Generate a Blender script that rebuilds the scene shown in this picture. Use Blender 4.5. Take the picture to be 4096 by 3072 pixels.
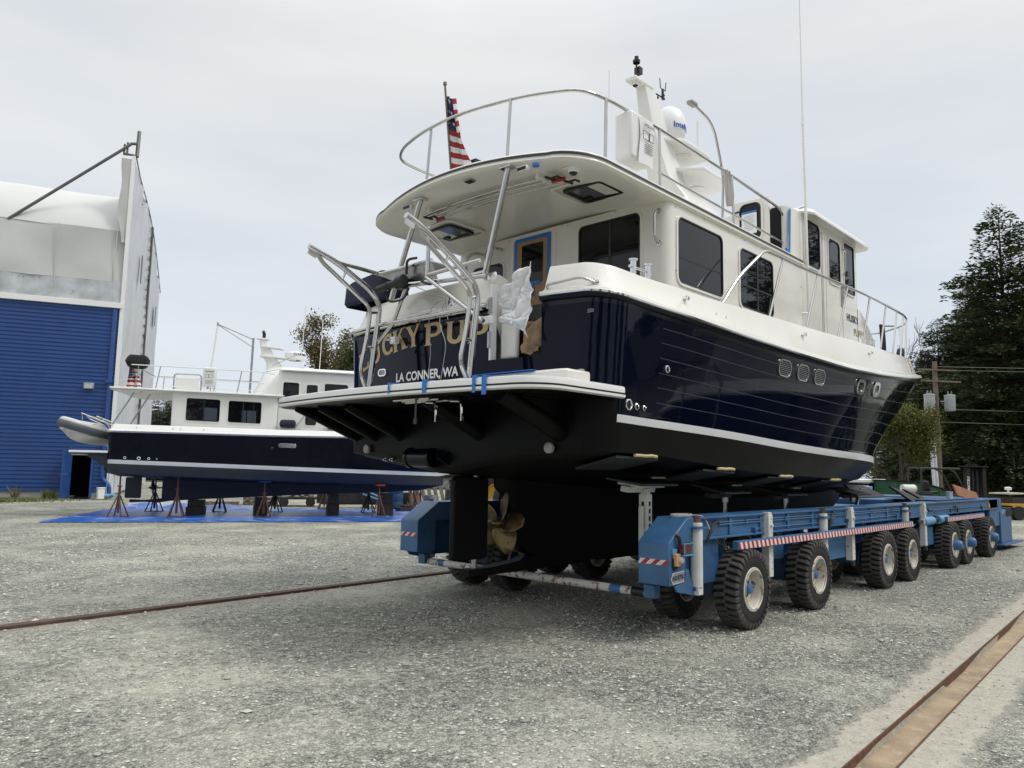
import bpy, math, random
import numpy as np
from mathutils import Vector, Matrix, noise
sc = bpy.context.scene
for o in list(bpy.data.objects): bpy.data.objects.remove(o)
rad = math.radians
# ------------------------------------------------------------------ camera
AL = rad(43.3)          # azimuth of the yard's x axis (boat heading) from the camera's own heading
PIT, ROL = rad(6.39), rad(1.123)
def cw(v):              # heading-aligned vector -> scene axes
    x, y, z = v
    return Vector((x*math.sin(AL)+y*math.cos(AL), -x*math.cos(AL)+y*math.sin(AL), z))
def W(x, y, z=0): return cw((x, y, z))
F_ = Vector((0, math.cos(PIT), math.sin(PIT))); R0 = Vector((1, 0, 0)); U0 = R0.cross(F_)
R_ = math.cos(ROL)*R0 + math.sin(ROL)*U0; U_ = -math.sin(ROL)*R0 + math.cos(ROL)*U0
cd = bpy.data.cameras.new('camera'); cam = bpy.data.objects.new('camera', cd); sc.collection.objects.link(cam)
r, u, f = cw(R_), cw(U_), cw(F_)
cam.matrix_world = Matrix(((r.x, u.x, -f.x, 0), (r.y, u.y, -f.y, 0), (r.z, u.z, -f.z, 1.6), (0, 0, 0, 1)))
cd.sensor_width = 36; cd.lens = 3053/4096*36; cd.clip_end = 1500; cd.clip_start = 0.05
sc.camera = cam
# ------------------------------------------------------------------ world: overcast sky
wd = bpy.data.worlds.new('World'); sc.world = wd; wd.use_nodes = True
nt = wd.node_tree; nt.nodes.clear()
N = lambda t, tree=nt: tree.nodes.new(t)
out = N('ShaderNodeOutputWorld'); bg = N('ShaderNodeBackground'); nt.links.new(bg.outputs[0], out.inputs[0])
sky = N('ShaderNodeTexSky'); sky.sky_type = 'NISHITA'; sky.sun_disc = False
SUN_EL, SUN_AZ = rad(52), rad(150)
sky.sun_elevation = SUN_EL; sky.sun_rotation = SUN_AZ; sky.dust_density = 3
tc = N('ShaderNodeTexCoord'); mp = N('ShaderNodeMapping'); mp.inputs['Scale'].default_value = (1.0, 1.0, 4.2)
mp.inputs['Rotation'].default_value = (0.15, 0.1, 0.6)
nz = N('ShaderNodeTexNoise'); nz.inputs['Scale'].default_value = 1.9; nz.inputs['Detail'].default_value = 5; nz.inputs['Roughness'].default_value = .5
nt.links.new(tc.outputs['Generated'], mp.inputs[0]); nt.links.new(mp.outputs[0], nz.inputs['Vector'])
cr = N('ShaderNodeValToRGB'); e = cr.color_ramp.elements
e[0].position = .32; e[0].color = (.535, .565, .60, 1); e[1].position = .68; e[1].color = (.64, .652, .652, 1)
nt.links.new(nz.outputs['Fac'], cr.inputs[0])
sp = N('ShaderNodeSeparateXYZ'); nt.links.new(tc.outputs['Generated'], sp.inputs[0])
el = N('ShaderNodeMapRange'); el.inputs['From Min'].default_value = .5; el.inputs['From Max'].default_value = 1
el.inputs['To Min'].default_value = 1; el.inputs['To Max'].default_value = 2.3
nt.links.new(sp.outputs['Z'], el.inputs['Value'])
hz = N('ShaderNodeMapRange'); hz.inputs['From Min'].default_value = 0; hz.inputs['From Max'].default_value = .5
nt.links.new(sp.outputs['Z'], hz.inputs['Value'])
hm = N('ShaderNodeMix'); hm.data_type = 'RGBA'; hm.blend_type = 'MULTIPLY'; hm.inputs[0].default_value = 1
hc = N('ShaderNodeMix'); hc.data_type = 'RGBA'; hc.inputs[6].default_value = (.93, .985, 1.07, 1); hc.inputs[7].default_value = (1.01, 1.0, .99, 1)
nt.links.new(hz.outputs[0], hc.inputs[0]); nt.links.new(cr.outputs[0], hm.inputs[6]); nt.links.new(hc.outputs[2], hm.inputs[7])
vm = N('ShaderNodeVectorMath'); vm.operation = 'SCALE'; nt.links.new(hm.outputs[2], vm.inputs[0]); nt.links.new(el.outputs[0], vm.inputs['Scale'])
vs = N('ShaderNodeVectorMath'); vs.operation = 'SCALE'; vs.inputs['Scale'].default_value = 10; nt.links.new(vm.outputs[0], vs.inputs[0])
mx = N('ShaderNodeMix'); mx.data_type = 'RGBA'; mx.inputs[0].default_value = .94
nt.links.new(sky.outputs[0], mx.inputs[6]); nt.links.new(vs.outputs[0], mx.inputs[7]); nt.links.new(mx.outputs[2], bg.inputs[0])
bg.inputs[1].default_value = 0.1
sd = bpy.data.lights.new('sun', 'SUN'); sd.energy = 1.1; sd.angle = rad(14); sd.color = (1, .97, .92)
sun = bpy.data.objects.new('sun', sd); sc.collection.objects.link(sun)
sdir = Vector((math.sin(SUN_AZ)*math.cos(SUN_EL), math.cos(SUN_AZ)*math.cos(SUN_EL), math.sin(SUN_EL)))
sun.rotation_euler = sdir.to_track_quat('Z', 'Y').to_euler(); sun.location = sdir*60
sc.view_settings.view_transform = 'Standard'; sc.view_settings.look = 'None'; sc.view_settings.exposure = 0.42; sc.view_settings.gamma = 1
# ------------------------------------------------------------------ materials
def mat(name, col, rough=.5, metal=0, var=.12, vs=3, bump=0, bs=40, coat=0, spots=None, spot_scale=6, spot_t=.62, spec=.5):
    m = bpy.data.materials.new(name); m.use_nodes = True; t = m.node_tree; b = t.nodes['Principled BSDF']
    b.inputs['Roughness'].default_value = rough; b.inputs['Metallic'].default_value = metal
    b.inputs['Coat Weight'].default_value = coat; b.inputs['Specular IOR Level'].default_value = spec
    c = N('ShaderNodeTexCoord', t); n = N('ShaderNodeTexNoise', t); n.inputs['Scale'].default_value = vs; n.inputs['Detail'].default_value = 6
    t.links.new(c.outputs['Object'], n.inputs['Vector'])
    r = N('ShaderNodeValToRGB', t); r.color_ramp.elements[0].position = .3; r.color_ramp.elements[1].position = .7
    k0, k1 = 1-var, 1+var*.6
    r.color_ramp.elements[0].color = (*[min(1, x*k0) for x in col], 1); r.color_ramp.elements[1].color = (*[min(1, x*k1) for x in col], 1)
    t.links.new(n.outputs['Fac'], r.inputs[0]); last = r.outputs[0]
    if spots:
        n2 = N('ShaderNodeTexNoise', t); n2.inputs['Scale'].default_value = spot_scale; n2.inputs['Detail'].default_value = 9; n2.inputs['Roughness'].default_value = .7
        t.links.new(c.outputs['Object'], n2.inputs['Vector'])
        r2 = N('ShaderNodeValToRGB', t); r2.color_ramp.elements[0].position = spot_t; r2.color_ramp.elements[1].position = spot_t+.04
        t.links.new(n2.outputs['Fac'], r2.inputs[0])
        x = N('ShaderNodeMix', t); x.data_type = 'RGBA'; x.inputs[7].default_value = (*spots, 1)
        t.links.new(r2.outputs[0], x.inputs[0]); t.links.new(last, x.inputs[6]); last = x.outputs[2]
    t.links.new(last, b.inputs['Base Color'])
    rv = N('ShaderNodeMapRange', t); rv.inputs['To Min'].default_value = max(0, rough*(1-var)); rv.inputs['To Max'].default_value = min(1, rough*(1+var))
    t.links.new(n.outputs['Fac'], rv.inputs['Value']); t.links.new(rv.outputs[0], b.inputs['Roughness'])
    if bump:
        n3 = N('ShaderNodeTexNoise', t); n3.inputs['Scale'].default_value = bs; n3.inputs['Detail'].default_value = 5
        t.links.new(c.outputs['Object'], n3.inputs['Vector'])
        bp = N('ShaderNodeBump', t); bp.inputs['Strength'].default_value = bump; bp.inputs['Distance'].default_value = .02
        t.links.new(n3.outputs['Fac'], bp.inputs['Height']); t.links.new(bp.outputs[0], b.inputs['Normal'])
    return m
M = dict(
 gel=mat('gelcoat', (.76, .735, .67), .22, var=.06, vs=1.2, coat=.3, bump=.015, bs=3),
 gel2=mat('white_gelcoat', (.78, .775, .745), .28, var=.03, vs=1.2, coat=.2),
 navy=mat('navy_gelcoat', (.0022, .0038, .0125),   .03, var=.2, vs=.8, spec=.16, bump=.010, bs=1.2),
 groove=mat('plank_groove', (.028, .032, .048), .4),
 lip=mat('dark_lip', (.003, .004, .010), .15, spec=.3),
 stripe=mat('boot_stripe', (.62, .63, .64), .35, var=.06, spots=(.45, .45, .45), spot_scale=2.5, spot_t=.66),
 anti=mat('antifouling_black', (.0032, .0032, .0038), .5, var=.3, vs=1.5, spec=.18, bump=.05, bs=8),
 antib=mat('boot_black', (.003, .0028, .003), .42, var=.3, vs=1.5, spec=.14, bump=.03, bs=6),
 char=mat('boot_charcoal', (.022, .026, .03), .5, var=.15, vs=1.5),
 blueanti=mat('antifouling_blue', (.006, .012, .034), .6, var=.25, vs=1.2),
 steel=mat('stainless', (.56, .55, .53), .10, 1, var=.08, vs=9),
 steeld=mat('stainless_dull', (.42, .42, .42), .28, 1, var=.15, vs=9),
 chrome=mat('chrome', (.8, .8, .79), .06, 1, var=.05),
 glass=mat('tinted_glass', (.006, .0065, .0075), .02, var=.2, vs=.6, spec=.35),
 hatchglass=mat('hatch_glass', (.10, .11, .11), .1),
 black=mat('black_plastic', (.012, .012, .013), .45),
 blackfab=mat('black_fabric', (.012, .012, .013), .85, bump=.3, bs=30),
 navyfab=mat('navy_canvas', (.008, .011, .035), .8, bump=.3, bs=25),
 red=mat('red_plastic', (.35, .01, .015), .4), rsign=mat('red_stripe', (.42, .018, .03), .45, var=.15, vs=10), wsign=mat('white_stripe', (.68, .68, .66), .45, var=.15, vs=10),
 gold=mat('gold_leaf', (.44, .32, .16), .38, .35, var=.15, vs=4), white=mat('white_paint', (.8, .8, .8), .4, var=.04),
 tape=mat('blue_tape', (.025, .17, .52), .6, var=.15, vs=20), card=mat('brown_paper', (.34, .23, .13), .85, var=.1),
 bronze=mat('bronze', (.20, .145, .07), .42, .75, var=.5, vs=7, bump=.1, bs=60, spots=(.09, .065, .035), spot_scale=5, spot_t=.55),
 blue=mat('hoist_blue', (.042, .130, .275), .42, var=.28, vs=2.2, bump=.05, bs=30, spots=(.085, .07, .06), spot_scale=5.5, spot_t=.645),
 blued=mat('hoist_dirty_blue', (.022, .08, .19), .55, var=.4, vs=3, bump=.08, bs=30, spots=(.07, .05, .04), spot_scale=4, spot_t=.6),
 blueL=mat('light_blue_paint', (.14, .32, .52), .45, var=.2, vs=2),
 wmetal=mat('chipped_white_metal', (.62, .62, .58), .5, var=.12, vs=5, bump=.05, bs=40, spots=(.13, .06, .03), spot_scale=9, spot_t=.64),
 rustw=mat('rusty_white_pipe', (.58, .56, .53), .5, var=.1, vs=5, spots=(.16, .06, .025), spot_scale=14, spot_t=.53),
 rust=mat('rust', (.13, .06, .035), .85, var=.5, vs=12, bump=.3, bs=60),
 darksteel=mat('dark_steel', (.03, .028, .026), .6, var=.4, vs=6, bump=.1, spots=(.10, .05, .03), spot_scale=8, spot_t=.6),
 tyre=mat('tyre_rubber', (.013, .013, .013), .75, var=.3, vs=9, bump=.15, bs=50),
 tread=mat('tyre_tread', (.062, .058, .053), .9, var=.4, vs=9, bump=.2, bs=50),
 rim=mat('wheel_rim_paint', (.62, .58, .50), .5, var=.15, vs=6, spots=(.16, .08, .04), spot_scale=9, spot_t=.55),
 lens=mat('dark_lens', (.09, .012, .008), .12, coat=.5), amber=mat('amber_plastic', (.62, .30, .12), .4), clear=mat('clear_lens', (.5, .5, .52), .1, coat=.5),
 plate=mat('worn_plate', (.33, .33, .32), .45, .3, var=.2, vs=20, spots=(.2, .15, .1), spot_scale=18, spot_t=.6), ink=mat('blue_ink', (.02, .025, .10), .5), inkb=mat('intelligent_blue', (.02, .08, .36), .4), inkk=mat('black_ink', (.02, .02, .02), .5),
 rope=mat('rope', (.42, .41, .38), .9, bump=.5, bs=120), wood=mat('plywood', (.30, .125, .055), .75, var=.3, vs=5, bump=.1), oldwood=mat('grey_wood', (.20, .17, .13), .9, var=.3, vs=7, bump=.2),
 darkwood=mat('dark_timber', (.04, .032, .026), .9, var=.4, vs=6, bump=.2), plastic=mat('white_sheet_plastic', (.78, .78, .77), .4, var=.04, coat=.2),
 sheet=mat('building_blue_steel', (.018, .064, .225), .42, var=.12, vs=.7), sheett=mat('building_blue_trim', (.020, .070, .24), .45),
 fab=mat('grey_roof_fabric', (.50, .50, .475), .7, var=.18, vs=.35, bump=.15, bs=2.5), fabw=mat('white_roof_fabric', (.60, .60, .575), .65, var=.05, vs=.4, bump=.1, bs=1.2),
 wrap=mat('white_wall_fabric', (.53, .545, .57), .5, var=.12, vs=.8, bump=.5, bs=1.3), fabs=mat('stained_fabric', (.46, .48, .50), .55, var=.35, vs=1.6, bump=.3, bs=2, spots=(.12, .11, .09), spot_scale=2.2, spot_t=.63),
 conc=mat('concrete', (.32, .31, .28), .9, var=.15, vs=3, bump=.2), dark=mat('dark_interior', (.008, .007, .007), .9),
 tarp=mat('blue_tarp', (.02, .115, .48), .35, var=.2, vs=1.1, bump=.8, bs=3.5, spots=(.22, .32, .62), spot_scale=1.3, spot_t=.54), tarpw=mat('tarp_back', (.42, .46, .48), .6, bump=.3, bs=8),
 hypal=mat('grey_tube', (.09, .10, .115), .55), hypw=mat('dinghy_white', (.58, .58, .56), .35, var=.08), green=mat('dumpster_green', (.018, .085, .035), .5, var=.25, vs=2, spots=(.04, .03, .02), spot_scale=3, spot_t=.66),
 yellow=mat('yellow_paint', (.52, .30, .03), .5, var=.2), pole=mat('weathered_pole', (.17, .135, .105), .9, var=.35, vs=5, bump=.3, bs=14), pvc=mat('white_conduit', (.72, .73, .75), .4), xf=mat('transformer_grey', (.42, .44, .45), .4, var=.08),
 blkblue=mat('blue_barrel', (.02, .07, .17), .5), ivory=mat('ivory_container', (.55, .52, .42), .6), bark=mat('bark', (.07, .05, .035), .95, var=.4, vs=8, bump=.4, bs=20), twig=mat('bare_twigs', (.20, .17, .155), .9), wire=mat('cable', (.10, .12, .07), .6),
 flagr=mat('flag_red', (.28, .012, .022), .8), flagw=mat('flag_white', (.66, .64, .62), .8), flagb=mat('flag_blue', (.012, .018, .07), .8),
)
def leafmat(name, c0, c1, scale=.8, tr=.15):
    m = bpy.data.materials.new(name); m.use_nodes = True; t = m.node_tree; b = t.nodes['Principled BSDF']; b.inputs['Roughness'].default_value = .75
    c = N('ShaderNodeTexCoord', t); n = N('ShaderNodeTexNoise', t); n.inputs['Scale'].default_value = scale; n.inputs['Detail'].default_value = 8; n.inputs['Roughness'].default_value = .7
    t.links.new(c.outputs['Object'], n.inputs['Vector']); r = N('ShaderNodeValToRGB', t); r.color_ramp.elements[0].position = .36; r.color_ramp.elements[1].position = .64
    r.color_ramp.elements[0].color = (*c0, 1); r.color_ramp.elements[1].color = (*c1, 1); t.links.new(n.outputs['Fac'], r.inputs[0]); t.links.new(r.outputs[0], b.inputs['Base Color'])
    b.inputs['Specular IOR Level'].default_value = .25
    return m
M['spruce'] = leafmat('spruce_needles', (.030, .044, .020), (.085, .108, .042))
M['spruce2'] = leafmat('spruce_needles_light', (.045, .065, .022), (.11, .125, .045))
M['leaf'] = leafmat('green_leaves', (.045, .065, .02), (.12, .14, .05)); M['brown'] = leafmat('autumn_leaves', (.12, .095, .04), (.23, .185, .09))
M['yleaf'] = leafmat('yellowish_leaves', (.07, .085, .02), (.17, .17, .05)); M['grass'] = leafmat('weeds', (.08, .11, .035), (.20, .22, .09), 3)
# ground material -------------------------------------------------
RA = rad(2.54)         # heading of the two rails in the yard frame
rs, rn = Vector((math.cos(RA), math.sin(RA), 0)), Vector((-math.sin(RA), math.cos(RA), 0))
tL = rn.dot(Vector((4.71, 1.46, 0))); tU = rn.dot(Vector((4.51, 1.66, 0))); tR = rn.dot(Vector((2.1, 8.60, 0)))
def ground_mat():
    m = bpy.data.materials.new('gravel'); m.use_nodes = True; t = m.node_tree; b = t.nodes['Principled BSDF']; L = t.links.new
    c = N('ShaderNodeTexCoord', t)
    def noise_(s, d=4, r=.55):
        n = N('ShaderNodeTexNoise', t); n.inputs['Scale'].default_value = s; n.inputs['Detail'].default_value = d; n.inputs['Roughness'].default_value = r; L(c.outputs['Object'], n.inputs['Vector']); return n
    def ramp(src, p0, c0, p1, c1, mid=None):
        r = N('ShaderNodeValToRGB', t); el = r.color_ramp.elements; el[0].position = p0; el[0].color = (*c0, 1); el[1].position = p1; el[1].color = (*c1, 1)
        if mid: x = el.new(mid[0]); x.color = (*mid[1], 1)
        L(src, r.inputs[0]); return r
    def mix(f, a, bb, mode='MIX'):
        x = N('ShaderNodeMix', t); x.data_type = 'RGBA'; x.blend_type = mode
        for s, v in ((0, f), (6, a), (7, bb)):
            if hasattr(v, 'name') and not isinstance(v, (int, float, tuple)): L(v, x.inputs[s])
            else: x.inputs[s].default_value = v if s == 0 else (*v, 1)
        return x.outputs[2]
    def math_(op, a, bb=None):
        x = N('ShaderNodeMath', t); x.operation = op
        for i, v in enumerate((a, bb)):
            if v is None: continue
            if isinstance(v, (int, float)): x.inputs[i].default_value = v
            else: L(v, x.inputs[i])
        return x.outputs[0]
    v1 = N('ShaderNodeTexVoronoi', t); v1.inputs['Scale'].default_value = 62; L(c.outputs['Object'], v1.inputs['Vector'])
    v2 = N('ShaderNodeTexVoronoi', t); v2.inputs['Scale'].default_value = 26; L(c.outputs['Object'], v2.inputs['Vector'])
    s1 = N('ShaderNodeSeparateColor', t); L(v1.outputs['Color'], s1.inputs[0]); s2 = N('ShaderNodeSeparateColor', t); L(v2.outputs['Color'], s2.inputs[0])
    st = ramp(s1.outputs[0], 0, (.16, .165, .155), 1, (.80, .79, .68), (.5, (.46, .46, .40)))
    st2 = ramp(s2.outputs[1], 0, (.20, .205, .19), 1, (.78, .77, .67), (.55, (.47, .47, .41)))
    stones = mix(.42, st.outputs[0], st2.outputs[0])
    v3 = N('ShaderNodeTexVoronoi', t); v3.inputs['Scale'].default_value = 11; L(c.outputs['Object'], v3.inputs['Vector']); s3 = N('ShaderNodeSeparateColor', t); L(v3.outputs['Color'], s3.inputs[0]); m3 = ramp(s3.outputs[2], 0, (.74, .74, .75), 1, (1.22, 1.22, 1.20)); n4 = noise_(14, 6, .7); m4 = ramp(n4.outputs['Fac'], .35, (.72, .72, .73), .65, (1.22, 1.22, 1.2)); stones = mix(.8, stones, m3.outputs[0], 'MULTIPLY'); stones = mix(1, stones, m4.outputs[0], 'MULTIPLY')
    edge = ramp(v1.outputs['Distance'], .0, (1, 1, 1), .75, (.35, .35, .36))
    stones = mix(.75, stones, edge.outputs[0], 'MULTIPLY')
    big = noise_(.55, 6, .6); dust = ramp(big.outputs['Fac'], .47, (0, 0, 0), .66, (1, 1, 1)); big2 = noise_(.16, 4)
    fine = noise_(120, 3); dcol = ramp(fine.outputs['Fac'], .3, (.44, .43, .355), .7, (.58, .565, .47))
    col = mix(math_('MULTIPLY', dust.outputs[0], .52), stones, dcol.outputs[0])
    tone = ramp(big2.outputs['Fac'], .36, (1.0, 1.01, 1.01), .64, (1.20, 1.19, 1.14)); col = mix(1, col, tone.outputs[0], 'MULTIPLY')
    # strips of worn concrete beside the channel, rusty dust beside the other rail
    dt = N('ShaderNodeVectorMath', t); dt.operation = 'DOT_PRODUCT'; L(c.outputs['Object'], dt.inputs[0]); dt.inputs[1].default_value = rn
    edge_n = noise_(2.4, 10, .72)
    def strip(t0, t1, soft, amp):
        mid, hw = (t0+t1)/2, abs(t1-t0)/2
        d = math_('ABSOLUTE', math_('SUBTRACT', dt.outputs['Value'], mid)); d = math_('ADD', d, math_('MULTIPLY', math_('SUBTRACT', edge_n.outputs['Fac'], .5), amp))
        r = N('ShaderNodeMapRange', t); r.inputs['From Min'].default_value = hw+soft; r.inputs['From Max'].default_value = hw-soft; L(d, r.inputs['Value']); r.clamp = True
        return r.outputs[0]
    cn = noise_(9, 8, .7); ccol = ramp(cn.outputs['Fac'], .3, (.36, .34, .285), .68, (.52, .485, .405), )
    speck = noise_(42, 3, .6); sk = ramp(speck.outputs['Fac'], .60, (1, 1, 1), .66, (.42, .42, .42)); cc = mix(.9, ccol.outputs[0], sk.outputs[0], 'MULTIPLY')
    f1 = strip(tL-.30, tU+.25, .05, .42)
    col = mix(math_('MULTIPLY', f1, .85), col, cc)
    f2 = strip(tR-.32, tR+.30, .12, .45)
    rc = ramp(cn.outputs['Fac'], .3, (.30, .25, .20), .7, (.44, .40, .33)); col = mix(math_('MULTIPLY', f2, .6), col, rc.outputs[0])
    L(col, b.inputs['Base Color']); b.inputs['Roughness'].default_value = .95; b.inputs['Specular IOR Level'].default_value = .2
    flat = math_('SUBTRACT', 1, math_('MULTIPLY', math_('MAXIMUM', f1, math_('MULTIPLY', dust.outputs[0], .6)), .85))
    h = math_('ADD', math_('MULTIPLY', v1.outputs['Distance'], -1.0), math_('MULTIPLY', v2.outputs['Distance'], -1.3))
    h = math_('MULTIPLY', h, flat); h = math_('ADD', h, math_('MULTIPLY', fine.outputs['Fac'], .25))
    bp = N('ShaderNodeBump', t); bp.inputs['Strength'].default_value = 1; bp.inputs['Distance'].default_value = .022; L(h, bp.inputs['Height']); L(bp.outputs[0], b.inputs['Normal'])
    return m
M['ground'] = ground_mat()
M['sand'] = mat('rusty_sand', (.36, .275, .18), .95, var=.3, vs=4, bump=.35, bs=60, spots=(.40, .34, .25), spot_scale=10, spot_t=.56)
M['forest'] = mat('forest_floor', (.05, .06, .03), .95, var=.4, vs=.8, bump=.5, bs=5)
# ------------------------------------------------------------------ mesh builder
OFF = {}
class MB:
    def __init__(s): s.v = []; s.f = []; s.m = []
    def add(s, vs, fs, mi=0):
        k = len(s.v); s.v += [tuple(p) for p in vs]; s.f += [tuple(i+k for i in q) for q in fs]
        s.m += ([mi]*len(fs) if isinstance(mi, int) else list(mi)); return s
    def box(s, c, d, mi=0, rz=0, rot=None):
        a, b, h = d[0]/2, d[1]/2, d[2]/2; R = rot if rot is not None else Matrix.Rotation(rz, 3, 'Z')
        vs = [Vector(c)+R@Vector((x, y, z)) for x in (-a, a) for y in (-b, b) for z in (-h, h)]
        return s.add(vs, [(0, 1, 3, 2), (4, 6, 7, 5), (0, 4, 5, 1), (2, 3, 7, 6), (0, 2, 6, 4), (1, 5, 7, 3)], mi)
    def bb(s, x0, x1, y0, y1, z0, z1, mi=0): return s.box(((x0+x1)/2, (y0+y1)/2, (z0+z1)/2), (abs(x1-x0), abs(y1-y0), abs(z1-z0)), mi)
    def ring(s, c, ax, r, n):
        ax = Vector(ax).normalized(); t = Vector((0, 0, 1)) if abs(ax.z) < .9 else Vector((1, 0, 0)); u = ax.cross(t).normalized(); w = ax.cross(u)
        return [Vector(c)+u*r*math.cos(2*math.pi*i/n)+w*r*math.sin(2*math.pi*i/n) for i in range(n)]
    def cyl(s, p0, p1, r0, r1=None, n=16, mi=0, caps=True):
        r1 = r0 if r1 is None else r1; ax = Vector(p1)-Vector(p0); a = s.ring(p0, ax, r0, n)+s.ring(p1, ax, r1, n)
        fs = [(i, (i+1) % n, n+(i+1) % n, n+i) for i in range(n)]
        if caps: fs += [tuple(range(n-1, -1, -1)), tuple(range(n, 2*n))]
        return s.add(a, fs, mi)
    def lathe(s, o, ax, prof, n=24, mi=0):       # prof: (along, radius) list
        vs = []; fs = []; ms = []; ax = Vector(ax).normalized()
        for h, r in prof: vs += s.ring(Vector(o)+ax*h, ax, max(r, 1e-4), n)
        for j in range(len(prof)-1):
            for i in range(n): fs.append((j*n+i, j*n+(i+1) % n, (j+1)*n+(i+1) % n, (j+1)*n+i)); ms.append(mi if isinstance(mi, int) else mi[j])
        return s.add(vs, fs, ms)
    def tube(s, pts, r, n=10, mi=0, smooth=0, closed=False):
        pts = [Vector(p) for p in pts]
        if smooth: pts = fillet(pts, smooth)
        m = len(pts); vs = []; fs = []; prev = None
        for i, p in enumerate(pts):
            if closed: d = pts[(i+1) % m]-pts[i-1]
            else: d = (pts[min(i+1, m-1)]-pts[max(i-1, 0)])
            d.normalize()
            if prev is None:
                t = Vector((0, 0, 1)) if abs(d.z) < .9 else Vector((1, 0, 0)); u = d.cross(t).normalized()
            else: u = (prev-d*prev.dot(d)).normalized()
            prev = u; w = d.cross(u); rr = r if not isinstance(r, (list, tuple)) else r[min(i, len(r)-1)]
            vs += [p+u*rr*math.cos(2*math.pi*k/n)+w*rr*math.sin(2*math.pi*k/n) for k in range(n)]
        for i in range(m if closed else m-1):
            for k in range(n): j = (i+1) % m; fs.append((i*n+k, i*n+(k+1) % n, j*n+(k+1) % n, j*n+k))
        if not closed: fs += [tuple(range(n-1, -1, -1)), tuple(range((m-1)*n, m*n))]
        return s.add(vs, fs, mi)
    def grid(s, rows, mi=0, closed=False, flip=False):
        n = len(rows[0]); k = len(s.v); s.v += [tuple(p) for r_ in rows for p in r_]
        for j in range(len(rows)-1):
            for i in range(n if closed else n-1):
                i2 = (i+1) % n; q = (k+j*n+i, k+j*n+i2, k+(j+1)*n+i2, k+(j+1)*n+i); s.f.append(q[::-1] if flip else q)
                s.m.append(mi(j, i) if callable(mi) else mi)
        return s
    def prism(s, poly, o, U, V, t, mi=0):        # poly in (u,v), thickness along U x V
        U, V = Vector(U), Vector(V); w = U.cross(V).normalized(); n = len(poly); o = Vector(o)
        a = [o+U*x+V*y for x, y in poly]; b = [p+w*t for p in a]
        return s.add(a+b, [tuple(range(n-1, -1, -1)), tuple(range(n, 2*n))]+[(i, (i+1) % n, n+(i+1) % n, n+i) for i in range(n)], mi)
    def split(s, name, mats, parent=None, tol=.01, **k):
        par = list(range(len(s.v)))
        def fd(i):
            while par[i] != i: par[i] = par[par[i]]; i = par[i]
            return i
        for f_ in s.f:
            for j in f_[1:]: par[fd(j)] = fd(f_[0])
        comp = {}
        for i, f_ in enumerate(s.f): comp.setdefault(fd(f_[0]), []).append(i)
        cl = []
        for c in comp.values():
            P = [s.v[j] for i in c for j in s.f[i]]; lo = [min(p[a] for p in P)-tol for a in range(3)]; hi = [max(p[a] for p in P)+tol for a in range(3)]; cl.append([lo, hi, list(c)])
        done = False
        while not done:
            done = True
            for i in range(len(cl)):
                for j in range(len(cl)-1, i, -1):
                    if all(cl[i][0][a] <= cl[j][1][a] and cl[j][0][a] <= cl[i][1][a] for a in range(3)):
                        cl[i][0] = [min(x, y) for x, y in zip(cl[i][0], cl[j][0])]; cl[i][1] = [max(x, y) for x, y in zip(cl[i][1], cl[j][1])]; cl[i][2] += cl[j][2]; del cl[j]; done = False
        o = None
        for lo, hi, fs in cl:
            m = MB(); idx = {}
            for i in sorted(fs):
                q = []
                for j in s.f[i]:
                    if j not in idx: idx[j] = len(m.v); m.v.append(s.v[j])
                    q.append(idx[j])
                m.f.append(tuple(q)); m.m.append(s.m[i])
            o = m.build(name, mats, parent, **k)
        return o
    def build(s, name, mats, parent=None, bevel=0, smooth=True, ang=38, off=None, seg=2):
        me = bpy.data.meshes.new(name)
        if off is None: off = OFF.get(parent.name, Vector((0, 0, 0))) if parent else Vector((0, 0, 0))
        me.from_pydata([tuple(Vector(p)-off) for p in s.v], [], s.f)
        for mt in (mats if isinstance(mats, (list, tuple)) else [mats]): me.materials.append(M[mt] if isinstance(mt, str) else mt)
        me.polygons.foreach_set('material_index', s.m); me.validate()
        if smooth: me.polygons.foreach_set('use_smooth', [True]*len(me.polygons)); me.set_sharp_from_angle(angle=rad(ang))
        o = bpy.data.objects.new(name, me); sc.collection.objects.link(o)
        if parent: o.parent = parent; OFF[o.name] = off
        if bevel:
            b = o.modifiers.new('bevel', 'BEVEL'); b.width = bevel; b.segments = seg; b.limit_method = 'ANGLE'; b.angle_limit = rad(40); b.harden_normals = False
        return o
def fillet(pts, r, seg=6):
    o = [pts[0]]
    for a, b, c in zip(pts, pts[1:], pts[2:]):
        d1, d2 = (a-b), (c-b); k = min(r, d1.length*.48, d2.length*.48)
        p, q = b+d1.normalized()*k, b+d2.normalized()*k
        for i in range(seg+1): t = i/seg; o.append(p*(1-t)**2+b*2*t*(1-t)+q*t*t)
    return o+[pts[-1]]
def thing(name, label, cat, loc=(0, 0, 0), rz=0, group=None, local=False):
    o = bpy.data.objects.new(name, None); sc.collection.objects.link(o); o.location = loc; o.rotation_euler = (0, 0, rz); o.empty_display_size = .2
    OFF[o.name] = Vector((0, 0, 0)) if (local or rz) else Vector(loc)
    return tag(o, label, cat, group)
def tag(o, label, cat, group=None, kind=None):
    if label: o['label'] = label
    if cat: o['category'] = cat
    if group: o['group'] = group
    if kind: o['kind'] = kind
    return o
def struct(mb, name, mats, **k): o = mb.build(name, mats, **k); o['kind'] = 'structure'; return o
def kids(o): return [c for c in bpy.data.objects if c.parent == o]
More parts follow.
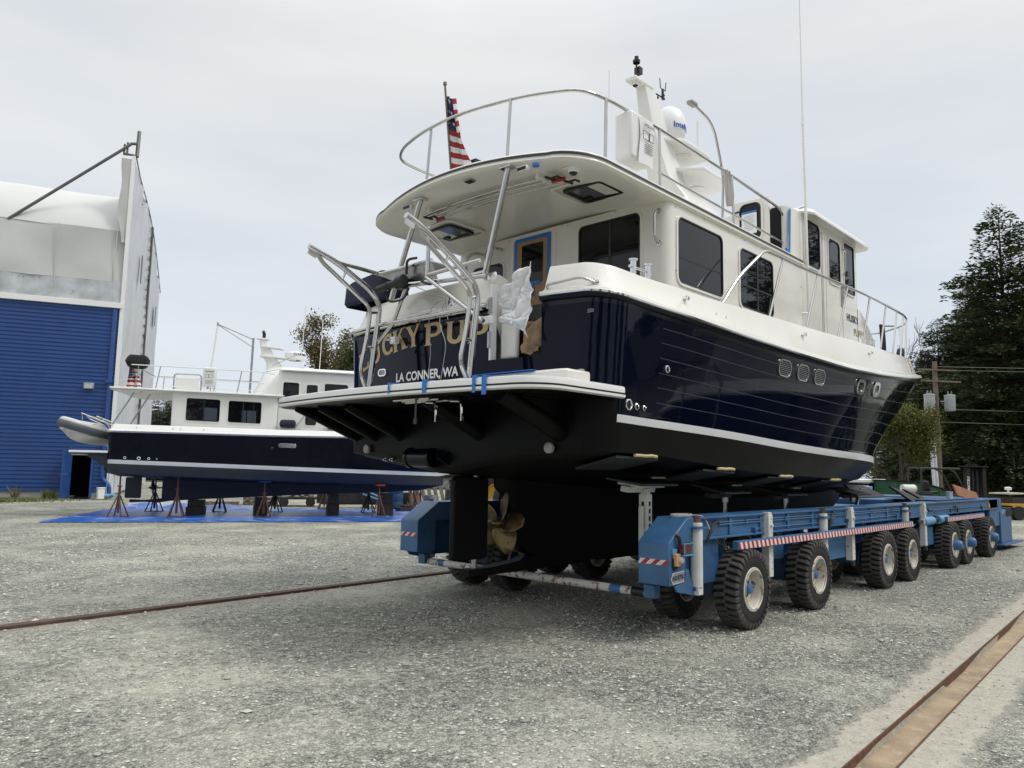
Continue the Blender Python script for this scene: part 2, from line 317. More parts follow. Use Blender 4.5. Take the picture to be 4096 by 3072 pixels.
def dup(o, loc=None, rz=None, label=None, parent=None, scale=None):
    c = o.copy(); sc.collection.objects.link(c); c.parent = parent
    if loc is not None: c.location = loc
    if rz is not None: c.rotation_euler = (0, 0, rz)
    if scale is not None: c.scale = scale if isinstance(scale, (tuple, list)) else (scale,)*3
    if label: c['label'] = label
    for ch in kids(o): dup(ch, parent=c)
    return c
def spl(tab):            # smooth interpolation through a table
    xs = [a for a, _ in tab]; ys = [b for _, b in tab]; n = len(xs)
    ms = [0]*n
    for i in range(n):
        if 0 < i < n-1:
            d0 = (ys[i]-ys[i-1])/(xs[i]-xs[i-1]); d1 = (ys[i+1]-ys[i])/(xs[i+1]-xs[i]); ms[i] = 0 if d0*d1 < 0 else (d0+d1)/2 if min(abs(d0), abs(d1))*3 > max(abs(d0), abs(d1)) else 2*d0*d1/(d0+d1+1e-9)
        else: j = 1 if i == 0 else n-1; ms[i] = (ys[j]-ys[j-1])/(xs[j]-xs[j-1])
    def fn(x):
        if x <= xs[0]: return ys[0]
        if x >= xs[-1]: return ys[-1]
        i = max(k for k in range(n-1) if xs[k] <= x); h = xs[i+1]-xs[i]; t = (x-xs[i])/h
        return (2*t**3-3*t*t+1)*ys[i]+(t**3-2*t*t+t)*h*ms[i]+(-2*t**3+3*t*t)*ys[i+1]+(t**3-t*t)*h*ms[i+1]
    return fn
def text_mesh(txt, size, bold=0.0, font_res=3):
    cu = bpy.data.curves.new('txt', 'FONT'); cu.body = txt; cu.size = size; cu.offset = bold; cu.resolution_u = font_res; cu.align_x = 'CENTER'
    o = bpy.data.objects.new('txt', cu); sc.collection.objects.link(o); dg = bpy.context.evaluated_depsgraph_get(); dg.update()
    me = bpy.data.meshes.new_from_object(o.evaluated_get(dg)); vs = [tuple(v.co) for v in me.vertices]; fs = [tuple(p.vertices) for p in me.polygons]
    bpy.data.objects.remove(o); bpy.data.curves.remove(cu); bpy.data.meshes.remove(me); return vs, fs
def lettering(name, txt, size, o, U, V, mt, parent, bold=.0, sx=1, proud=.004, fn=None, mb=None, ret=False):
    vs, fs = text_mesh(txt, size, bold); U, V = Vector(U).normalized(), Vector(V).normalized(); n = U.cross(V); o = Vector(o)
    P = [o+U*x*sx+V*y+n*proud for x, y, z in vs]
    if fn: P = [fn(p) for p in P]
    mb = mb or MB(); mb.add(P, fs)
    return mb if ret else mb.build(name, mt, parent, smooth=False)
def rrect(w, h, r, n=5):
    pts = []
    for cx, cy, a0 in ((w/2-r, h/2-r, 0), (-w/2+r, h/2-r, 90), (-w/2+r, -h/2+r, 180), (w/2-r, -h/2+r, 270)):
        for i in range(n+1): a = rad(a0+90*i/n); pts.append((cx+r*math.cos(a), cy+r*math.sin(a)))
    return pts
def ringpanel(mb, pout, pin, o, U, V, t, mi=0):
    U, V = Vector(U).normalized(), Vector(V).normalized(); w = U.cross(V); o = Vector(o); L = []
    for poly, z in ((pout, 0), (pout, t), (pin, t), (pin, 0)): L.append([o+U*x+V*y+w*z for x, y in poly])
    mb.grid(L, mi, closed=True); return mb
def window(parent, o, U, V, w, h, r=.07, frame='gel', fw=.035, shear=0, mull=(), glass='glass', name='window', bars='black', hb=()):
    U, V = Vector(U).normalized(), Vector(V).normalized()
    sh = lambda P: [(x, y+shear*x) for x, y in P]
    wn = MB().prism(sh(rrect(w, h, r)), o, U, V, .006).build(name, glass, parent)
    fr = MB(); ringpanel(fr, sh(rrect(w+2*fw, h+2*fw, r+fw)), sh(rrect(w-.004, h-.004, r)), o, U, V, .016); ringpanel(fr, sh(rrect(w+.012, h+.012, r)), sh(rrect(w-.022, h-.022, r-.01)), o, U, V, .019, 1)
    f = fr.build('window_frame', [frame, 'black'], wn)
    if mull or hb:
        mb = MB(); n = U.cross(V)
        for m_, ww in mull: mb.prism(sh([(m_-ww/2, -h/2+.01), (m_+ww/2, -h/2+.01), (m_+ww/2, h/2-.01), (m_-ww/2, h/2-.01)]), Vector(o)+n*.006, U, V, .005)
        for m_, ww in hb: mb.prism(sh([(-w/2+.01, m_-ww/2), (w/2-.01, m_-ww/2), (w/2-.01, m_+ww/2), (-w/2+.01, m_+ww/2)]), Vector(o)+n*.0065, U, V, .003)
        mb.build('mullion', bars, wn)
    return wn
# ------------------------------------------------------------------ ground, rails
def build_ground():
    g = MB(); S = [-250, -60, -20, -5, 0, 3, 6, 9, 12, 16, 22, 40, 90, 300]
    P = lambda s, t, z: rs*s+rn*t+Vector((0, 0, z))
    T = [(-250, 0), (-40, 0), (tL, 0), (tL+.001, -.055), (tU-.001, -.055), (tU, 0), (3, 0), (tR-.03, 0), (tR-.02, -.04), (tR+.02, -.04), (tR+.03, 0), (20, 0), (60, 0), (300, 0)]
    rows = [[P(s, t, z) for t, z in T] for s in S]
    g.grid(rows, 0, flip=True)
    for i, q in enumerate(g.f):
        k = i % (len(T)-1)
        if k in (3,): g.m[i] = 1
    struct(g, 'ground', ['ground', 'sand'], smooth=False)
    e = MB()
    for t, w, z0, z1, a, b in ((tU+.004, .009, -.055, .012, -10, 60), (tL-.004, .009, -.055, .008, -10, 60)):
        n = 60
        pr = []
        for i in range(n+1):
            s = a+(b-a)*i/n; pr.append([P(s, t-w/2+.002*math.sin(s*3), z0), P(s, t-w/2, z1), P(s, t+w/2, z1), P(s, t+w/2, z0)])
        e.grid(pr, 0)
    o = e.build('channel_rail', 'rust'); tag(o, 'rusty steel channel filled with tan sand set in worn concrete at bottom right', 'rail channel')
    r_ = MB(); n = 80; pr = []
    for i in range(n+1):
        s = -25+75*i/n; wz = .004*math.sin(s*1.7); pr.append([P(s, tR-.05+wz, -.03), P(s, tR-.045+wz, .03), P(s, tR+.03+wz, .04), P(s, tR+.035+wz, -.03)])
    r_.grid(pr, 0); o = r_.build('track_rail', 'darkrust'); tag(o, 'dark rusty flat rail running across the gravel towards the hoist wheels', 'rail')
M['reflpane'] = mat('painted_reflection', (.055, .07, .095), .05)  # light blue standing in for reflections in window glass
M['cream'] = mat('cream_foam', (.55, .44, .24), .9)
M['darkrust'] = mat('dark_rust', (.085, .048, .032), .8, var=.45, vs=9, bump=.3, bs=40)
build_ground()
def stones():
    rng = np.random.default_rng(5); V = []; Fc = []
    oct_ = np.array([(1, 0, 0), (-1, 0, 0), (0, 1, 0), (0, -1, 0), (0, 0, 1), (0, 0, -1)], float)
    fo = np.array([(0, 2, 4), (2, 1, 4), (1, 3, 4), (3, 0, 4), (2, 0, 5), (1, 2, 5), (3, 1, 5), (0, 3, 5)])
    n = 70000; az = rng.uniform(-.68, .68, n); d = 2.4+rng.power(1.25, n)*15; x, y = d*np.sin(az)/np.cos(az)*.98, d
    a = x*math.sin(AL)+y*math.cos(AL); b = -x*math.cos(AL)+y*math.sin(AL)
    t = -a*math.sin(RA)+b*math.cos(RA); keep = ~((t > tL-.02) & (t < tU+.02) | (abs(t-tR) < .05)); keep &= ~((t > tL-.35) & (t < tU+.3) & (rng.random(n) < .75))
    cl = np.array([noise.noise(Vector((a[i]*.8, b[i]*.8, 3))) for i in range(n)]); keep &= (cl+rng.uniform(-.45, .45, n) > -.05)
    a, b, d = a[keep], b[keep], d[keep]; n = len(a)
    sz = .0065+.009*rng.random(n)**2.5; big = rng.random(n) < .010; sz[big] *= 2.0
    sz *= np.clip(.8+d*.05, 1, 1.5)
    P = oct_[None]*sz[:, None, None]*rng.uniform(.6, 1.25, (n, 6, 1)); P[:, :, 2] *= .62
    th = rng.uniform(0, 6.28, n); c, s = np.cos(th)[:, None], np.sin(th)[:, None]
    X = P[:, :, 0]*c*1.25-P[:, :, 1]*s+a[:, None]; Y = P[:, :, 0]*s*1.25+P[:, :, 1]*c+b[:, None]; Z = P[:, :, 2]+(sz*.30)[:, None]
    vs = np.stack([X, Y, Z], -1).reshape(-1, 3); fs = (fo[None]+6*np.arange(n)[:, None, None]).reshape(-1, 3)
    me = bpy.data.meshes.new('gravel_stones'); me.from_pydata(vs.tolist(), [], fs.tolist())
    mats = [mat('stone_a', (.42, .42, .38), .9, var=.2), mat('stone_b', (.54, .54, .48), .9, var=.2), mat('stone_c', (.27, .275, .26), .9, var=.2), mat('stone_d', (.68, .66, .58), .9, var=.1)]
    for m in mats: me.materials.append(m)
    mi = rng.choice(4, n, p=[.36, .30, .20, .14]).repeat(8); me.polygons.foreach_set('material_index', mi)
    o = bpy.data.objects.new('gravel_stones', me); sc.collection.objects.link(o); tag(o, 'loose grey gravel stones scattered over the yard', 'gravel', kind='stuff')
stones()
# ------------------------------------------------------------------ boat hull generator
def hull_loops(P, rows, side_n=46):
    """P: parameters; rows: list of (q) -> list of half loops of (x, h, z)"""
    out = []
    for q in rows:
        zf, hf, xs = P['level'](q); hc = hf(P['x0']+.45); r = min(P['rc'], hc*.4); cx = P['x0']; bul = P['bulge']
        pts = []; kf = min(1, (hc-r)/(P['cols'][-1]*1.05))
        for h in [c*kf for c in P['cols']]+[hc-r]: pts.append((cx+bul*(h/hc)**2, h))
        bx = cx+bul*((hc-r)/hc)**2
        for i in range(1, 7): a = math.pi/2*i/6; pts.append((bx+r-r*math.cos(a), hc-r+r*math.sin(a)))
        x1 = bx+r
        for i in range(1, side_n+1):
            s = i/side_n; s = s if s < .6 else .6+.4*math.sin((s-.6)/.4*math.pi/2) ; x = x1+(xs-x1)*s
            k = min(1, (x-x1)/.8); hh = hf(x)*k+hc*(1-k) if k < 1 else hf(x)
            pts.append((x, max(hh, 0) if i < side_n else .015))
        out.append([(x, h, zf(x) if not callable(P.get('tz')) else P['tz'](q, x, h, zf)) for x, h in pts])
    return out
def mirror_rows(loops, yc, sgn): return [[(x, yc+sgn*h, z) for x, h, z in L] for L in loops]
# ------------------------------------------------------------------ MAIN BOAT
YC = 5.87
boat = thing('motor_yacht', 'large navy and white trawler yacht named LUCKY PUP carried on the blue boat hoist', 'boat', (5.3, YC, 0))
zr = spl([(5.2, 3.20), (5.45, 3.16), (6, 3.13), (7, 3.08), (8, 3.045), (9, 3.03), (10.4, 3.03), (11.5, 3.07), (13, 3.175), (14.8, 3.34), (16.8, 3.6), (18.4, 3.84)])
zs = spl([(5.2, 2.115), (7.4, 2.05), (9.2, 1.98), (12, 1.925), (15.5, 1.905), (17.2, 1.92)])
zc = spl([(5.2, 1.755), (5.7, 1.765), (8, 1.63), (10, 1.575), (12, 1.55), (16, 1.56), (17, 1.62)])
zb = spl([(5.2, 1.555), (6, 1.5), (8, 1.38), (12, 1.24), (15, 1.3), (16.6, 1.52)])
hr = spl([(5.2, 1.97), (5.7, 2.0), (7, 2.08), (9, 2.13), (11, 2.13), (12.5, 2.08), (14, 1.94), (15, 1.79), (16, 1.56), (16.8, 1.29), (17.4, 1.0), (17.9, .64), (18.2, .3), (18.32, .0)])
hs = spl([(5.2, 1.92), (5.7, 1.94), (8, 2.0), (11, 1.95), (12.5, 1.78), (13.5, 1.5), (14.4, 1.2), (15.2, .92), (16, .58), (16.6, .3), (17.08, 0)])
hcn = spl([(5.2, 1.88), (5.7, 1.90), (8, 1.93), (10, 1.86), (12, 1.64), (13, 1.41), (14, 1.08), (15, .7), (16, .28), (16.65, 0)])
STEM = {'r': 18.32, 's': 17.08, 'c': 16.65}
def level1(q):
    if q <= -2: return zb, (lambda x: .13 if x < 15.5 else .05), 16.35      # rabbet
    if q < -1: t = q+2; return (lambda x: zb(x)*(1-t)+zc(x)*t), (lambda x: .13*(1-t)+hcn(x)*t), 16.35+.3*t
    if q < 0: t = q+1; return (lambda x: zc(x)*(1-t)+(zs(x)-.066-.004*(x-5))*t), (lambda x: hcn(x)*(1-t)+hs(min(x, 17.05))*t*.998), 16.65*(1-t)+17.03*t
    st = 17.05+(18.32-17.05)*q**.85
    def h(x, q=q, st=st):
        sx = x if x < 12 else 12+(x-12)*(17.08-12)/(st-12); rx = x if x < 12 else 12+(x-12)*(18.32-12)/(st-12)
        w = q**1.25; return hs(sx)*(1-w)+hr(rx)*w
    return (lambda x, q=q: zs(x)*(1-q)+zr(x)*q), h, st
cols = [0, .2, .4, .62, .85, 1.06, 1.27, 1.45]
P1 = dict(level=level1, x0=5.2, rc=.32, bulge=.16, cols=cols)
lines = [.845, .71, .57, .43, .295, .155, .025]
qs = [-2, -1.6, -1.25, -1.02, -.98, -.5, -.001, 0.001]
for q in lines[::-1]: qs += [q-.0035, q+.0035] if q > .03 else [q+.004, q+.011]
qs += [.5, .93, .965, 1.0]; qs = sorted(qs)
loops = hull_loops(P1, qs)
def hull_mesh(loops, qs, yc, lines, gx, gate=None, below=.2, xt=5.62):
    mb = MB(); n = len(loops[0])
    for sg in (1, -1):
        rows = mirror_rows(loops, yc, sg)
        k = len(mb.v); mb.v += [p for r_ in rows for p in r_]
        for j in range(len(rows)-1):
            qm = (qs[j]+qs[j+1])/2; gr = any(qs[j] <= l <= qs[j+1] and qs[j+1]-qs[j] < .009 for l in lines)
            for i in range(n-1):
                x, h, z = loops[j][i]
                if gate and sg == gate[0] and gate[1] <= (loops[j][i][1]+loops[j][i+1][1])/2 <= gate[2] and qs[j] >= gate[3]-1e-6 and x < xt: continue
                m_ = 0
                if qm < -1: m_ = 2
                elif qm < -.02: m_ = 3
                elif qm < .0005: m_ = 1
                elif gr and x > gx: m_ = 4
                elif qm > .93: m_ = 5
                if x < xt-.12 and h < 1.95 and qm < below and i < 15: m_ = 3 if qm > -1 else 2
                q4 = (k+j*n+i, k+j*n+i+1, k+(j+1)*n+i+1, k+(j+1)*n+i); mb.f.append(q4 if sg < 0 else q4[::-1]); mb.m.append(m_)
    return mb
# stripe sits between q = 0 (top of stripe) and its lower edge q = -0.001
HM = ['navy', 'stripe', 'anti', 'antib', 'groove', 'lip']
hull = hull_mesh(loops, qs, YC, lines, 6.12, (-1, .62, 1.27, .5)).build('hull', HM, boat, ang=30)
# keel, rudder, shaft gear
def keel(parent, yc, prof, w, mt, name='keel'):
    mb = MB(); rows = []
    for x, z0, z1, hw in prof: rows.append([(x, yc-hw, z1), (x, yc-hw*.9, z0+.02), (x, yc, z0), (x, yc+hw*.9, z0+.02), (x, yc+hw, z1)])
    mb.grid(rows, 0); k = len(mb.v); return mb.build(name, mt, parent, ang=50)
keel(boat, YC, [(5.98, 1.40, 1.60, .01), (6.10, 1.32, 1.62, .05), (6.2, 1.15, 1.6, .07), (6.24, .95, 1.6, .08), (6.3, .78, 1.6, .09), (6.42, .68, 1.6, .10), (6.75, .6, 1.6, .12), (7.3, .52, 1.6, .15), (8, .50, 1.5, .16), (11, .53, 1.4, .15), (14, .72, 1.4, .1), (15.6, 1.0, 1.45, .05), (16.4, 1.35, 1.6, .02)], .12, 'anti')
sh = MB(); rows = []
for x, z0, z1, hw in ((5.56, .49, .56, .07), (5.9, .485, .565, .075), (6.3, .49, .60, .08), (6.7, .50, .66, .11), (7.4, .51, .70, .15)): rows.append([(x, YC-hw, z1), (x, YC-hw, z0), (x, YC+hw, z0), (x, YC+hw, z1)])
sh.grid(rows, 0, closed=True); sh.add(rows[0], [(0, 1, 2, 3)]); sh.build('keel_shoe', 'anti', boat, bevel=.006)
ru = MB(); pts = [(a, b) for a, b in rrect(.50, .86, .05)]; ru.prism(pts, (5.615, YC-.035, 1.085), (1, 0, 0), (0, 0, 1), -.07); ru.build('rudder', 'anti', boat, bevel=.015)
rk = MB(); rk.cyl((5.70, YC, 1.45), (5.70, YC, 1.62), .025); rk.cyl((5.70, YC, .56), (5.70, YC, .66), .03); rk.split('rudder_stock', 'steeld', boat)
def propeller(parent, c, R, nb, mt, ax=(-1, 0, 0), pitch=.9, wide=.62, ph=.2):
    pr = MB(); ax = Vector(ax)
    pr.lathe(Vector(c)-ax*.07, ax, [(0, .055), (.05, .06), (.12, .052), (.15, .035), (.17, .03), (.2, .012), (.2, 0)], 18)
    h = pr.build('propeller', mt, parent)
    for k in range(nb):
        th = 2*math.pi*k/nb+ph; b = MB(); rows = []
        for i in range(11):
            t = i/10; r_ = .045+(R-.045)*t; half = wide*R*.5*(math.sin(math.pi*(.12+.80*t**.8)))**.75; row = []
            sk = .10*R*t*t
            for j in range(7):
                s = (j/6-.5)*2*half+sk; an = th+s/max(r_, .09)*.9; tw = (.75-.45*t); cx = s*tw
                row.append(Vector(c)+Vector((-cx*1.0, r_*math.cos(an), r_*math.sin(an))))
            rows.append(row)
        b.grid(rows, 0); o = b.build('blade', mt, h); m = o.modifiers.new('thick', 'SOLIDIFY'); m.thickness = .008
    return h
propeller(boat, (6.10, YC, 1.02), .345, 5, 'bronze', ph=.45, wide=.80)
sf = MB(); sf.cyl((6.05, YC, 1.02), (6.4, YC, 1.02), .025); sf.build('propeller_shaft', 'steeld', boat)
th = MB(); th.lathe((5.12, YC+.02, 1.70), (0, 1, 0), [(0, .085), (0, .10), (.04, .105), (.04, .095), (.34, .095), (.34, .11), (.38, .105), (.38, .085), (.2, .085), (.2, .02), (.2, 0)], 28)
for sy, w in ((-.14, 1), (.38, 1)): th.prism([(0, 0), (.24, .10), (.24, -.10)], (5.03, YC+sy+.02, 1.70), (1, 0, 0), (0, 0, 1), .01)
th.bb(5.18, 5.36, YC+.04, YC+.38, 1.64, 1.78); th.build('stern_thruster', 'lip', boat, bevel=.004)
an = MB()
for b in (4.47, 7.2): an.lathe((5.26, b, 1.80), (-1, 0, 0), [(0, .05), (.03, .05), (.035, .04), (.04, 0)], 20)
an.split('zinc_anode', 'plate', boat)
ft = MB()
for b in (6.72, 6.83): ft.lathe((5.26, b, 1.68), (-1, 0, 0), [(0, .02), (.03, .02), (.03, .01), (.06, .01), (.06, 0)], 10)
ft.split('drain_fitting', 'steeld', boat)
# swim platform
pf = MB(); loopz = []
out_ = []
for i in range(33):
    h = -2.02+4.04*i/32; a = 4.24+.10*(abs(h)/2.0)**2
    out_.append((a, YC+h))
def plat_outline(ins):
    P = [(5.52, YC-2.03+ins)]
    r = .34; x_e = 4.36+ins
    for i in range(8): an_ = rad(90*i/7); P.append((x_e+r-r*math.sin(an_)+.0, YC-2.03+ins+r-r*math.cos(an_)))
    for i in range(1, 24): t = i/24; h = -1.69+3.38*t; P.append((4.23+ins+.13*(abs(h)/1.69)**2.2, YC+h))
    for i in range(8): an_ = rad(90*(7-i)/7); P.append((x_e+r-r*math.sin(an_), YC+2.03-ins-r+r*math.cos(an_)))
    P.append((5.52, YC+2.03-ins)); return P
rows = [[(a, b, z) for a, b in plat_outline(i)] for i, z in ((.5, 2.352), (.025, 2.345), (.004, 2.335), (0, 2.315), (0, 2.285), (.006, 2.283), (.006, 2.272), (-.006, 2.268), (-.006, 2.248), (.02, 2.236), (.25, 2.232), (.5, 2.232))]
pf.grid(rows, lambda j, i: 1 if j in (4, 5, 6) else 0 if j < 9 else 2)
pf.add([(4.7, YC-1.55, 2.352), (5.52, YC-1.55, 2.352), (5.52, YC+1.55, 2.352), (4.7, YC+1.55, 2.352)], [(0, 1, 2, 3)]); pf.bb(4.7, 5.4, YC-1.6, YC+1.6, 2.22, 2.2319, 2)
pf.build('swim_platform', ['gel2', 'char', 'antib'], boat, ang=50)
pu = MB()
for b, wd_ in ((7.52, .045), (7.08, .05), (6.58, .055), (5.35, .06), (4.4, .07)):
    ys = (b-YC); xt = 5.25+.15*(ys/1.95)**2
    pu.tube([(4.52, b, 2.235), (xt+.02, b, 1.93)], [wd_*1.1, wd_*1.35], 14); pu.prism([(4.46, 2.236), (xt+.06, 2.236), (xt+.06, 1.93), (xt-.02, 1.93)], (0, b+wd_*.8, 0), (1, 0, 0), (0, 0, 1), wd_*1.6)
    for s in (-1, 1): pu.tube([(xt-.0, b+s*wd_*1.7, 2.2), (xt-.0, b+s*wd_*1.8, 1.98), (xt-.0, b+s*wd_*.9, 1.84), (xt-.0, b, 1.82)], .014, 8, smooth=.08)
pu.split('platform_bracket', 'antib', boat)
hb = MB(); hb.prism([(x*1.45-.1, y*.36) for x, y in rrect(1, 1, .1)], (5.02, 4.78, 2.345), (0, 1, 0), (-1, 0, 0), .10); hb.build('platform_step', 'gel', boat, bevel=.02)
tp = MB(); tp.bb(4.80, 5.22, 4.30, 5.1, 2.448, 2.452); tp.bb(4.70, 4.80, 4.45, 5.35, 2.353, 2.357)
for b0, w, z0 in ((4.36, .05, 2.20), (4.47, .035, 2.22), (5.02, .05, 2.24), (5.5, .02, 2.26)):
    ed = 4.228+.13*(abs(b0-YC)/1.69)**2.2-.010; tp.bb(ed-.002, ed+.004, b0, b0+w, z0, 2.36); tp.bb(ed, 4.8, b0, b0+w, 2.353, 2.3575)
tp.build('masking_tape', 'tape', boat)
ld = MB()
for p in ([(4.32, 5.05, 2.205), (4.32, 5.55, 2.205)], [(4.38, 5.0, 2.20), (4.38, 5.5, 2.20)], [(4.5, 4.85, 2.2), (4.5, 5.6, 2.2)]): ld.tube(p, .013, 8)
for b in (4.72, 5.05): ld.tube([(4.5, b+.25, 2.19), (4.42, b+.03, 2.17), (4.40, b, 2.06), (4.40, b, 2.0)], .014, 8, smooth=.05)
ld.build('boarding_ladder', 'steel', boat); st_ = MB(); st_.bb(4.30, 4.304, 5.2, 5.225, 2.0, 2.21); st_.bb(4.296, 4.306, 5.19, 5.235, 1.98, 2.03); st_.build('strap', 'black', boat)
# rub rail and bulwark
def ring_loop(zf, ins, cap=True, n=46, x_tr=5.2, stem=18.32, hcor=1.97, rc=.32):
    hc = hcor-ins; r = max(.12, rc-ins*.3); x0 = x_tr+ins; pts = []
    for h in [0, .2, .4, .62, .85, 1.06, 1.27, 1.45]: pts.append((x0+.16*(h/hcor)**2, h))
    bx = x0+.16*((hc-r)/hcor)**2; pts.append((bx, hc-r))
    for i in range(1, 7): a = math.pi/2*i/6; pts.append((bx+r-r*math.cos(a), hc-r+r*math.sin(a)))
    x1 = bx+r; xs = stem-ins*1.3
    for i in range(1, n+1):
        s = i/n; s = s if s < .6 else .6+.4*math.sin((s-.6)/.4*math.pi/2); x = x1+(xs-x1)*s
        k = min(1, (x-x1)/.8); w = max(hr(x+ins*1.0)-ins, 0) if i < n else .0; pts.append((x, max(w*k+hc*(1-k) if k < 1 else w, 0)))
    return [(x, h, zf(x) if callable(zf) else zf) for x, h in pts]
def both(loops, yc, mats_fn=0, gate=None, xt=5.9):
    mb = MB(); n = len(loops[0])
    for sg in (1, -1):
        rows = mirror_rows(loops, yc, sg); k = len(mb.v); mb.v += [p for r_ in rows for p in r_]
        for j in range(len(rows)-1):
            for i in range(n-1):
                hm_ = (loops[0][i][1]+loops[0][i+1][1])/2
                if gate and sg == gate[0] and gate[1] <= hm_ <= gate[2] and loops[0][i][0] < xt and i < 9: continue
                q = (k+j*n+i, k+j*n+i+1, k+(j+1)*n+i+1, k+(j+1)*n+i); mb.f.append(q if sg < 0 else q[::-1]); mb.m.append(mats_fn(j) if callable(mats_fn) else mats_fn)
        if gate and sg == gate[0]:
            for c in [k_ for k_ in range(9) if abs(loops[0][k_][1]-gate[1]) < .01 or abs(loops[0][k_][1]-gate[2]) < .01]:
                mb.f.append(tuple(k+j*n+c for j in range(len(rows)))); mb.m.append(0)
    return mb
G1 = (-1, .62, 1.27)
zcap = spl([(5.2, 3.60), (5.3, 3.56), (5.6, 3.49), (6.2, 3.46), (7, 3.44), (8, 3.455), (9.5, 3.49), (11.5, 3.56), (13.5, 3.66), (14.5, 3.74), (16.5, 3.93), (18.3, 4.1)])
Z = lambda d: (lambda x: zr(x)+d)
both([ring_loop(Z(-.035), 0), ring_loop(Z(-.03), -.035), ring_loop(Z(.0), -.045), ring_loop(Z(.005), -.058), ring_loop(Z(.022), -.058), ring_loop(Z(.027), -.045), ring_loop(Z(.055), -.035), ring_loop(Z(.07), .0)], YC, lambda j: 1 if j in (2, 3, 4) else 2 if j < 2 else 0, G1).build('rub_rail', ['gel', 'steel', 'lip'], boat, ang=40)
zc2 = lambda d: (lambda x: zcap(x)+d)
both([ring_loop(Z(.06), .0), ring_loop(Z(.085), .015), ring_loop(Z(.10), .035), ring_loop(zc2(-.05), .10), ring_loop(zc2(-.015), .115), ring_loop(zc2(0), .15), ring_loop(zc2(0), .25), ring_loop(zc2(-.02), .28), ring_loop(lambda x: 2.68 if x < 6.9 else zr(x)-.02, .28)], YC, 0, G1).build('bulwark', 'gel', boat, ang=40)
dk = MB(); rows = []
for x in [6.8+.5*i for i in range(23)]: rows.append([(x, YC-max(hr(x)-.2, .02), zr(x)-.01), (x, YC+max(hr(x)-.2, .02), zr(x)-.01)])
dk.grid(rows, 0); dk.bb(5.45, 6.85, YC-1.62, YC+1.62, 2.62, 2.68); dk.build('deck', 'gel', boat)
# transom door, hinge, sheet, lettering
trx = lambda b, z=0: 5.2+.16*((b-YC)/1.95)**2
d = MB(); d.bb(5.33, 5.385, 4.97, 5.20, 2.67, 3.43); d.build('transom_door', 'gel', boat, bevel=.025, seg=3)
d = MB(); d.bb(5.22, 5.30, 5.215, 5.245, 2.62, 3.42); d.build('door_jamb', 'gel2', boat, bevel=.005); d = MB(); d.bb(5.46, 5.50, 4.6, 5.25, 2.66, 3.2); d.build('dark_interior', 'black', boat)
hn = MB()
for z in (3.12, 2.78):
    hn.cyl((5.215, 5.23, z), (5.215, 5.23, z+.16), .012); hn.bb(5.214, 5.218, 5.20, 5.26, z, z+.16)
hn.split('door_hinge', 'steeld', boat)
cover_f = lambda p: Vector((trx(p.y)-.006, p.y, p.z))
def glyph(parts, o, sc_, ang=0, wx=1):       # glyph strokes in unit box -> mapped on the transom
    mb = MB(); c, s = math.cos(rad(ang)), math.sin(rad(ang))
    for poly in parts:
        P = []
        for x, y in poly:
            x = (x-.5)*wx; X = x*c*1.16-y*s; Y = x*1.16*s+y*c; b = o[0]-X*sc_*1.12; z = o[1]+Y*sc_*1.14-.012; P.append((trx(b)-.005, b, z))
        mb.add(P, [tuple(range(len(P)))])
    return mb
def R4(x0, x1, y0, y1): return [(x0, y0), (x1, y0), (x1, y1), (x0, y1)]
def arc(cx, cy, r0x, r0y, r1x, r1y, a0, a1, n=14):
    out = []
    for i in range(n):
        t0, t1 = rad(a0+(a1-a0)*i/n), rad(a0+(a1-a0)*(i+1)/n)
        out.append([(cx+r0x*math.cos(t0), cy+r0y*math.sin(t0)), (cx+r1x*math.cos(t0), cy+r1y*math.sin(t0)), (cx+r1x*math.cos(t1), cy+r1y*math.sin(t1)), (cx+r0x*math.cos(t1), cy+r0y*math.sin(t1))])
    return out
def serif(x0, x1, y, up): d_ = .07 if up else -.07; return [(x0-.09, y), (x1+.09, y), (x1, y+d_), (x0, y+d_)]
GL = {'L': [R4(.15, .37, 0, 1), serif(.15, .37, 0, 1), serif(.15, .37, 1, 0), R4(.37, .82, 0, .14), [(.68, .14), (.82, .14), (.86, .34), (.80, .34)]],
 'U': [R4(.12, .34, .33, 1), R4(.68, .84, .33, 1), serif(.12, .34, 1, 0), serif(.68, .84, 1, 0)]+arc(.48, .33, .14, .17, .36, .35, 180, 360),
 'C': arc(.55, .5, .24, .37, .45, .52, 52, 308)+[[(.70, .78), (.86, .70), (.86, .98), (.80, .98)], [(.70, .22), (.86, .30), (.86, .04), (.80, .04)]],
 'K': [R4(.10, .31, 0, 1), serif(.10, .31, 0, 1), serif(.10, .31, 1, 0), [(.31, .42), (.31, .60), (.66, 1), (.80, 1)], [(.44, .62), (.56, .74), (.96, 0), (.68, 0)], [(.62, .94), (.62, 1), (.92, 1), (.86, .94)], [(.60, 0), (.60, .06), (1.0, .06), (1.04, 0)]],
 'Y': [R4(.39, .61, 0, .48), serif(.39, .61, 0, 1), [(.06, 1), (.30, 1), (.61, .48), (.39, .44)], [(.76, 1), (.92, 1), (.61, .46), (.45, .40)], [(.0, 1), (.38, 1), (.34, .94), (.04, .94)], [(.68, 1), (1, 1), (.96, .94), (.72, .94)]],
 'P': [R4(.14, .36, 0, 1), serif(.14, .36, 0, 1), R4(.06, .56, .86, 1), R4(.36, .56, .36, .50)]+arc(.54, .68, .14, .18, .36, .32, -90, 90, 10)}
lt = MB()
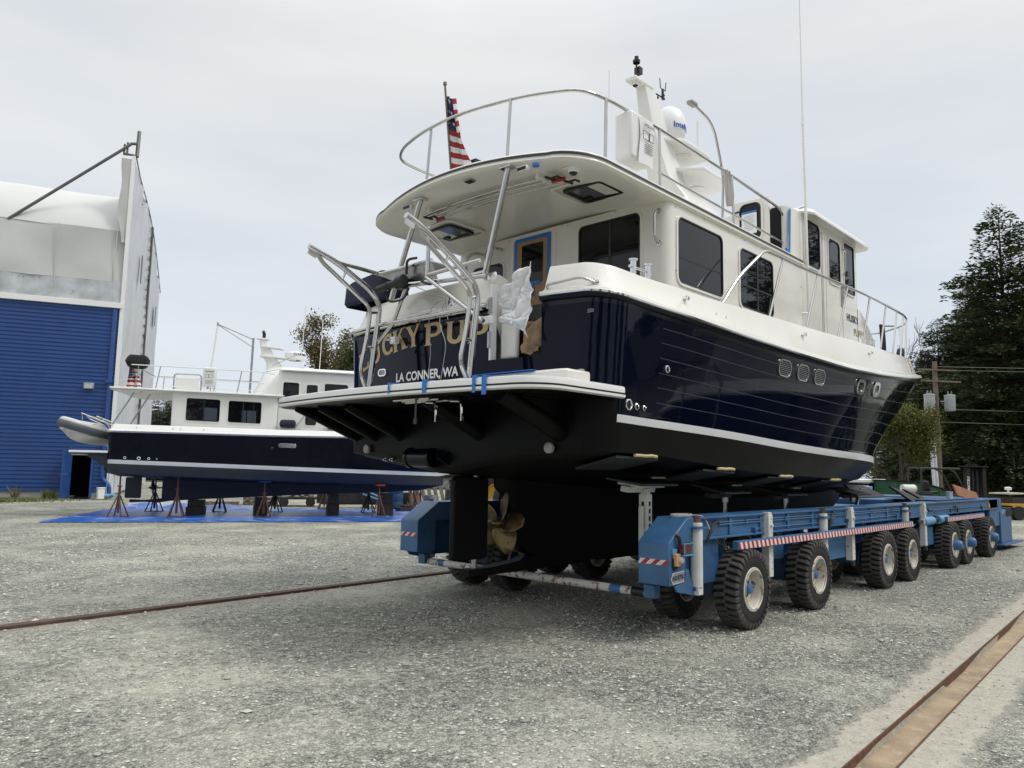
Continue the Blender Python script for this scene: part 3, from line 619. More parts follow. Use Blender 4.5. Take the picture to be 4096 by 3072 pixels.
for ch, b, z, s, a in (('L', 7.35, 2.735, .20, -24), ('U', 7.10, 2.80, .20, -20), ('C', 6.865, 2.87, .205, -14), ('K', 6.63, 2.895, .21, -10), ('Y', 6.385, 2.91, .21, -6), ('P', 6.045, 2.90, .205, -1), ('U', 5.705, 2.88, .20, 2), ('P', 5.385, 2.855, .195, 4)):
    glyph(GL[ch], (b, z), s*1.02, -a*.8, 1.28 if b < 6.2 else 1.0).build('name_letter', 'gold', boat, smooth=False)
lettering('port_lettering', 'LA CONNER, WA', .135, (5.2, 6.17, 2.535), (0, -1, 0.0), (0, 0, 1), 'white', boat, bold=.0035, sx=.98, fn=lambda p: Vector((trx(p.y)-.006, p.y, p.z+.0)))
ov = MB(); ringpanel(ov, rrect(.15, .085, .042), rrect(.115, .055, .027), (trx(6.95)-.004, 6.95, 2.66), (0, -1, 0), (0, 0, 1), .02); ov.build('vent_ring', 'chrome', boat)
ov = MB(); ov.prism(rrect(.115, .055, .027), (trx(6.95)-.003, 6.95, 2.66), (0, -1, 0), (0, 0, 1), .004); ov.build('vent_mesh', 'plate', boat)
lg = MB(); lg.prism(rrect(.07, .03, .014), (trx(4.16), 4.17, 2.485), (0, -1, 0), (0, 0, 1), .016); lg.build('courtesy_light', 'clear', boat)
bd = MB(); ringpanel(bd, rrect(.15, .028, .013), rrect(.142, .021, .010), (5.335, 4.12, 3.02), (0, -1, 0.0), (0, 0, 1), .008); bd.build('builder_plate', 'steeld', boat)
lettering('plate_lettering', 'TREATON & LOBO', .014, (5.33, 4.12, 3.015), (0, -1, 0), (0, 0, 1), 'steeld', boat, sx=1)
gh = MB(); gh.tube([(5.335, 4.58, 3.27), (5.27, 4.55, 3.31), (5.27, 4.15, 3.325), (5.38, 4.08, 3.29)], .014, 10, smooth=.05)
for p in ((5.335, 4.58, 3.27), (5.385, 4.08, 3.29)): gh.lathe(p, (-1, 0, 0), [(-.02, .035), (.0, .035), (.008, .02)], 14)
gh.build('grab_handle', 'steel', boat)
gh = MB(); gh.tube([(6.85, 4.33, 4.40), (6.76, 4.33, 4.36), (6.76, 4.33, 4.08), (6.85, 4.33, 4.04)], .014, 10, smooth=.04)
for z in (4.40, 4.04): gh.lathe((6.845, 4.33, z), (-1, 0, 0), [(0, .03), (.008, .03), (.01, .015)], 14)
gh.build('grab_handle', 'steel', boat)
# hull side fittings
def on_side(x, q): # point on starboard side
    zf, hf, xs = level1(q); x_ = min(x, xs-.05); return Vector((x, YC-hf(x_), zf(x_)))
def side_frame(x, z):
    q = (z-zs(x))/(zr(x)-zs(x)); p = on_side(x, q); t = (on_side(x+.1, q)-on_side(x-.1, q)).normalized(); v = (on_side(x, q+.05)-on_side(x, q-.05)).normalized(); return p, t, v
for x, z, r_ in ((5.70, 2.20, .042), (5.82, 2.19, .026), (5.935, 2.183, .021), (6.27, 2.58, .03)):
    p, t, v = side_frame(max(x, 5.6), z); p.x = x; n = t.cross(v); e_ = MB(); e_.lathe(p-n*.002, n, [(0, r_*1.25), (.012, r_*1.2), (.016, r_*1.0), (.006, r_*.85), (-.004, r_*.8)], 24); e_.build('exhaust_outlet', 'chrome', boat)
    e_ = MB(); e_.lathe(p+n*.003, n, [(0, r_*.86), (.002, 0)], 20); e_.build('outlet_bore', 'dark', boat)
for i, (x, z) in enumerate(((8.66, 2.845), (9.18, 2.845), (9.70, 2.845))):
    p, t, v = side_frame(x, z); n = t.cross(v); e_ = MB(); ringpanel(e_, rrect(.33, .20, .085), rrect(.30, .17, .07), p, t, v, .016); w_ = e_.build('engine_vent', 'steel', boat)
    e_ = MB()
    for k in range(7): zz = -.066+.022*k; e_.prism([(-.145, zz-.004), (.145, zz-.004), (.145, zz+.004), (-.145, zz+.004)], p+n*.004, t, v, .008)
    e_.build('louvre', 'steeld', w_)
for x, z in ((11.2, 2.86), (11.95, 2.89)):
    p, t, v = side_frame(x, z); n = t.cross(v); e_ = MB(); ringpanel(e_, rrect(.34, .22, .09), rrect(.22, .13, .055), p, t, v, .02); w_ = e_.build('porthole', 'steel', boat)
    e_ = MB(); e_.prism(rrect(.23, .14, .06), p, t, v, .006); e_.build('porthole_glass', 'glass', w_)
def bul(x, f): # point on bulwark outer face
    z = zr(x)+.10+(zcap(x)-zr(x)-.15)*f; return Vector((x, YC-(hr(x)-.035-.065*f), z))
for x, f in ((6.60, .62), (9.32, .68), (11.8, .70)):
    p = bul(x, f); e_ = MB(); e_.lathe(p, (0, -1, .15), [(0, .036), (.006, .034), (.012, .015), (.035, .015), (.037, .028), (.05, .028), (.055, .01)], 16); e_.build('fuel_cap', 'chrome', boat)
for x in (7.17, 7.37):
    p = bul(x, .40); e_ = MB(); e_.lathe(p, (0, -1, .15), [(0, .022), (.006, .02), (.006, .012), (.0, .01)], 14); e_.build('vent_fitting', 'chrome', boat)
e_ = MB(); p = bul(14.9, .45); t = (bul(15.0, .45)-bul(14.8, .45)).normalized(); v = (bul(14.9, .7)-bul(14.9, .2)).normalized(); e_.prism(rrect(.13, .19, .02), p-t.cross(v)*.0, t, v, .012); w_ = e_.build('locker_vent', 'gel2', boat); e_ = MB()
for k in range(6): e_.prism([(-.045, -.075+.028*k), (.045, -.075+.028*k), (.045, -.065+.028*k), (-.045, -.065+.028*k)], p+t.cross(v)*.012, t, v, .003)
e_.build('louvre', 'black', w_)
def bitts(x, h, zz):
    e_ = MB()
    for dx in (0, .25): e_.lathe((x+dx, YC-h, zz), (0, 0, 1), [(0, .04), (.01, .04), (.012, .03), (.15, .03), (.155, .045), (.17, .045), (.175, 0)], 16)
    e_.cyl((x-.06, YC-h, zz+.09), (x+.31, YC-h, zz+.09), .014); e_.build('mooring_bitts', 'chrome', boat)
bitts(5.98, 1.80, 3.46); bitts(12.6, 1.75, 3.62)
# davit
def davit(b, outer, inner, rungs):
    e_ = MB(); e_.tube([(a, b, z) for a, z in outer], .030, 12, smooth=.25); e_.tube([(a, b, z) for a, z in inner], .022, 12, smooth=.16)
    for p, q in rungs: e_.tube([(p[0], b, p[1]), (q[0], b, q[1])], .014, 8)
    e_.prism(rrect(.10, .07, .01), (outer[0][0]+.04, b-.005, outer[0][1]-.06), (1, 0, -.35), (.35, 0, 1), .008); e_.build('davit_frame', 'steel', boat)
davit(5.05, [(3.99, 3.76), (4.22, 3.68), (4.62, 3.45), (4.88, 3.28), (4.84, 2.95), (4.78, 2.36)], [(4.09, 3.71), (4.16, 3.62), (4.62, 3.33), (4.78, 3.23), (4.74, 2.9), (4.66, 2.56), (4.77, 2.4)], (((4.50, 3.52), (4.45, 3.44)), ((4.85, 3.20), (4.77, 3.17)), ((4.82, 2.78), (4.72, 2.78))))
davit(6.69, [(4.06, 3.81), (4.36, 3.73), (4.82, 3.51), (4.97, 3.37), (4.94, 3.06), (4.86, 2.36)], [(4.15, 3.77), (4.22, 3.68), (4.66, 3.42), (4.85, 3.31), (4.82, 3.0), (4.74, 2.60), (4.84, 2.4)], (((4.52, 3.66), (4.47, 3.55)), ((4.94, 3.27), (4.84, 3.25)), ((4.90, 2.88), (4.80, 2.88))))
e_ = MB(); X = 4.95
for p in ([(X, 6.70, 3.53), (X, 5.05, 3.42)], [(X, 6.66, 3.13), (X, 5.02, 3.13)], [(X, 6.72, 2.90), (X, 6.42, 3.12), (X, 6.22, 3.49)], [(X-.1, 5.76, 4.02), (X-.1, 5.77, 3.52)], [(X-.1, 5.78, 3.50), (X, 5.05, 2.98)], [(X-.1, 5.78, 3.52), (X, 5.12, 3.58)], [(4.42, 6.69, 3.72), (X-.02, 6.66, 3.69), (X-.02, 5.80, 3.70)]): e_.tube(p, .021, 10, smooth=.03)
e_.build('davit_crossbar', 'steel', boat)
e_ = MB(); e_.bb(X-.03, X+.30, 5.80, 6.68, 3.675, 3.69, 0); e_.add([(X-.02, 6.66, 3.68), (X-.02, 5.80, 3.69), (X+.02, 5.74, 3.50), (X+.02, 6.38, 3.55)], [(0, 1, 2, 3)]); e_.build('davit_tray', 'steeld', boat)
e_ = MB(); e_.lathe((X-.10, 6.58, 3.49), (0, -1, .09), [(0, .02), (.0, .035), (.18, .04), (.19, .05), (.20, .038), (.34, .038), (.35, .06), (.45, .06), (.46, .02), (.46, 0)], 20); e_.bb(X-.08, X+.0, 6.2, 6.30, 3.46, 3.57); e_.tube([(X-.06, 6.5, 3.45), (X-.08, 6.4, 3.33), (X-.08, 6.15, 3.33), (X-.06, 6.1, 3.45)], .012, 8, smooth=.08); e_.tube([(X-.06, 6.15, 3.6), (X-.10, 6.1, 3.74), (X-.05, 6.0, 3.75)], .014, 8, smooth=.05); e_.tube([(X-.02, 5.95, 3.5), (X-.03, 5.8, 3.44), (X-.02, 5.72, 3.47)], .014, 8, smooth=.05); e_.build('davit_winch', 'black', boat)
e_ = MB(); e_.tube([(X-.08, 6.0, 3.45), (5.15, 5.82, 3.33), (5.12, 5.78, 3.26)], .004, 6); e_.tube([(5.15, 5.86, 3.33), (5.10, 5.98, 3.28), (5.10, 6.02, 3.1), (5.12, 5.99, 2.8), (5.1, 6.02, 2.36)], .004, 6, smooth=.08); e_.tube([(5.15, 5.84, 3.3), (5.10, 5.86, 3.1), (5.11, 5.74, 2.85), (5.08, 5.8, 2.36)], .004, 6, smooth=.08); e_.tube([(5.15, 5.82, 3.3), (5.10, 5.72, 3.1)], .004, 6); e_.split('davit_cable', 'steeld', boat)
e_ = MB(); e_.prism(rrect(.24, .17, .02), (5.275, 5.74, 3.31), (0, -1, 0), (0.06, 0, 1), .01); e_.lathe((5.24, 5.80, 3.27), (-1, 0, 0), [(0, .05), (.04, .05), (.06, .02), (.07, 0)], 14); e_.box((5.2, 5.79, 3.33), (.05, .05, .10)); e_.build('cable_block', 'chrome', boat, bevel=.004)
for b in (6.66, 5.20):
    e_ = MB(); e_.bb(5.13, 5.2, b-.045, b+.045, 3.0 if b < 6 else 2.95, 3.08 if b < 6 else 3.03); e_.cyl((4.97, b, 3.05 if b < 6 else 2.99), (5.11, b, 3.05 if b < 6 else 2.99), .016); e_.build('davit_standoff', 'gel2', boat, bevel=.01)
# stern rail strip along the transom
e_ = MB(); e_.tube([(trx(b)-.05, b, 3.165) for b in [5.28+.1*i for i in range(24)]], .016, 8); e_.build('transom_rub_strip', 'steel', boat)
# ---- superstructure
BS, BP = 4.22, 7.52
def body(parent, name, mt, x0, x1, y0, y1, z0, z1f, r=.12, tilt=(0, 0), off=None, bevel=0):
    rows = []; cx, cy = (x0+x1)/2, (y0+y1)/2
    base = rrect(x1-x0, y1-y0, r, 6)
    z1 = z1f if callable(z1f) else (lambda x, y: z1f)
    mb = MB(); lo = [(cx+a, cy+b, z0) for a, b in base]; hi = []
    for a, b in base: x = cx+a; x = x+(tilt[0] if a < 0 else tilt[1]); hi.append((x, cy+b, z1(x, cy+b)))
    mb.grid([lo, hi], 0, closed=True); mb.add(hi, [tuple(range(len(hi)))])
    return mb.build(name, mt, parent, off=off, bevel=bevel)
cabin = body(boat, 'cabin', 'gel', 6.85, 10.4, BS, BP, 2.66, 4.53, .10)
roofcam = lambda b: .11*(1-((b-YC)/1.66)**2)
# windows: salon side, aft wall, door
window(cabin, (7.53, BS, 4.0), (1, 0, 0), (0, 0, 1), .98, .72, .08, hb=((-.08, .022),))
window(cabin, (8.92, BS, 3.98), (1, 0, 0), (0, 0, 1), .90, .72, .08, mull=((.02, .035),), hb=((-.08, .02),))
window(cabin, (6.85, 4.99, 4.02), (0, -1, 0), (0, 0, 1), .84, .82, .07, mull=((.02, .03),))
cm = MB(); ringpanel(cm, rrect(.72, 1.78, .10), rrect(.68, 1.74, .085), (6.85, 6.13, 3.62), (0, -1, 0), (0, 0, 1), .012); dr = cm.build('cabin_door', 'gel2', boat)
cm = MB(); cm.prism(rrect(.60, 1.1, .01), (6.845, 6.15, 3.93), (0, -1, 0), (0, 0, 1), .004); cm.build('masking_tape', 'tape', dr)
cm = MB(); cm.prism(rrect(.50, 1.0, .01), (6.840, 6.15, 3.93), (0, -1, 0), (0, 0, 1), .003); cm.build('masking_paper', 'card', dr)
cm = MB(); cm.prism(rrect(.35, .50, .02), (6.8365, 6.14, 4.13), (0, -1, 0), (0, 0, 1), .003); cm.build('door_glass', 'glass', dr)
cm = MB(); cm.bb(6.826, 6.832, 6.00, 6.28, 3.86, 3.90); cm.bb(6.82, 6.8255, 6.10, 6.13, 3.72, 3.88); cm.build('masking_tape', 'tape', dr)
window(cabin, (6.85, 6.92, 3.85), (0, -1, 0), (0, 0, 1), .55, .75, .08)
e_ = MB()
for b in (6.78, 7.14):
    e_.tube([(6.84, b-.12, 4.40), (6.70, b-.10, 4.40), (6.66, b, 4.34), (6.66, b, 3.9), (6.60, b, 2.75)], .019, 10, smooth=.08)
for z in (3.2, 3.5, 3.8, 4.08): e_.bb(6.63, 6.70, 6.78, 7.14, z, z+.03)
e_.build('cockpit_ladder', 'steel', boat)
# boat deck roof
def roof_outline(ins, zf):
    P = []; r = .42-ins*.5; y0 = BS-.03+ins; y1 = 2*YC-y0; xa = 5.30+ins
    P.append((10.32, y0))
    for i in range(26): P.append((10.0-(10.0-xa-r)*i/25, y0))
    for i in range(1, 9): t = rad(90*i/8); P.append((xa+r-r*math.sin(t), y0+r-r*math.cos(t)))
    m_ = 22
    for i in range(1, m_): b = (y0+r)+(y1-y0-2*r)*i/m_; P.append((xa-.19*(1-((b-YC)/(y1-r-YC))**2), b))
    for i in range(0, 9): t = rad(90*(8-i)/8); P.append((xa+r-r*math.sin(t), y1-r+r*math.cos(t)))
    for i in range(26): P.append((xa+r+(10.0-xa-r)*i/25, y1))
    P.append((10.32, y1)); return [(x, y, zf+roofcam(y)*(1 if ins < 0.02 else 1)) for x, y in P]
rows = [roof_outline(.34, 4.605), roof_outline(.05, 4.605), roof_outline(.012, 4.597), roof_outline(0, 4.578), roof_outline(0, 4.562), roof_outline(-.008, 4.560), roof_outline(-.008, 4.545), roof_outline(0, 4.543), roof_outline(-.004, 4.525), roof_outline(-.01, 4.515), roof_outline(.01, 4.495), roof_outline(.05, 4.485), roof_outline(.10, 4.475), roof_outline(.34, 4.462)]
rf = MB(); n = len(rows[0]); rf.grid(rows, lambda j, i: 1 if j in (3, 5) else 0)
for a, fl in ((rows[0], 0), (rows[-1], 1)):
    h_ = n//2
    for i in range(h_):
        L = []; k = 8
        for t in range(k+1): p = Vector(a[i]).lerp(Vector(a[n-1-i]), t/k); p.z = a[0][2]-roofcam(a[0][1])+roofcam(p.y); L.append(p)
        if i: rf.grid([pl, L], 0)
        pl = L
rf.build('boat_deck', ['gel', 'char'], boat, ang=50)
def under(x, y, z=4.462): return (x, y, z+roofcam(y))
for cx, cy in ((6.17, 4.70), (6.17, 6.95)):
    e_ = MB(); zz = 4.462+roofcam(cy)-.012
    ringpanel(e_, rrect(.50, .44, .04), rrect(.42, .36, .03), (cx, cy, zz+.012), (0, 1, 0), (1, 0, 0), .022, 0); ringpanel(e_, rrect(.74, .66, .09), rrect(.66, .58, .07), (cx, cy, zz+.014), (0, 1, 0), (1, 0, 0), .008, 1); w_ = e_.build('deck_hatch', ['black', 'gel'], boat)
    e_ = MB(); e_.prism(rrect(.42, .36, .03), (cx, cy, zz+.014), (0, 1, 0), (1, 0, 0), .006); e_.build('hatch_glass', 'hatchglass', w_)
    e_ = MB(); e_.box((cx+.10, cy+.14, zz-.01), (.05, .09, .03)); e_.build('hatch_latch', 'black', w_)
e_ = MB()   # boat hook poles clipped under the roof
for x, y0, y1, dz, r_ in ((5.52, 6.62, 4.86, .045, .017), (5.60, 6.58, 4.78, .05, .013), (5.69, 6.5, 4.72, .06, .013)):
    e_.tube([under(x, y0-(y0-y1)*i/8, 4.462-dz) for i in range(9)], r_, 8)
e_.split('boat_hook', 'steel', boat)
e_ = MB()
for y in (6.52, 4.86): e_.bb(5.46, 5.74, y-.02, y+.02, 4.41+roofcam(y), 4.47+roofcam(y))
e_.split('pole_clip', 'gel2', boat)
e_ = MB(); e_.tube([under(5.60, 4.78, 4.41), under(5.60, 4.62, 4.41)], .022, 10); e_.tube([under(5.69, 6.62, 4.40), under(5.69, 6.5, 4.40)], .022, 10); e_.split('hook_head', 'red', boat)
e_ = MB()
for x, y in ((5.52, 4.75), (5.69, 4.66), (5.58, 6.66)):
    z = 4.405+roofcam(y); e_.tube([(x-.06, y, z), (x+.06, y-.02, z)], .014, 8); e_.tube([(x, y, z), (x, y-.10, z), (x+.05, y-.12, z-.01)], .012, 8)
e_.split('hook_head', 'black', boat)
for x, y, nm in ((5.24, 4.84, 0), (5.26, 6.62, 0)):
    e_ = MB(); z = 4.455+roofcam(y); e_.box((x, y, z-.022), (.06, .13, .05)); o = e_.build('deck_light', 'gel2', boat, bevel=.012); e_ = MB(); e_.box((x-.032, y, z-.025), (.004, .11, .032)); e_.build('light_lens', 'glass', o)
e_ = MB(); z = 4.47+roofcam(5.58); e_.box((5.24, 5.60, z-.01), (.08, .12, .006)); o = e_.build('speaker_grille', 'steeld', boat); e_ = MB(); [e_.box((5.205+.014*k, 5.60, z-.0145), (.006, .09, .003)) for k in range(6)]; e_.build('grille_slot', 'black', o)
def dome_cam(parent, x, y, z, s=1, off=None):
    e_ = MB(); e_.box((x, y, z-.006*s), (.16*s, .13*s, .012*s)); e_.lathe((x, y, z-.01*s), (0, 0, -1), [(0, .058*s), (.02*s, .055*s), (.03*s, .042*s)], 18); o = e_.build('camera_dome', 'gel2', parent, off=off)
    e_ = MB(); e_.lathe((x, y, z-.035*s), (0, 0, -1), [(0, .042*s), (.015*s, .036*s), (.03*s, .018*s), (.036*s, 0)], 16); e_.build('camera_lens', 'black', o)
dome_cam(boat, 5.55, 4.47, 4.47+roofcam(4.47))
bt = MB(); bt.box((5.24, 4.68, 4.50), (.05, .06, .03), rz=.5); bt.build('masking_tape', 'tape', boat)
for top, bot in (((5.22, 5.03, 4.555), (5.19, 5.30, 3.47)), ((5.26, 6.41, 4.56), (5.20, 6.80, 3.47))):
    e_ = MB(); e_.tube([bot, top], .030, 14); e_.box(top, (.10, .15, .012)); e_.build('roof_post', 'steel', boat)
e_ = MB(); e_.cyl((5.24, 5.19, 3.52), (5.24, 5.42, 3.52), .02); e_.cyl((5.24, 5.30, 3.47), (5.24, 5.30, 3.52), .035); e_.build('post_cleat', 'chrome', boat)
# upper rails
def posts(parent, name, L, r_, mt='steel', off=None):
    for p, q in L: MB().tube([p, q], r_, 10).build(name, mt, parent, off=off)
RT = [(10.0, 4.33, 5.17), (9.8, 4.31, 5.235), (8.3, 4.28, 5.255), (6.7, 4.27, 5.27), (5.85, 4.27, 5.25), (5.50, 4.36, 5.26), (5.33, 4.85, 5.30), (5.27, 5.4, 5.345), (5.26, 5.9, 5.38), (5.32, 6.5, 5.405), (5.47, 7.05, 5.41), (5.68, 7.36, 5.42), (6.0, 7.42, 5.42), (10.0, 7.42, 5.40)]
MB().tube(RT, .019, 12, smooth=.30).build('upper_rail', 'steel', boat)
MB().tube([(10.0, 4.33, 4.78), (6.75, 4.27, 4.78)], .015, 10).build('lower_rail', 'steel', boat)
posts(boat, 'rail_post', [((5.27, 5.10, 4.60), (5.29, 5.08, 5.32)), ((5.33, 6.42, 4.60), (5.33, 6.35, 5.40)), ((5.78, 4.26, 4.58), (5.80, 4.27, 5.25)), ((6.76, 4.26, 4.58), (6.76, 4.27, 5.27)), ((8.42, 4.26, 4.58), (8.42, 4.28, 5.25)), ((6.35, 7.42, 4.58), (6.35, 7.42, 5.42)), ((8.2, 7.42, 4.58), (8.2, 7.42, 5.41))], .017)
# pilothouse
def phz(x, y): return 5.30+.06*(1-((y-YC)/1.6)**2)
ph = body(boat, 'pilothouse', 'gel', 9.95, 12.72, BS+.03, 2*YC-BS-.03, 3.0, phz, .16, tilt=(0, .0))
window(ph, (10.78, BS+.03, 4.92), (1, 0, 0), (0, 0, 1), .54, .66, .10)
window(ph, (12.24, BS+.03, 4.85), (1, 0, 0), (0, 0, 1), .42, .78, .05)
e_ = MB(); ringpanel(e_, rrect(.66, 1.95, .05), rrect(.64, 1.93, .045), (11.62, BS+.03, 4.24), (1, 0, 0), (0, 0, 1), .008); dr = e_.build('side_door', 'gel2', boat); window(dr, (11.62, BS+.03, 4.84), (1, 0, 0), (0, 0, 1), .44, .66, .09, hb=((.0, .03),))
e_ = MB(); e_.tube([(11.93, BS-.0, 4.50), (11.93, BS-.05, 4.48), (11.93, BS-.05, 4.36), (11.93, BS, 4.34)], .012, 8, smooth=.03); e_.tube([(11.95, BS+.02, 5.12), (11.95, BS-.03, 5.08), (11.95, BS-.03, 4.75), (11.95, BS+.02, 4.7)], .010, 8, smooth=.03); e_.bb(11.89, 11.96, BS+.01, BS+.028, 4.2, 4.52); e_.build('door_handle', 'steeld', dr)
e_ = MB(); [e_.bb(x, x+.008, BS+.024, BS+.032, 3.2, 5.2) for x in (11.12, 11.17)]; e_.build('wall_seam', 'steeld', boat)
lettering('bow_name_lettering', 'HUSKY', .16, (12.35, BS+.03, 4.02), (1, 0, 0), (0, 0, 1), 'inkk', boat, bold=.004); lettering('bow_name_lettering', 'PUPPY', .16, (12.62, BS+.03, 3.82), (1, 0, 0), (0, 0, 1), 'gold', boat, bold=.004)
# aft wall of the pilothouse: open doorway and hinged door
e_ = MB(); e_.prism(rrect(.17, .72, .05), (9.95, 4.415, 4.93), (0, -1, 0), (0, 0, 1), .004); e_.build('doorway', 'dark', boat)
e_ = MB(); e_.bb(9.62, 9.66, 4.36, 4.90, 4.60, 5.36); dr = e_.build('aft_door', 'gel', boat, bevel=.01)
window(dr, (9.62, 4.62, 5.04), (0, -1, 0), (0, 0, 1), .30, .52, .09)
e_ = MB(); e_.prism(rrect(.22, .30, .004), (9.598, 4.63, 5.02), (0, -1, 0.0), (0, 0, 1), .003, 0); e_.build('notice_sheet', 'white', dr)
e_ = MB(); e_.prism(rrect(.22, .03, .004), (9.594, 4.63, 5.175), (0, -1, 0.0), (0, 0, 1), .003, 0); e_.build('masking_tape', 'tape', dr)
e_ = MB()
for k in range(9): e_.prism(rrect(.16-.03*(k % 3 == 2), .007, .003), (9.5945, 4.63, 5.12-.024*k), (0, -1, 0), (0, 0, 1), .001)
e_.build('notice_writing', 'steeld', dr)
e_ = MB(); e_.tube([(9.6, 4.86, 5.18), (9.56, 4.85, 5.19), (9.56, 4.76, 5.20)], .014, 8); e_.build('door_handle', 'black', dr)
e_ = MB(); e_.box((10.02, 4.245, 4.95), (.05, .006, .62), rot=Matrix.Rotation(.07, 3, 'Y')); e_.box((9.93, 4.24, 4.64), (.12, .02, .05)); e_.build('masking_tape', 'tape', boat)
e_ = MB(); rows = []
for t, z, o_ in ((0, 5.30, .02), (.02, 5.30, -.10), (.05, 5.33, -.11), (.1, 5.40, -.02), (.3, 5.46, .12), (.8, 5.50, .45)):
    rows.append([(11.62+a*(1-o_*0)+.0, YC+b, z+.05*(1-(b/1.6)**2)) for a, b in [(x*(1-max(o_, 0)*.5), y*(1-max(o_, 0)*.5)) for x, y in rrect(2.42-(o_+.1)*1.2, 3.52-(o_+.1)*1.2, .22, 6)]])
e_.grid(rows, 0, closed=True); e_.add(rows[-1], [tuple(range(len(rows[-1])))]); e_.add(rows[0], [tuple(range(len(rows[0])))])
e_.v = [(x+(.12 if x > 12.5 else 0), y, z) for x, y, z in e_.v]; e_.build('pilothouse_roof', 'gel2', boat, ang=50)
e_ = MB(); e_.lathe((12.1, 4.75, 5.42), (0, 0, 1), [(0, .05), (.02, .03), (.12, .035), (.16, .06), (.21, .06), (.23, .03), (.23, 0)], 16); e_.build('gps_antenna', 'gel2', boat)
# forward trunk
e_ = MB(); rows = []
for x, w_, zt in ((12.6, 1.62, 4.42), (12.9, 1.6, 4.38), (13.3, 1.56, 4.22), (13.9, 1.45, 4.08), (14.4, 1.3, 3.98), (14.75, 1.12, 3.85), (14.95, .95, 3.6), (15.0, .9, 3.3)):
    rows.append([(x, YC-w_, 3.1), (x, YC-w_, zt-.16), (x, YC-w_+.05, zt-.05), (x, YC-w_+.18, zt), (x, YC, zt+.05), (x, YC+w_-.18, zt), (x, YC+w_-.05, zt-.05), (x, YC+w_, zt-.16), (x, YC+w_, 3.1)])
e_.grid(rows, 0); e_.add(rows[-1], [tuple(range(9))]); e_.build('trunk_cabin', 'gel', boat, ang=60)
# bow rail
def railp(x, dz, ins=.22): return (x, YC-max(hr(x)-ins, 0), zcap(x)+dz)
RB = [railp(7.55, -.02), railp(7.95, .38), railp(8.52, .80, .17), railp(8.9, .80, .17)]+[railp(x, .78+.0*(x), .17) for x in (9.5, 10.2, 11, 12, 13, 14, 15, 15.8, 16.5, 17.0, 17.5)]
xm = [p for p in RB]; tip = [(17.85, YC-.35, zcap(17.8)+.74), (17.95, YC, zcap(17.9)+.74), (17.85, YC+.35, zcap(17.8)+.74)]
mir = [(p[0], 2*YC-p[1], p[2]) for p in RB[::-1]]
MB().tube(RB[:3]+[railp(8.75, .80, .17)]+RB[4:]+tip+mir, .019, 12, smooth=.22).build('bow_rail', 'steel', boat)
L = []
for x in (8.65, 9.75, 10.85, 11.9, 12.9, 13.8, 14.6, 15.4, 16.2, 17.0):
    a, b = railp(x, -.01, .20), railp(x+.36, .78, .17); L += [(a, b), ((a[0], 2*YC-a[1], a[2]), (b[0], 2*YC-b[1], b[2]))]
posts(boat, 'bow_rail_post', L, .015)
# whip antennas
e_ = MB(); e_.tube([(10.42, 4.17, 3.90), (10.40, 4.17, 5.40)], .020, 10); e_.tube([(10.40, 4.17, 5.4), (10.34, 4.16, 6.62)], .017, 10, 0); e_.tube([(10.34, 4.16, 6.6), (10.28, 4.14, 8.9)], [.012, .006], 8); e_.build('whip_antenna', 'gel2', boat)
e_ = MB(); e_.cyl((10.42, 4.17, 3.84), (10.42, 4.17, 3.97), .024); e_.cyl((10.42, 4.17, 3.84), (10.34, 4.24, 3.84), .018); e_.lathe((10.34, 4.25, 3.84), (0, -1, 0), [(0, .045), (.01, .045), (.02, .02)], 14); e_.cyl((10.405, 4.16, 5.38), (10.38, 4.26, 5.36), .018); e_.cyl((10.34, 4.16, 6.55), (10.34, 4.16, 6.68), .02); e_.split('antenna_mount', 'chrome', boat)
for p, h in (((8.3, 5.87, 5.1), .95), ((10.42, 5.87, 6.45), .72), ((5.85, 4.27, 5.25), .30)):
    e_ = MB(); e_.tube([p, (p[0], p[1], p[2]+h)], .018 if h > .5 else .004, 8); e_.build('stub_antenna', 'gel2', boat)
# mast, satellite dome, radar
e_ = MB()
def fairing(mb, secs): # secs: (cx, halflen, halfwid, z)
    rows = [[(cx+a*hl*2, YC+b*hw*2, z) for a, b in rrect(1, 1, .07, 3)] for cx, hl, hw, z in secs]; mb.grid(rows, 0, closed=True); mb.add(rows[-1], [tuple(range(len(rows[-1])))]); mb.add(rows[0], [tuple(range(len(rows[0])))])
fairing(e_, [(9.95, .75, .6, 4.62), (9.95, .65, .5, 5.25), (9.9, .45, .34, 5.6), (9.5, .26, .17, 5.9), (9.3, .24, .13, 6.3), (9.15, .22, .11, 6.6), (8.93, .13, .08, 7.12), (8.92, .12, .08, 7.16)])
e_.prism([(8.55, 0), (9.0, .0), (9.03, .05), (8.55, .05)], (0, YC+.09, 7.11), (1, 0, 0), (0, 0, 1), .18)
e_.build('radar_mast', 'gel2', boat, bevel=.01)
for x0, x1, z, wd_ in ((9.2, 10.35, 6.42, .30), (9.45, 10.75, 6.02, .50)):
    e_ = MB(); P = [(x0, YC-.1), (x0+.3, YC-wd_), (x1-.1, YC-wd_), (x1, YC-wd_*.6), (x1, YC+wd_*.6), (x1-.1, YC+wd_), (x0+.3, YC+wd_), (x0, YC+.1)]; e_.prism([(a, b) for a, b in P], (0, 0, z), (1, 0, 0), (0, 1, 0), .06); o = e_.build('mast_shelf', 'gel2', boat, bevel=.015)
    e_ = MB(); e_.lathe((x1-.42, YC-.02, z), (0, 0, -1), [(0, .13), (.008, .13), (.01, .11), (.01, 0)], 24); e_.build('inspection_plate', 'gel', o)
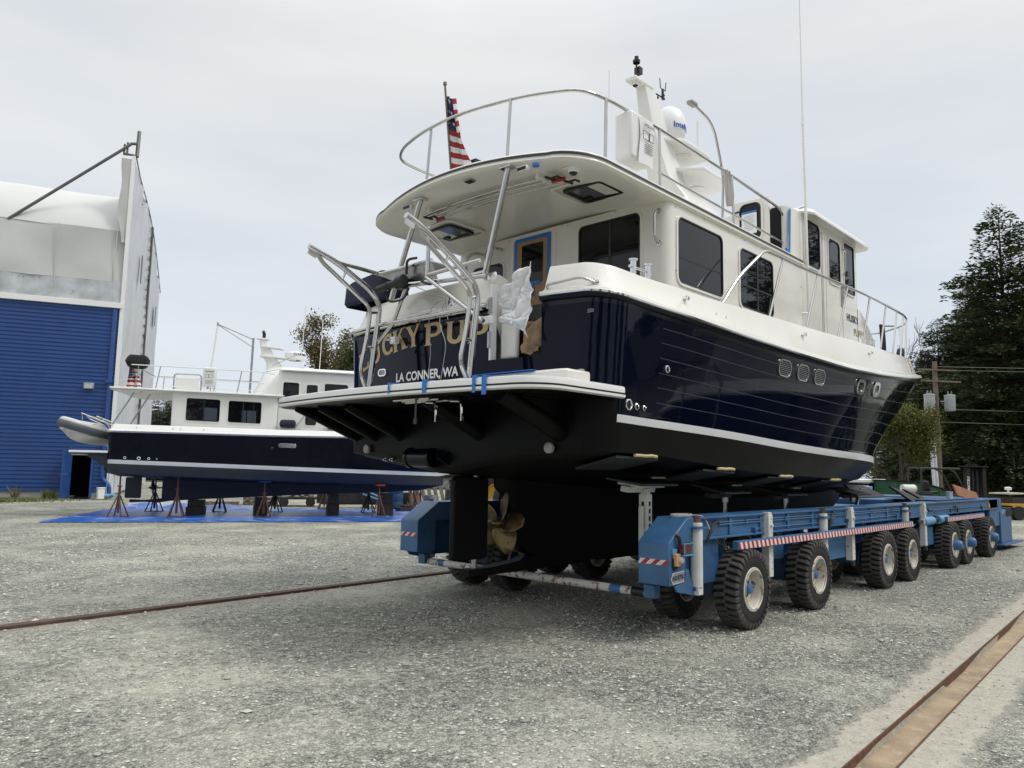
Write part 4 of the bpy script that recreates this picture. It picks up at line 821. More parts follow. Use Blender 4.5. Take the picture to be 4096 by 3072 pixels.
e_ = MB(); e_.lathe((9.56, YC, 6.52), (0, 0, 1), [(z*.84, r*.82) for z, r in [(0, .17), (.03, .22), (.10, .29), (.2, .31), (.32, .31), (.45, .285), (.56, .22), (.63, .12), (.65, 0)]], 32); e_.build('satellite_dome', 'white', boat, ang=70)
def dm(p):
    s_ = (p.x)/.256; th_ = s_-2.15; return Vector((9.56+.258*math.cos(th_), YC+.258*math.sin(th_), p.z))
vs_, fs_ = text_mesh('Intellian', .125, .003); mb = MB(); mb.add([dm(Vector((x+.15, 0, 6.66+y))) for x, y, z in vs_], fs_); mb.build('dome_lettering', 'inkb', boat, smooth=False)
e_ = MB(); e_.lathe((10.35, YC, 6.04), (0, 0, 1), [(0, .17), (.04, .18), (.1, .12), (.1, 0)], 24); e_.box((10.45, YC, 6.20), (.12, 1.05, .10), rz=.9); e_.build('radar_scanner', 'gel2', boat, bevel=.02)
U2 = Vector((math.sin(.9), -math.cos(.9), 0)); lettering('radar_lettering', 'GARMIN', .11, Vector((10.45, YC, 6.165))-Vector((math.cos(.9), math.sin(.9), 0))*.062, U2, (0, 0, 1), 'inkk', boat, bold=.002)
e_ = MB(); e_.tube([(8.69, YC, 7.15), (8.70, YC, 7.42)], .014, 8); e_.box((8.75, YC, 7.32), (.08, .09, .10)); e_.lathe((8.70, YC, 7.42), (0, 0, 1), [(0, .05), (.04, .055), (.05, .03), (.10, .03), (.11, 0)], 14); e_.build('mast_light', 'black', boat)
dome_cam(boat, 8.67, YC, 7.11, .9)
e_ = MB(); e_.tube([(8.98, YC, 7.14), (9.36, YC-.02, 7.15)], .012, 8); e_.tube([(9.36, YC-.02, 7.12), (9.36, YC-.02, 7.28)], .02, 8); e_.tube([(9.28, YC-.02, 7.42), (9.30, YC-.02, 7.28), (9.43, YC-.02, 7.28), (9.45, YC-.02, 7.42)], .008, 6)
for k in range(3): e_.box((9.36+.06*math.cos(k*2.1), YC+.06*math.sin(k*2.1), 7.16), (.03, .03, .03))
e_.build('wind_sensor', 'black', boat)
e_ = MB(); e_.tube([(8.30, 4.35, 4.7), (8.34, 4.35, 5.25), (8.10, 4.35, 5.83), (7.66, 4.35, 5.90)], .016, 10, smooth=.2); e_.build('work_light_pole', 'steel', boat); e_ = MB(); e_.box((7.60, 4.35, 5.90), (.14, .08, .05)); e_.build('work_light', 'plate', boat, bevel=.015)
dm_ = None
for p, n in [((x, BS-.001, z), (0, -1, 0)) for x, z in ((7.0, 4.46), (7.62, 4.47), (8.2, 4.47), (8.62, 4.47), (9.5, 4.46), (7.0, 3.75), (10.25, 4.5), (10.3, 4.2))]+[((6.849, y, z), (-1, 0, 0)) for y, z in ((4.9, 4.52), (5.6, 4.50), (5.68, 4.52), (5.9, 4.53), (6.3, 4.53), (6.55, 4.5))]:
    if dm_ is None: e_ = MB(); e_.lathe((0, 0, 0), (0, 0, 1), [(0, .009), (.004, .008), (.005, 0)], 8); dm_ = e_.build('fastener', 'steeld', boat, off=Vector((0, 0, 0))); d_ = dm_
    else: d_ = dm_.copy(); sc.collection.objects.link(d_)
    d_.location = Vector(p)-OFF[boat.name]; d_.rotation_euler = Vector(n).to_track_quat('Z', 'Y').to_euler()
# ---- things carried by the boat
def flag(name, label, o, top, bot, W_, folds, lean, off=(0, 0, 0), seed=1):
    t = thing(name, label, 'flag', off)
    st_ = MB(); st_.tube([bot, top], .012, 8); st_.lathe(top, (0, 0, 1), [(-.01, .012), (0, .022), (.03, .02), (.04, 0)], 10); st_.build('flag_staff', 'oldwood', t)
    mb = MB(); nx, ny = 26, 26; top, bot = Vector(top), Vector(bot); ax = (top-bot).normalized(); H_ = o['h']; a0 = o['at']; U = Vector(o['u'])
    rows = []
    for j in range(ny+1):
        r_ = []
        for i in range(nx+1):
            s, v = i/nx, j/ny; base = bot+ax*(a0+H_*(1-v)); fx = W_*s*(.24+.30*v)
            p = base+U*fx*(1-.15*math.sin(v*3))+Vector((0, 0, -1))*s*folds*(.9+.2*v)+Vector((math.sin(s*11+v*2)*.035*s**.5*lean, math.cos(s*12+v*3)*.03*s**.5*lean, 0)); r_.append(p)
        rows.append(r_)
    def mi(j, i):
        if i < nx*.72 and j < ny*6/13: return 2 if not ((i % 4 == 1) and (j % 4 == 1)) else 1
        return 0 if int(j/ny*13) % 2 == 0 else 1
    mb.grid(rows, mi); mb.build('flag_cloth', ['flagr', 'flagw', 'flagb'], t); return t
flag('ensign', 'furled American flag hanging on a wooden staff at the big yacht\'s roof edge', dict(h=.86, at=.12, u=(.10, -1, 0)), (5.27, 6.07, 5.80), (5.30, 5.95, 4.70), .62, .10, .9, off=(5.3, 5.95, 4.7))
sl = thing('rescue_sling_bag', 'white rescue sling bag with printed instructions strapped to the upper rail', 'rescue bag', (6.4, 4.2, 4.8))
e_ = MB(); e_.bb(6.12, 6.52, 4.19, 4.40, 4.74, 5.24); e_.build('bag', 'gel2', sl, bevel=.03, seg=3)
e_ = MB(); rows = [[(6.24+.02*math.sin(v*5)+.26*s, 4.18-.02*math.sin(s*3.1)-.01*v, 5.20-.50*v) for s in [k/6 for k in range(7)]] for v in [k/10 for k in range(11)]]; e_.grid(rows, 0); e_.build('flap', 'white', sl)
lettering('printing', 'LIFESLING', .045, (6.37, 4.145, 5.10), (1, 0, 0), (0, 0, 1), 'inkk', sl, bold=.001); e_ = MB(); ringpanel(e_, rrect(.11, .09, .004), rrect(.10, .08, .004), (6.33, 4.152, 5.01), (1, 0, 0), (0, 0, 1), .003); ringpanel(e_, rrect(.08, .09, .004), rrect(.07, .08, .004), (6.43, 4.152, 5.01), (1, 0, 0), (0, 0, 1), .003); [e_.prism(rrect(.15, .005, .002), (6.38, 4.148, 4.93-.02*k), (1, 0, 0), (0, 0, 1), .002) for k in range(6)]; e_.build('printing', 'inkk', sl)
rp = MB()
for k in range(7): rp.tube([(8.15+.02*k, 4.24-.01*(k % 3), 5.24), (8.10+.03*k, 4.20, 4.95-.02*k), (8.14+.02*k, 4.20, 4.72+.015*k), (8.19+.02*k, 4.20, 4.95), (8.20+.012*k, 4.24, 5.24)], .010, 6, smooth=.12)
o = rp.build('coiled_rope', 'rope', off=Vector((8.2, 4.22, 5.2))); o.location = (8.2, 4.22, 5.2); tag(o, 'grey coiled rope hanging from the upper rail near its work light pole', 'rope')
def crumple(name, label, P, nu, nv, amp, mt, seed, cat):
    rows = []; 
    for j in range(nv+1):
        r_ = []
        for i in range(nu+1):
            s, v = i/nu, j/nv; a = Vector(P[0]).lerp(Vector(P[1]), s); b = Vector(P[3]).lerp(Vector(P[2]), s); p = a.lerp(b, v)
            q = Vector((s*2.2+seed, v*2.6+s, seed)); rd = lambda k, o_: abs(noise.noise(q*k+Vector((o_, 2*o_, 0))))
            dx = 1.5*rd(1.0, 3)+.75*rd(2.1, 7)+.35*rd(4.3, 11)
            r_.append(p+Vector((-dx*1.2+.35, noise.noise(q*1.4+Vector((9, 3, 1)))*.7, noise.noise(q*1.2+Vector((4, 7, 2)))*.8-(s-.5)*.2*math.sin(v*9)))*amp)
        rows.append(r_)
    mb = MB(); mb.grid(rows, 0); c = Vector(P[2]); o = mb.build(name, mt, off=c, ang=70); o.location = c; m = o.modifiers.new('thick', 'SOLIDIFY'); m.thickness = .003; return tag(o, label, cat)
crumple('plastic_sheet', 'crumpled white plastic sheet hanging out of the transom doorway', [(5.16, 5.02, 3.27), (5.16, 4.63, 3.50), (5.14, 4.63, 2.82), (5.14, 4.96, 2.98)], 70, 70, .085, 'plastic', 3, 'plastic sheet')
crumple('paper_sheet', 'brown protective paper bunched below the white plastic in the transom doorway', [(5.40, 4.93, 3.0), (5.40, 4.64, 3.05), (5.32, 4.64, 2.69), (5.32, 4.90, 2.69)], 14, 14, .06, 'card', 8, 'paper')
cv = MB(); rows = []
for i, (z, k) in enumerate(((3.56, .96), (3.6, 1.04), (3.8, 1.0), (3.86, .9), (3.9, .55), (3.9, .05))): rows.append([(5.55+a*k, 7.55+b*k+(-.05 if i > 2 else 0), z+(.05 if b < 0 and i > 2 else 0)) for a, b in rrect(.42, .80, .08, 4)])
cv.grid(rows, 0, closed=True); o = cv.build('grill_cover', 'navyfab', off=Vector((5.55, 7.55, 3.56)), ang=25); o.location = (5.55, 7.55, 3.56); tag(o, 'navy canvas covered grill on the port quarter of the big yacht', 'covered grill')
fd = MB(); fd.lathe((16.75, 4.92, 4.02), (.25, -1, 0), [(-.02, 0), (0, .08), (.03, .2), (.09, .225), (.15, .2), (.18, .08), (.17, 0)], 22); o = fd.build('round_fender', 'navyfab', off=Vector((16.75, 4.92, 4.02))); o.location = (16.75, 4.92, 4.02); tag(o, 'round navy covered fender hanging on the bow rail', 'fender')
e_ = MB(); e_.tube([(15.9, 4.95, 4.58), (16.6, 4.9, 4.68)], .012, 8)
for dx in (0, .05, .1, .14): e_.tube([(15.95+dx, 4.95, 4.62), (15.93+dx*1.1, 4.93, 4.3), (16.0+dx*.6, 4.93, 4.0-dx)], .03, 6, smooth=.1)
o = e_.build('hanging_straps', 'blackfab', off=Vector((16, 4.95, 4.6))); o.location = (16, 4.95, 4.6); tag(o, 'bundle of black straps draped inside the bow rail', 'straps')
lp = MB(); lp.lathe((5.42, 5.83, 4.70), (0, 0, 1), [(0, .06), (.05, .05), (.05, .055), (.20, .055), (.21, .03), (.22, 0)], 18); lp.box((5.50, 5.80, 4.86), (.09, .11, .14)); lp.build('stern_light', 'black', boat, bevel=.01)
# ------------------------------------------------------------------ BOAT HOIST (self-propelled transporter)
hst = thing('boat_hoist', 'blue self-propelled hydraulic boat transporter with many wheels under the navy yacht', 'boat transporter', (6.3, YC, 0))
def mk_wheel(hubout, parent, loc, side):
    """wheel with its outer face towards -y when side = -1"""
    w = bpy.data.objects.new('wheel', None); sc.collection.objects.link(w); w.parent = parent; w.location = Vector(loc)-OFF[parent.name]; OFF[w.name] = Vector((0, 0, 0)); w.empty_display_size = .1
    if side > 0: w.rotation_euler = (0, 0, math.pi)
    return w
def wheel_meshes(hubout):
    R, wd_ = .41, .125; t = MB()
    t.lathe((0, 0, 0), (0, -1, 0), [(-wd_, .22), (-wd_, .33), (-wd_*.93, .356), (-wd_*.80, .374), (0, .380), (wd_*.80, .374), (wd_*.93, .356), (wd_*1.0, .33), (wd_*1.02, .27), (wd_*.93, .225), (wd_*.80, .212)], 48, 0)
    nl = 34
    for s in (1, -1):
        for k in range(nl):
            a = 2*math.pi*(k+(.5 if s > 0 else 0))/nl; wv = 2*math.pi/nl*.34; P = []
            prof = [(-.06, .376, .72), (.55, .376, .9), (.93, .365, 1.05), (1.0, .345, 1.05), (1.0, .325, .9)]
            top = [(-.06, R, .62), (.55, R, .72), (.97, R-.006, .86), (1.06, .375, .86), (1.055, .338, .7)]
            rows = []
            for (y0, r0, w0), (y1, r1, w1) in zip(prof, top):
                sk = (1-y0)*.05
                rows.append([(r_*math.sin(a+q*wv*w_+sk*s*0+sk), -s*y_*wd_, r_*math.cos(a+q*wv*w_+sk)) for q, r_, y_, w_ in ((-1, r0, y0, w0), (-1, r1, y1, w1), (1, r1, y1, w1), (1, r0, y0, w0))])
            t.grid(rows, 1); t.add(rows[0], [(0, 1, 2, 3)], 1)
    rm = MB(); rm.lathe((0, 0, 0), (0, -1, 0), [(-.12, .22), (-.12, .20), (.02, .17), (.03, .10)], 32); rm.lathe((0, 0, 0), (0, -1, 0), [(.118, .226), (.126, .226), (.130, .216), (.126, .206), (.112, .205), (.10, .190), (.03, .182), (-.02, .172), (-.045, .15), (-.05, .09)], 36)
    rm.lathe((0, 0, 0), (0, -1, 0), [(.132, .205), (.136, .200), (.130, .194)], 36)
    for k in range(8): a = k*math.pi/4+.2; rm.lathe((.135*math.sin(a), .05, .135*math.cos(a)), (0, -1, 0), [(0, .012), (.02, .012), (.022, 0)], 6)
    hb_ = MB(); h1 = .10 if not hubout else .24
    hb_.lathe((0, 0, 0), (0, -1, 0), [(-.05, .098), (.0, .095), (.035, .06), (h1-.03, .058), (h1-.005, .045), (h1, .03), (h1, 0)] if not hubout else [(0, .10), (.05, .10), (h1-.07, .088), (h1-.03, .085), (h1, .06), (h1, 0)], 20)
    if hubout:
        for k in range(8): a = k*math.pi/4; hb_.lathe((.07*math.sin(a), -.19, .07*math.cos(a)), (0, -1, 0), [(0, .012), (.02, .012), (.02, 0)], 6)
    return t, rm, hb_
TYR = {}
def wheel(loc, side, hubout):
    w = mk_wheel(hubout, hst, loc, side)
    if hubout not in TYR:
        t, rm, hb_ = wheel_meshes(hubout); z = Vector((0, 0, 0))
        TYR[hubout] = [t.build('tyre', ['tyre', 'tread'], w, off=z), rm.build('rim', 'rim', w, off=z), hb_.build('hub', 'blue', w, off=z)]
    else:
        for s in TYR[hubout]: c = s.copy(); c.parent = w; sc.collection.objects.link(c)
    w.rotation_euler.x = 0; w.rotation_euler.y = random.Random(loc[0]+loc[1]).uniform(0, 6)
WX = [7.66, 9.40, 11.95, 13.12, 15.6, 16.57, 18.46]
for i, x in enumerate(WX):
    for sg in (-1, 1):
        bc = YC+sg*1.655
        ho = x > 15
        wheel((x, bc+sg*.385, .41), sg, ho); wheel((x, bc-sg*.385, .41), -sg, ho)
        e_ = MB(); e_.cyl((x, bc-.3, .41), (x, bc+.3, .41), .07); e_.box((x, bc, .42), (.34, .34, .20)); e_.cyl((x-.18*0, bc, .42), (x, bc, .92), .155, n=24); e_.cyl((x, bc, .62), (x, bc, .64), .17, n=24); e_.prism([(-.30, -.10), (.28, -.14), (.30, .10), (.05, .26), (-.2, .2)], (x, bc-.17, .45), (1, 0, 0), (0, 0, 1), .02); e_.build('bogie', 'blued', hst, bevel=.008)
def arm(sg):
    b = lambda v: YC+sg*v          # v: distance from the centre line
    o_, i_ = 1.985, 1.645; lo, hi = sorted((b(o_), b(i_)))
    e_ = MB(); P = [(6.3, .545), (6.3, .925), (6.315, .95), (6.64, 1.165), (6.9, 1.165), (6.9, .93), (6.6, .93), (6.6, .545)]
    e_.prism(P, (0, hi, 0), (1, 0, 0), (0, 0, 1), hi-lo); e_.build('end_box', 'blue', hst, bevel=.008)
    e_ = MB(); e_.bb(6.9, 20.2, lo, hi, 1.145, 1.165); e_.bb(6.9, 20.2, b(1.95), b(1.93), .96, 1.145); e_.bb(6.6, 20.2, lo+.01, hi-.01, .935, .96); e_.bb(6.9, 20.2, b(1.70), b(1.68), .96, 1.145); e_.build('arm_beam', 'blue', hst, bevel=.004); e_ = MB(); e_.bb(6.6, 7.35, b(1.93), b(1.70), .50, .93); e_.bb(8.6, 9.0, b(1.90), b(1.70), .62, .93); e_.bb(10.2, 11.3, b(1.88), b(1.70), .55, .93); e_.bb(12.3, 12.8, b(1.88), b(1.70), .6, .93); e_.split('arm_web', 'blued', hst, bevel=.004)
    e_ = MB(); 
    for z, x0, x1 in ((1.10, 7.3, 13.2), (1.075, 7.3, 13.2), (1.0, 8.1, 10.3), (1.0, 10.9, 13.0), (1.03, 15.0, 19)): e_.tube([(x0, b(1.965), z), (x1, b(1.965), z)], .008, 6)
    for x in (7.9, 8.9, 9.8, 10.8, 11.9, 12.8): e_.box((x, b(1.965), 1.087), (.03, .03, .05))
    for x in (8.1, 10.3, 10.9, 13.0): e_.box((x, b(1.97), 1.0), (.07, .05, .035)); e_.tube([(x, b(1.97), 1.0), (x, b(1.97), .92)], .009, 6)
    e_.build('hydraulic_pipe', 'blue', hst)
    e_ = MB()
    for x in (7.03, 10.2, 13.55): e_.tube([(x+.25, b(1.97), 1.11), (x+.12, b(1.99), 1.10), (x+.0, b(2.0), .98), (x-.03, b(1.99), .9)], .012, 8, smooth=.08); e_.tube([(x+.2, b(1.97), 1.08), (x+.05, b(2.02), 1.05), (x-.02, b(2.0), .95)], .012, 8, smooth=.08)
    e_.split('hydraulic_hose', 'black', hst)
    for x in (6.80, 9.98, 13.35):
        e_ = MB(); e_.cyl((x, b(1.99), .50), (x, b(1.99), 1.06), .060, n=24); e_.cyl((x, b(1.99), 1.08), (x, b(1.99), 1.115), .058, n=20); e_.box((x, b(1.99), .465), (.09, .09, .08)); o = e_.build('lift_cylinder', 'wmetal', hst, bevel=.003)
        e_ = MB(); e_.box((x, b(1.97), 1.067), (.20, .17, .018)); e_.build('cylinder_bracket', 'blue', o); e_ = MB(); e_.cyl((x, b(1.99), 1.11), (x, b(1.99), 1.18), .032); e_.cyl((x, b(1.99), 1.165), (x, b(1.99), 1.185), .036); e_.build('cylinder_rod', 'rust', o)
    for x in (8.38, 10.95, 14.35):
        e_ = MB(); e_.box((x, b(1.985), .80), (.105, .09, .68)); e_.box((x, b(1.985), 1.15), (.085, .075, .05)); e_.box((x+.075, b(1.985), .9), (.02, .05, .5)); e_.box((x-.01, b(2.0), .86), (.17, .07, .08)); e_.cyl((x, b(2.02), 1.03), (x, b(2.055), 1.03), .018); o = e_.build('support_leg', 'wmetal', hst, bevel=.004)
        e_ = MB(); [e_.cyl((x+.02, b(2.028), z), (x+.02, b(2.032), z), .007, n=8) for z in (.55, .62, .70, .78, .95, 1.1)]; e_.cyl((x-.06, b(2.02), .42), (x-.06, b(2.05), .42), .035); e_.build('locking_pin', 'darksteel', o)
    rg_ = random.Random(7+sg)
    for k in range(9):
        x = 7.2+k*.72; e_ = MB(); e_.tube([(x, b(1.955), .955), (x+.05, b(2.0), .88), (x+.18, b(1.99), .80+.05*rg_.random()), (x+.3+.1*rg_.random(), b(1.9), .9)], .010, 6, smooth=.06); e_.split('hydraulic_hose', 'black', hst)
        e_ = MB(); e_.box((x+.35, b(1.955), 1.055), (.05, .03, .16)); e_.build('web_stiffener', 'blue', hst)
    # striped side bars
    for x0, x1 in ((7.46, 13.4), (15.4, 18.2)):
        e_ = MB(); y0, y1 = sorted((b(2.03), b(2.10))); e_.bb(x0, x1, y0, y1, .815, .905)
        for k in range(int((x1-x0)/1.4)): e_.bb(x0+.7+1.4*k, x0+.76+1.4*k, b(1.9), b(2.04), .83, .89); 
        o = e_.build('side_guard', 'blue', hst, bevel=.005); e_ = MB(); yy = b(2.103); n = int((x1-x0)/.10)
        for k in range(n): 
            x = x0+.01+k*(x1-x0-.02)/n; w_ = (x1-x0-.02)/n; dx = .028
            e_.add([(x, yy, .824), (x+w_*.5, yy, .824), (x+w_*.5-dx, yy, .894), (x-dx if k else x, yy, .894)], [(0, 1, 2, 3)], 0); e_.add([(x+w_*.5, yy, .824), (x+w_, yy, .824), (x+w_-dx, yy, .894), (x+w_*.5-dx, yy, .894)], [(0, 1, 2, 3)], 1)
        e_.build('warning_stripes', ['rsign', 'wsign'], o, smooth=False)
    # warning stripes on the end box
    e_ = MB(); n = 6; 
    for k in range(n):
        y = lo+(hi-lo)*k/n; w_ = (hi-lo)/n; d_ = .03
        q = lambda v: min(max(v, lo+.001), hi-.001)
        e_.add([(6.297, q(y+d_), .735), (6.297, q(y+w_+d_), .735), (6.297, q(y+w_-d_), .785), (6.297, q(y-d_), .785)], [(0, 1, 2, 3)], k % 2)
    e_.build('warning_stripes', ['rsign', 'wsign'], hst, smooth=False)
    yo = b(o_+.002); 
    e_ = MB(); e_.prism([(6.40, .54), (6.60, .55), (6.60, .68), (6.66, .68), (6.70, .56), (6.88, .50), (6.88, .42), (6.80, .41), (6.45, .48)], (0, b(1.975)+.01, 0), (1, 0, 0), (0, 0, 1), .02); e_.cyl((6.76, b(2.01), .49), (6.76, b(1.84), .49), .026); e_.build('hinge_bracket', 'blue', hst, bevel=.003)
    # pads
    for k, (x, zp, kind) in enumerate(((6.80, 1.50, 0), (8.5, 1.42, 1), (10.2, 1.38, 1), (12.75, 1.36, 2))):
        bi = 1.40; e_ = MB()
        if kind == 0:
            e_.box((x, b(bi), .95), (.10, .10, .85)); e_.box((x, b(bi), 1.40), (.075, .075, .06)); e_.box((x-.08, b(bi), .9), (.03, .05, .7)); o = e_.build('support_column', 'wmetal', hst, bevel=.006)
            e_ = MB(); [e_.box((x-.052, b(bi), .75+.075*q), (.004, .028, .045)) for q in range(8)]; [e_.box((x+.0, b(bi)-sg*-.052, .75+.075*q), (.028, .004, .045)) for q in range(8)]; e_.build('pin_hole', 'dark', o)
        else:
            e_.cyl((x, b(bi), .7), (x+(.25 if kind == 2 else 0), b(bi), zp-.1), .028, n=16); e_.cyl((x, b(bi), zp-.16), (x, b(bi), zp-.1), .045); e_.build('support_column', 'steeld', hst)
        e_ = MB(); tl = sg*.10; rt = Matrix.Rotation(-.13*sg if kind == 0 else -.2*sg, 3, 'X'); e_.box((x, b(bi-.05), zp-.03), (.50, .26, .03), rot=rt); e_.box((x-.06, b(bi-.05)-.0, zp-.075), (.50, .10, .06), rot=rt); o = e_.build('hull_pad', 'wmetal' if kind == 0 else 'darksteel', hst, bevel=.008)
        e_ = MB(); e_.box((x, b(bi-.04), zp), (.66, .46, .025), rot=rt); e_.build('rubber_pad', 'char', o, bevel=.004)
        e_ = MB(); e_.box((x-.02, b(bi+.17+.0), zp+.045+(.0)), (.24, .03, .02)); e_.build('pad_foam', 'oldwood', o, bevel=.004)
arm(-1); arm(1)
for sg in (-1, 1):
    for x in (5.95, 7.45, 9.0, 10.9):
        z = zc(x); h = hcn(x); e_ = MB(); P = [(x-.34, YC+sg*(h-.03), z-.018), (x+.34, YC+sg*(h-.03), zc(x+.34)-.018), (x+.50, YC+sg*(h-.62), z-.13), (x-.18, YC+sg*(h-.62), z-.13)]; e_.add(P+[(a, b_, c_-.02) for a, b_, c_ in P], [(0, 1, 2, 3), (4, 5, 6, 7), (0, 1, 5, 4), (1, 2, 6, 5), (2, 3, 7, 6), (3, 0, 4, 7)]); o = e_.build('rubber_mat', 'char', hst)
        e_ = MB(); e_.tube([(x-.1+.09*k, YC+sg*(h+.006), z-.012+.008*math.sin(k*3)) for k in range(5)], .016, 6); e_.build('foam_strip', 'cream', o)
# tie bar, lamps, plates on the near arm
e_ = MB(); e_.cyl((6.5, 4.25, .425), (6.5, 7.5, .425), .042, n=20); e_.build('tie_bar', 'rustw', hst)
e_ = MB(); e_.cyl((6.5, 4.55, .425), (6.5, 4.68, .425), .0435, n=20); e_.cyl((6.5, 7.2, .425), (6.5, 7.30, .425), .0435, n=20); e_.box((6.5, 4.2, .45), (.10, .12, .12)); e_.box((6.5, 7.6, .45), (.10, .12, .12)); e_.split('tie_bar_band', 'blue', hst)
e_ = MB(); e_.cyl((6.5, 4.27, .425), (6.5, 4.42, .425), .046, n=16); e_.build('tie_bar_sleeve', 'black', hst)
e_ = MB(); e_.tube([(6.45, 5.0, .40), (6.40, 5.03, .15)], .006, 6); e_.build('bent_wire', 'rust', hst)
e_ = MB(); ys = 3.885
ringpanel(e_, rrect(.16, .115, .01), rrect(.148, .10, .008), (6.50, ys-.09, .885), (1, 0, 0), (0, 0, 1), .01); e_.box((6.50, ys-.05, .829), (.17, .12, .006)); e_.box((6.38, ys-.01, .86), (.07, .02, .05)); o = e_.build('tail_lamp', 'blueL', hst); e_ = MB(); e_.box((6.50, ys-.05, .885), (.13, .07, .085)); e_.build('lamp_lens', 'lens', o, bevel=.01)
e_ = MB(); e_.box((6.40, ys-.025, .785), (.075, .05, .115)); o = e_.build('side_lamp', 'amber', hst, bevel=.006); e_ = MB(); e_.lathe((6.43, ys-.05, .785), (0, -1, 0), [(0, .035), (.02, .033), (.03, .02), (.032, 0)], 18); e_.build('lamp_lens', 'clear', o)
e_ = MB(); e_.tube([(6.42, ys-.003, 1.02), (6.43, ys-.03, 1.0), (6.45, ys-.03, .93)], .018, 10, smooth=.03); e_.tube([(6.37, ys-.01, .80), (6.36, ys-.01, .72), (6.40, ys-.01, .685), (6.44, ys-.012, .74)], .012, 8, smooth=.05); e_.split('lamp_cable', 'black', hst)
e_ = MB(); P = [(-.12, 0), (-.085, .055), (.115, .055), (.115, -.055), (-.085, -.055)]; e_.prism(P, (6.445, ys-.002, .615), (1, 0, 0), (0, 0, 1), .004); e_.v = [(x, y, z+(x-6.445)*.06) for x, y, z in e_.v]; o = e_.build('sign_plate', 'plate', hst)
lettering('sign_lettering', 'INDIETRO', .062, (6.462, ys-.007, .597), (1, 0, .06), (0, 0, 1), 'ink', o, bold=.0015, sx=.80)
e_ = MB(); ringpanel(e_, [(x*.97, y*.93) for x, y in P], [(x*.93+.001, y*.84) for x, y in P], (6.445, ys-.0065, .615), (1, 0, .06), (0, 0, 1), .001); e_.build('sign_border', 'wsign', o)
e_ = MB(); e_.box((7.70, YC+1.99, .86), (.10, .06, .06)); e_.build('tail_lamp', 'red', hst)
e_ = MB(); ringpanel(e_, rrect(.10, .07, .005), rrect(.08, .05, .005), (6.6, YC+2.04, .87), (0, -1, 0), (0, 0, 1), .03); e_.box((6.62, YC+2.04, .87), (.03, .08, .05)); e_.build('tail_lamp', 'red', hst)
e_ = MB(); 
for k in range(6): e_.tube([(6.85+.10*math.cos(k)*.8, 4.0+.05*math.sin(k), 1.172+.004*k) if False else (6.80+.16*math.cos(t*.5+k), 4.05+.07*math.sin(t*.5+k), 1.173+.003*k) for t in range(13)], .006, 6)
e_.tube([(6.92, 4.02, 1.18), (7.02, 3.93, 1.17), (7.05, 3.90, 1.10), (7.06, 3.88, 1.04)], .008, 6, smooth=.03)
o = e_.build('rope_coil', 'rope', off=Vector((6.8, 4.05, 1.17))); o.location = (6.8, 4.05, 1.17); tag(o, 'coiled white cord lying on top of the near arm of the blue hoist', 'rope')
lettering('side_lettering', 'MOBILE BOAT HANDLING', .05, (10.55, 3.92, .70), (1, 0, 0), (0, 0, 1), 'blueL', hst)
e_ = MB(); e_.bb(10.15, 11.0, 3.93, 3.95, .50, .80); e_.box((10.72, 3.94, 1.05), (.25, .012, .09)); e_.build('side_panel', 'blue', hst, bevel=.01)
# front body, cylinders, folded wings, console
e_ = MB(); e_.bb(13.9, 20.0, 4.3, 7.4, .80, 1.0); e_.bb(19.4, 20.6, 3.92, 7.8, .55, 1.16); e_.bb(14.2, 15.2, 3.95, 4.3, .42, .75); e_.bb(17.2, 20.2, 4.2, 7.6, 1.0, 1.12); e_.build('front_chassis', 'blue', hst, bevel=.02)
e_ = MB()
for x, x1 in ((14.3, 14.85), (15.2, 15.8)): e_.cyl((x, 3.88, .86), (x1, 3.88, .86), .075, n=20)
e_.split('steering_cylinder', 'blueL', hst, bevel=.01)
e_ = MB(); e_.cyl((14.0, 3.88, .86), (16.1, 3.88, .86), .03); 
rg = random.Random(4)
for k in range(26): x = rg.uniform(14.0, 19.2); y = rg.uniform(3.92, 4.25); e_.tube([(x, y, 1.12), (x+rg.uniform(-.3, .3), y-.06, rg.uniform(.75, 1.05)), (x+rg.uniform(-.4, .5), y, rg.uniform(.6, 1.1))], .014, 6, smooth=.1)
e_.split('hydraulic_hose', 'black', hst)
e_ = MB()
for k in range(9): e_.bb(15.6, 18.8, 3.96, 4.6, 1.165+.0*k-.02*k, 1.171-.02*k) if k < 7 else None
for k in range(7): e_.bb(15.7, 18.7, 4.0, 4.9, 1.05+.022*k, 1.058+.022*k)
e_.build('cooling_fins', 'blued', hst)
e_ = MB()
for P in ([(14.7, 4.5, 1.44), (15.9, 4.55, 1.30), (16.7, 4.35, 1.04), (15.5, 4.3, 1.12)], [(15.8, 4.6, 1.38), (16.6, 4.6, 1.29), (18.1, 4.4, .97), (17.2, 4.35, .99)], [(15.0, 5.4, 1.45), (16.0, 5.4, 1.42), (16.8, 5.2, 1.2), (15.2, 5.2, 1.2)]):
    e_.add(P+[(x+.03, y+.04, z-.02) for x, y, z in P], [(0, 1, 2, 3), (4, 5, 6, 7), (0, 1, 5, 4), (1, 2, 6, 5), (2, 3, 7, 6), (3, 0, 4, 7)])
e_.split('folded_wing_pad', 'darksteel', hst)
e_ = MB(); e_.prism([(20.35, .15), (20.35, .88), (20.6, .80), (20.95, .92), (21.5, .92), (21.5, .15)], (0, 4.35, 0), (1, 0, 0), (0, 0, 1), .45); e_.bb(20.2, 22.2, 3.8, 4.4, .11, .15); o = e_.build('control_console', 'blue', hst, bevel=.01); e_ = MB(); e_.bb(20.93, 21.52, 3.89, 4.37, .74, .935); e_.build('console_lid', 'blackfab', o, bevel=.01)
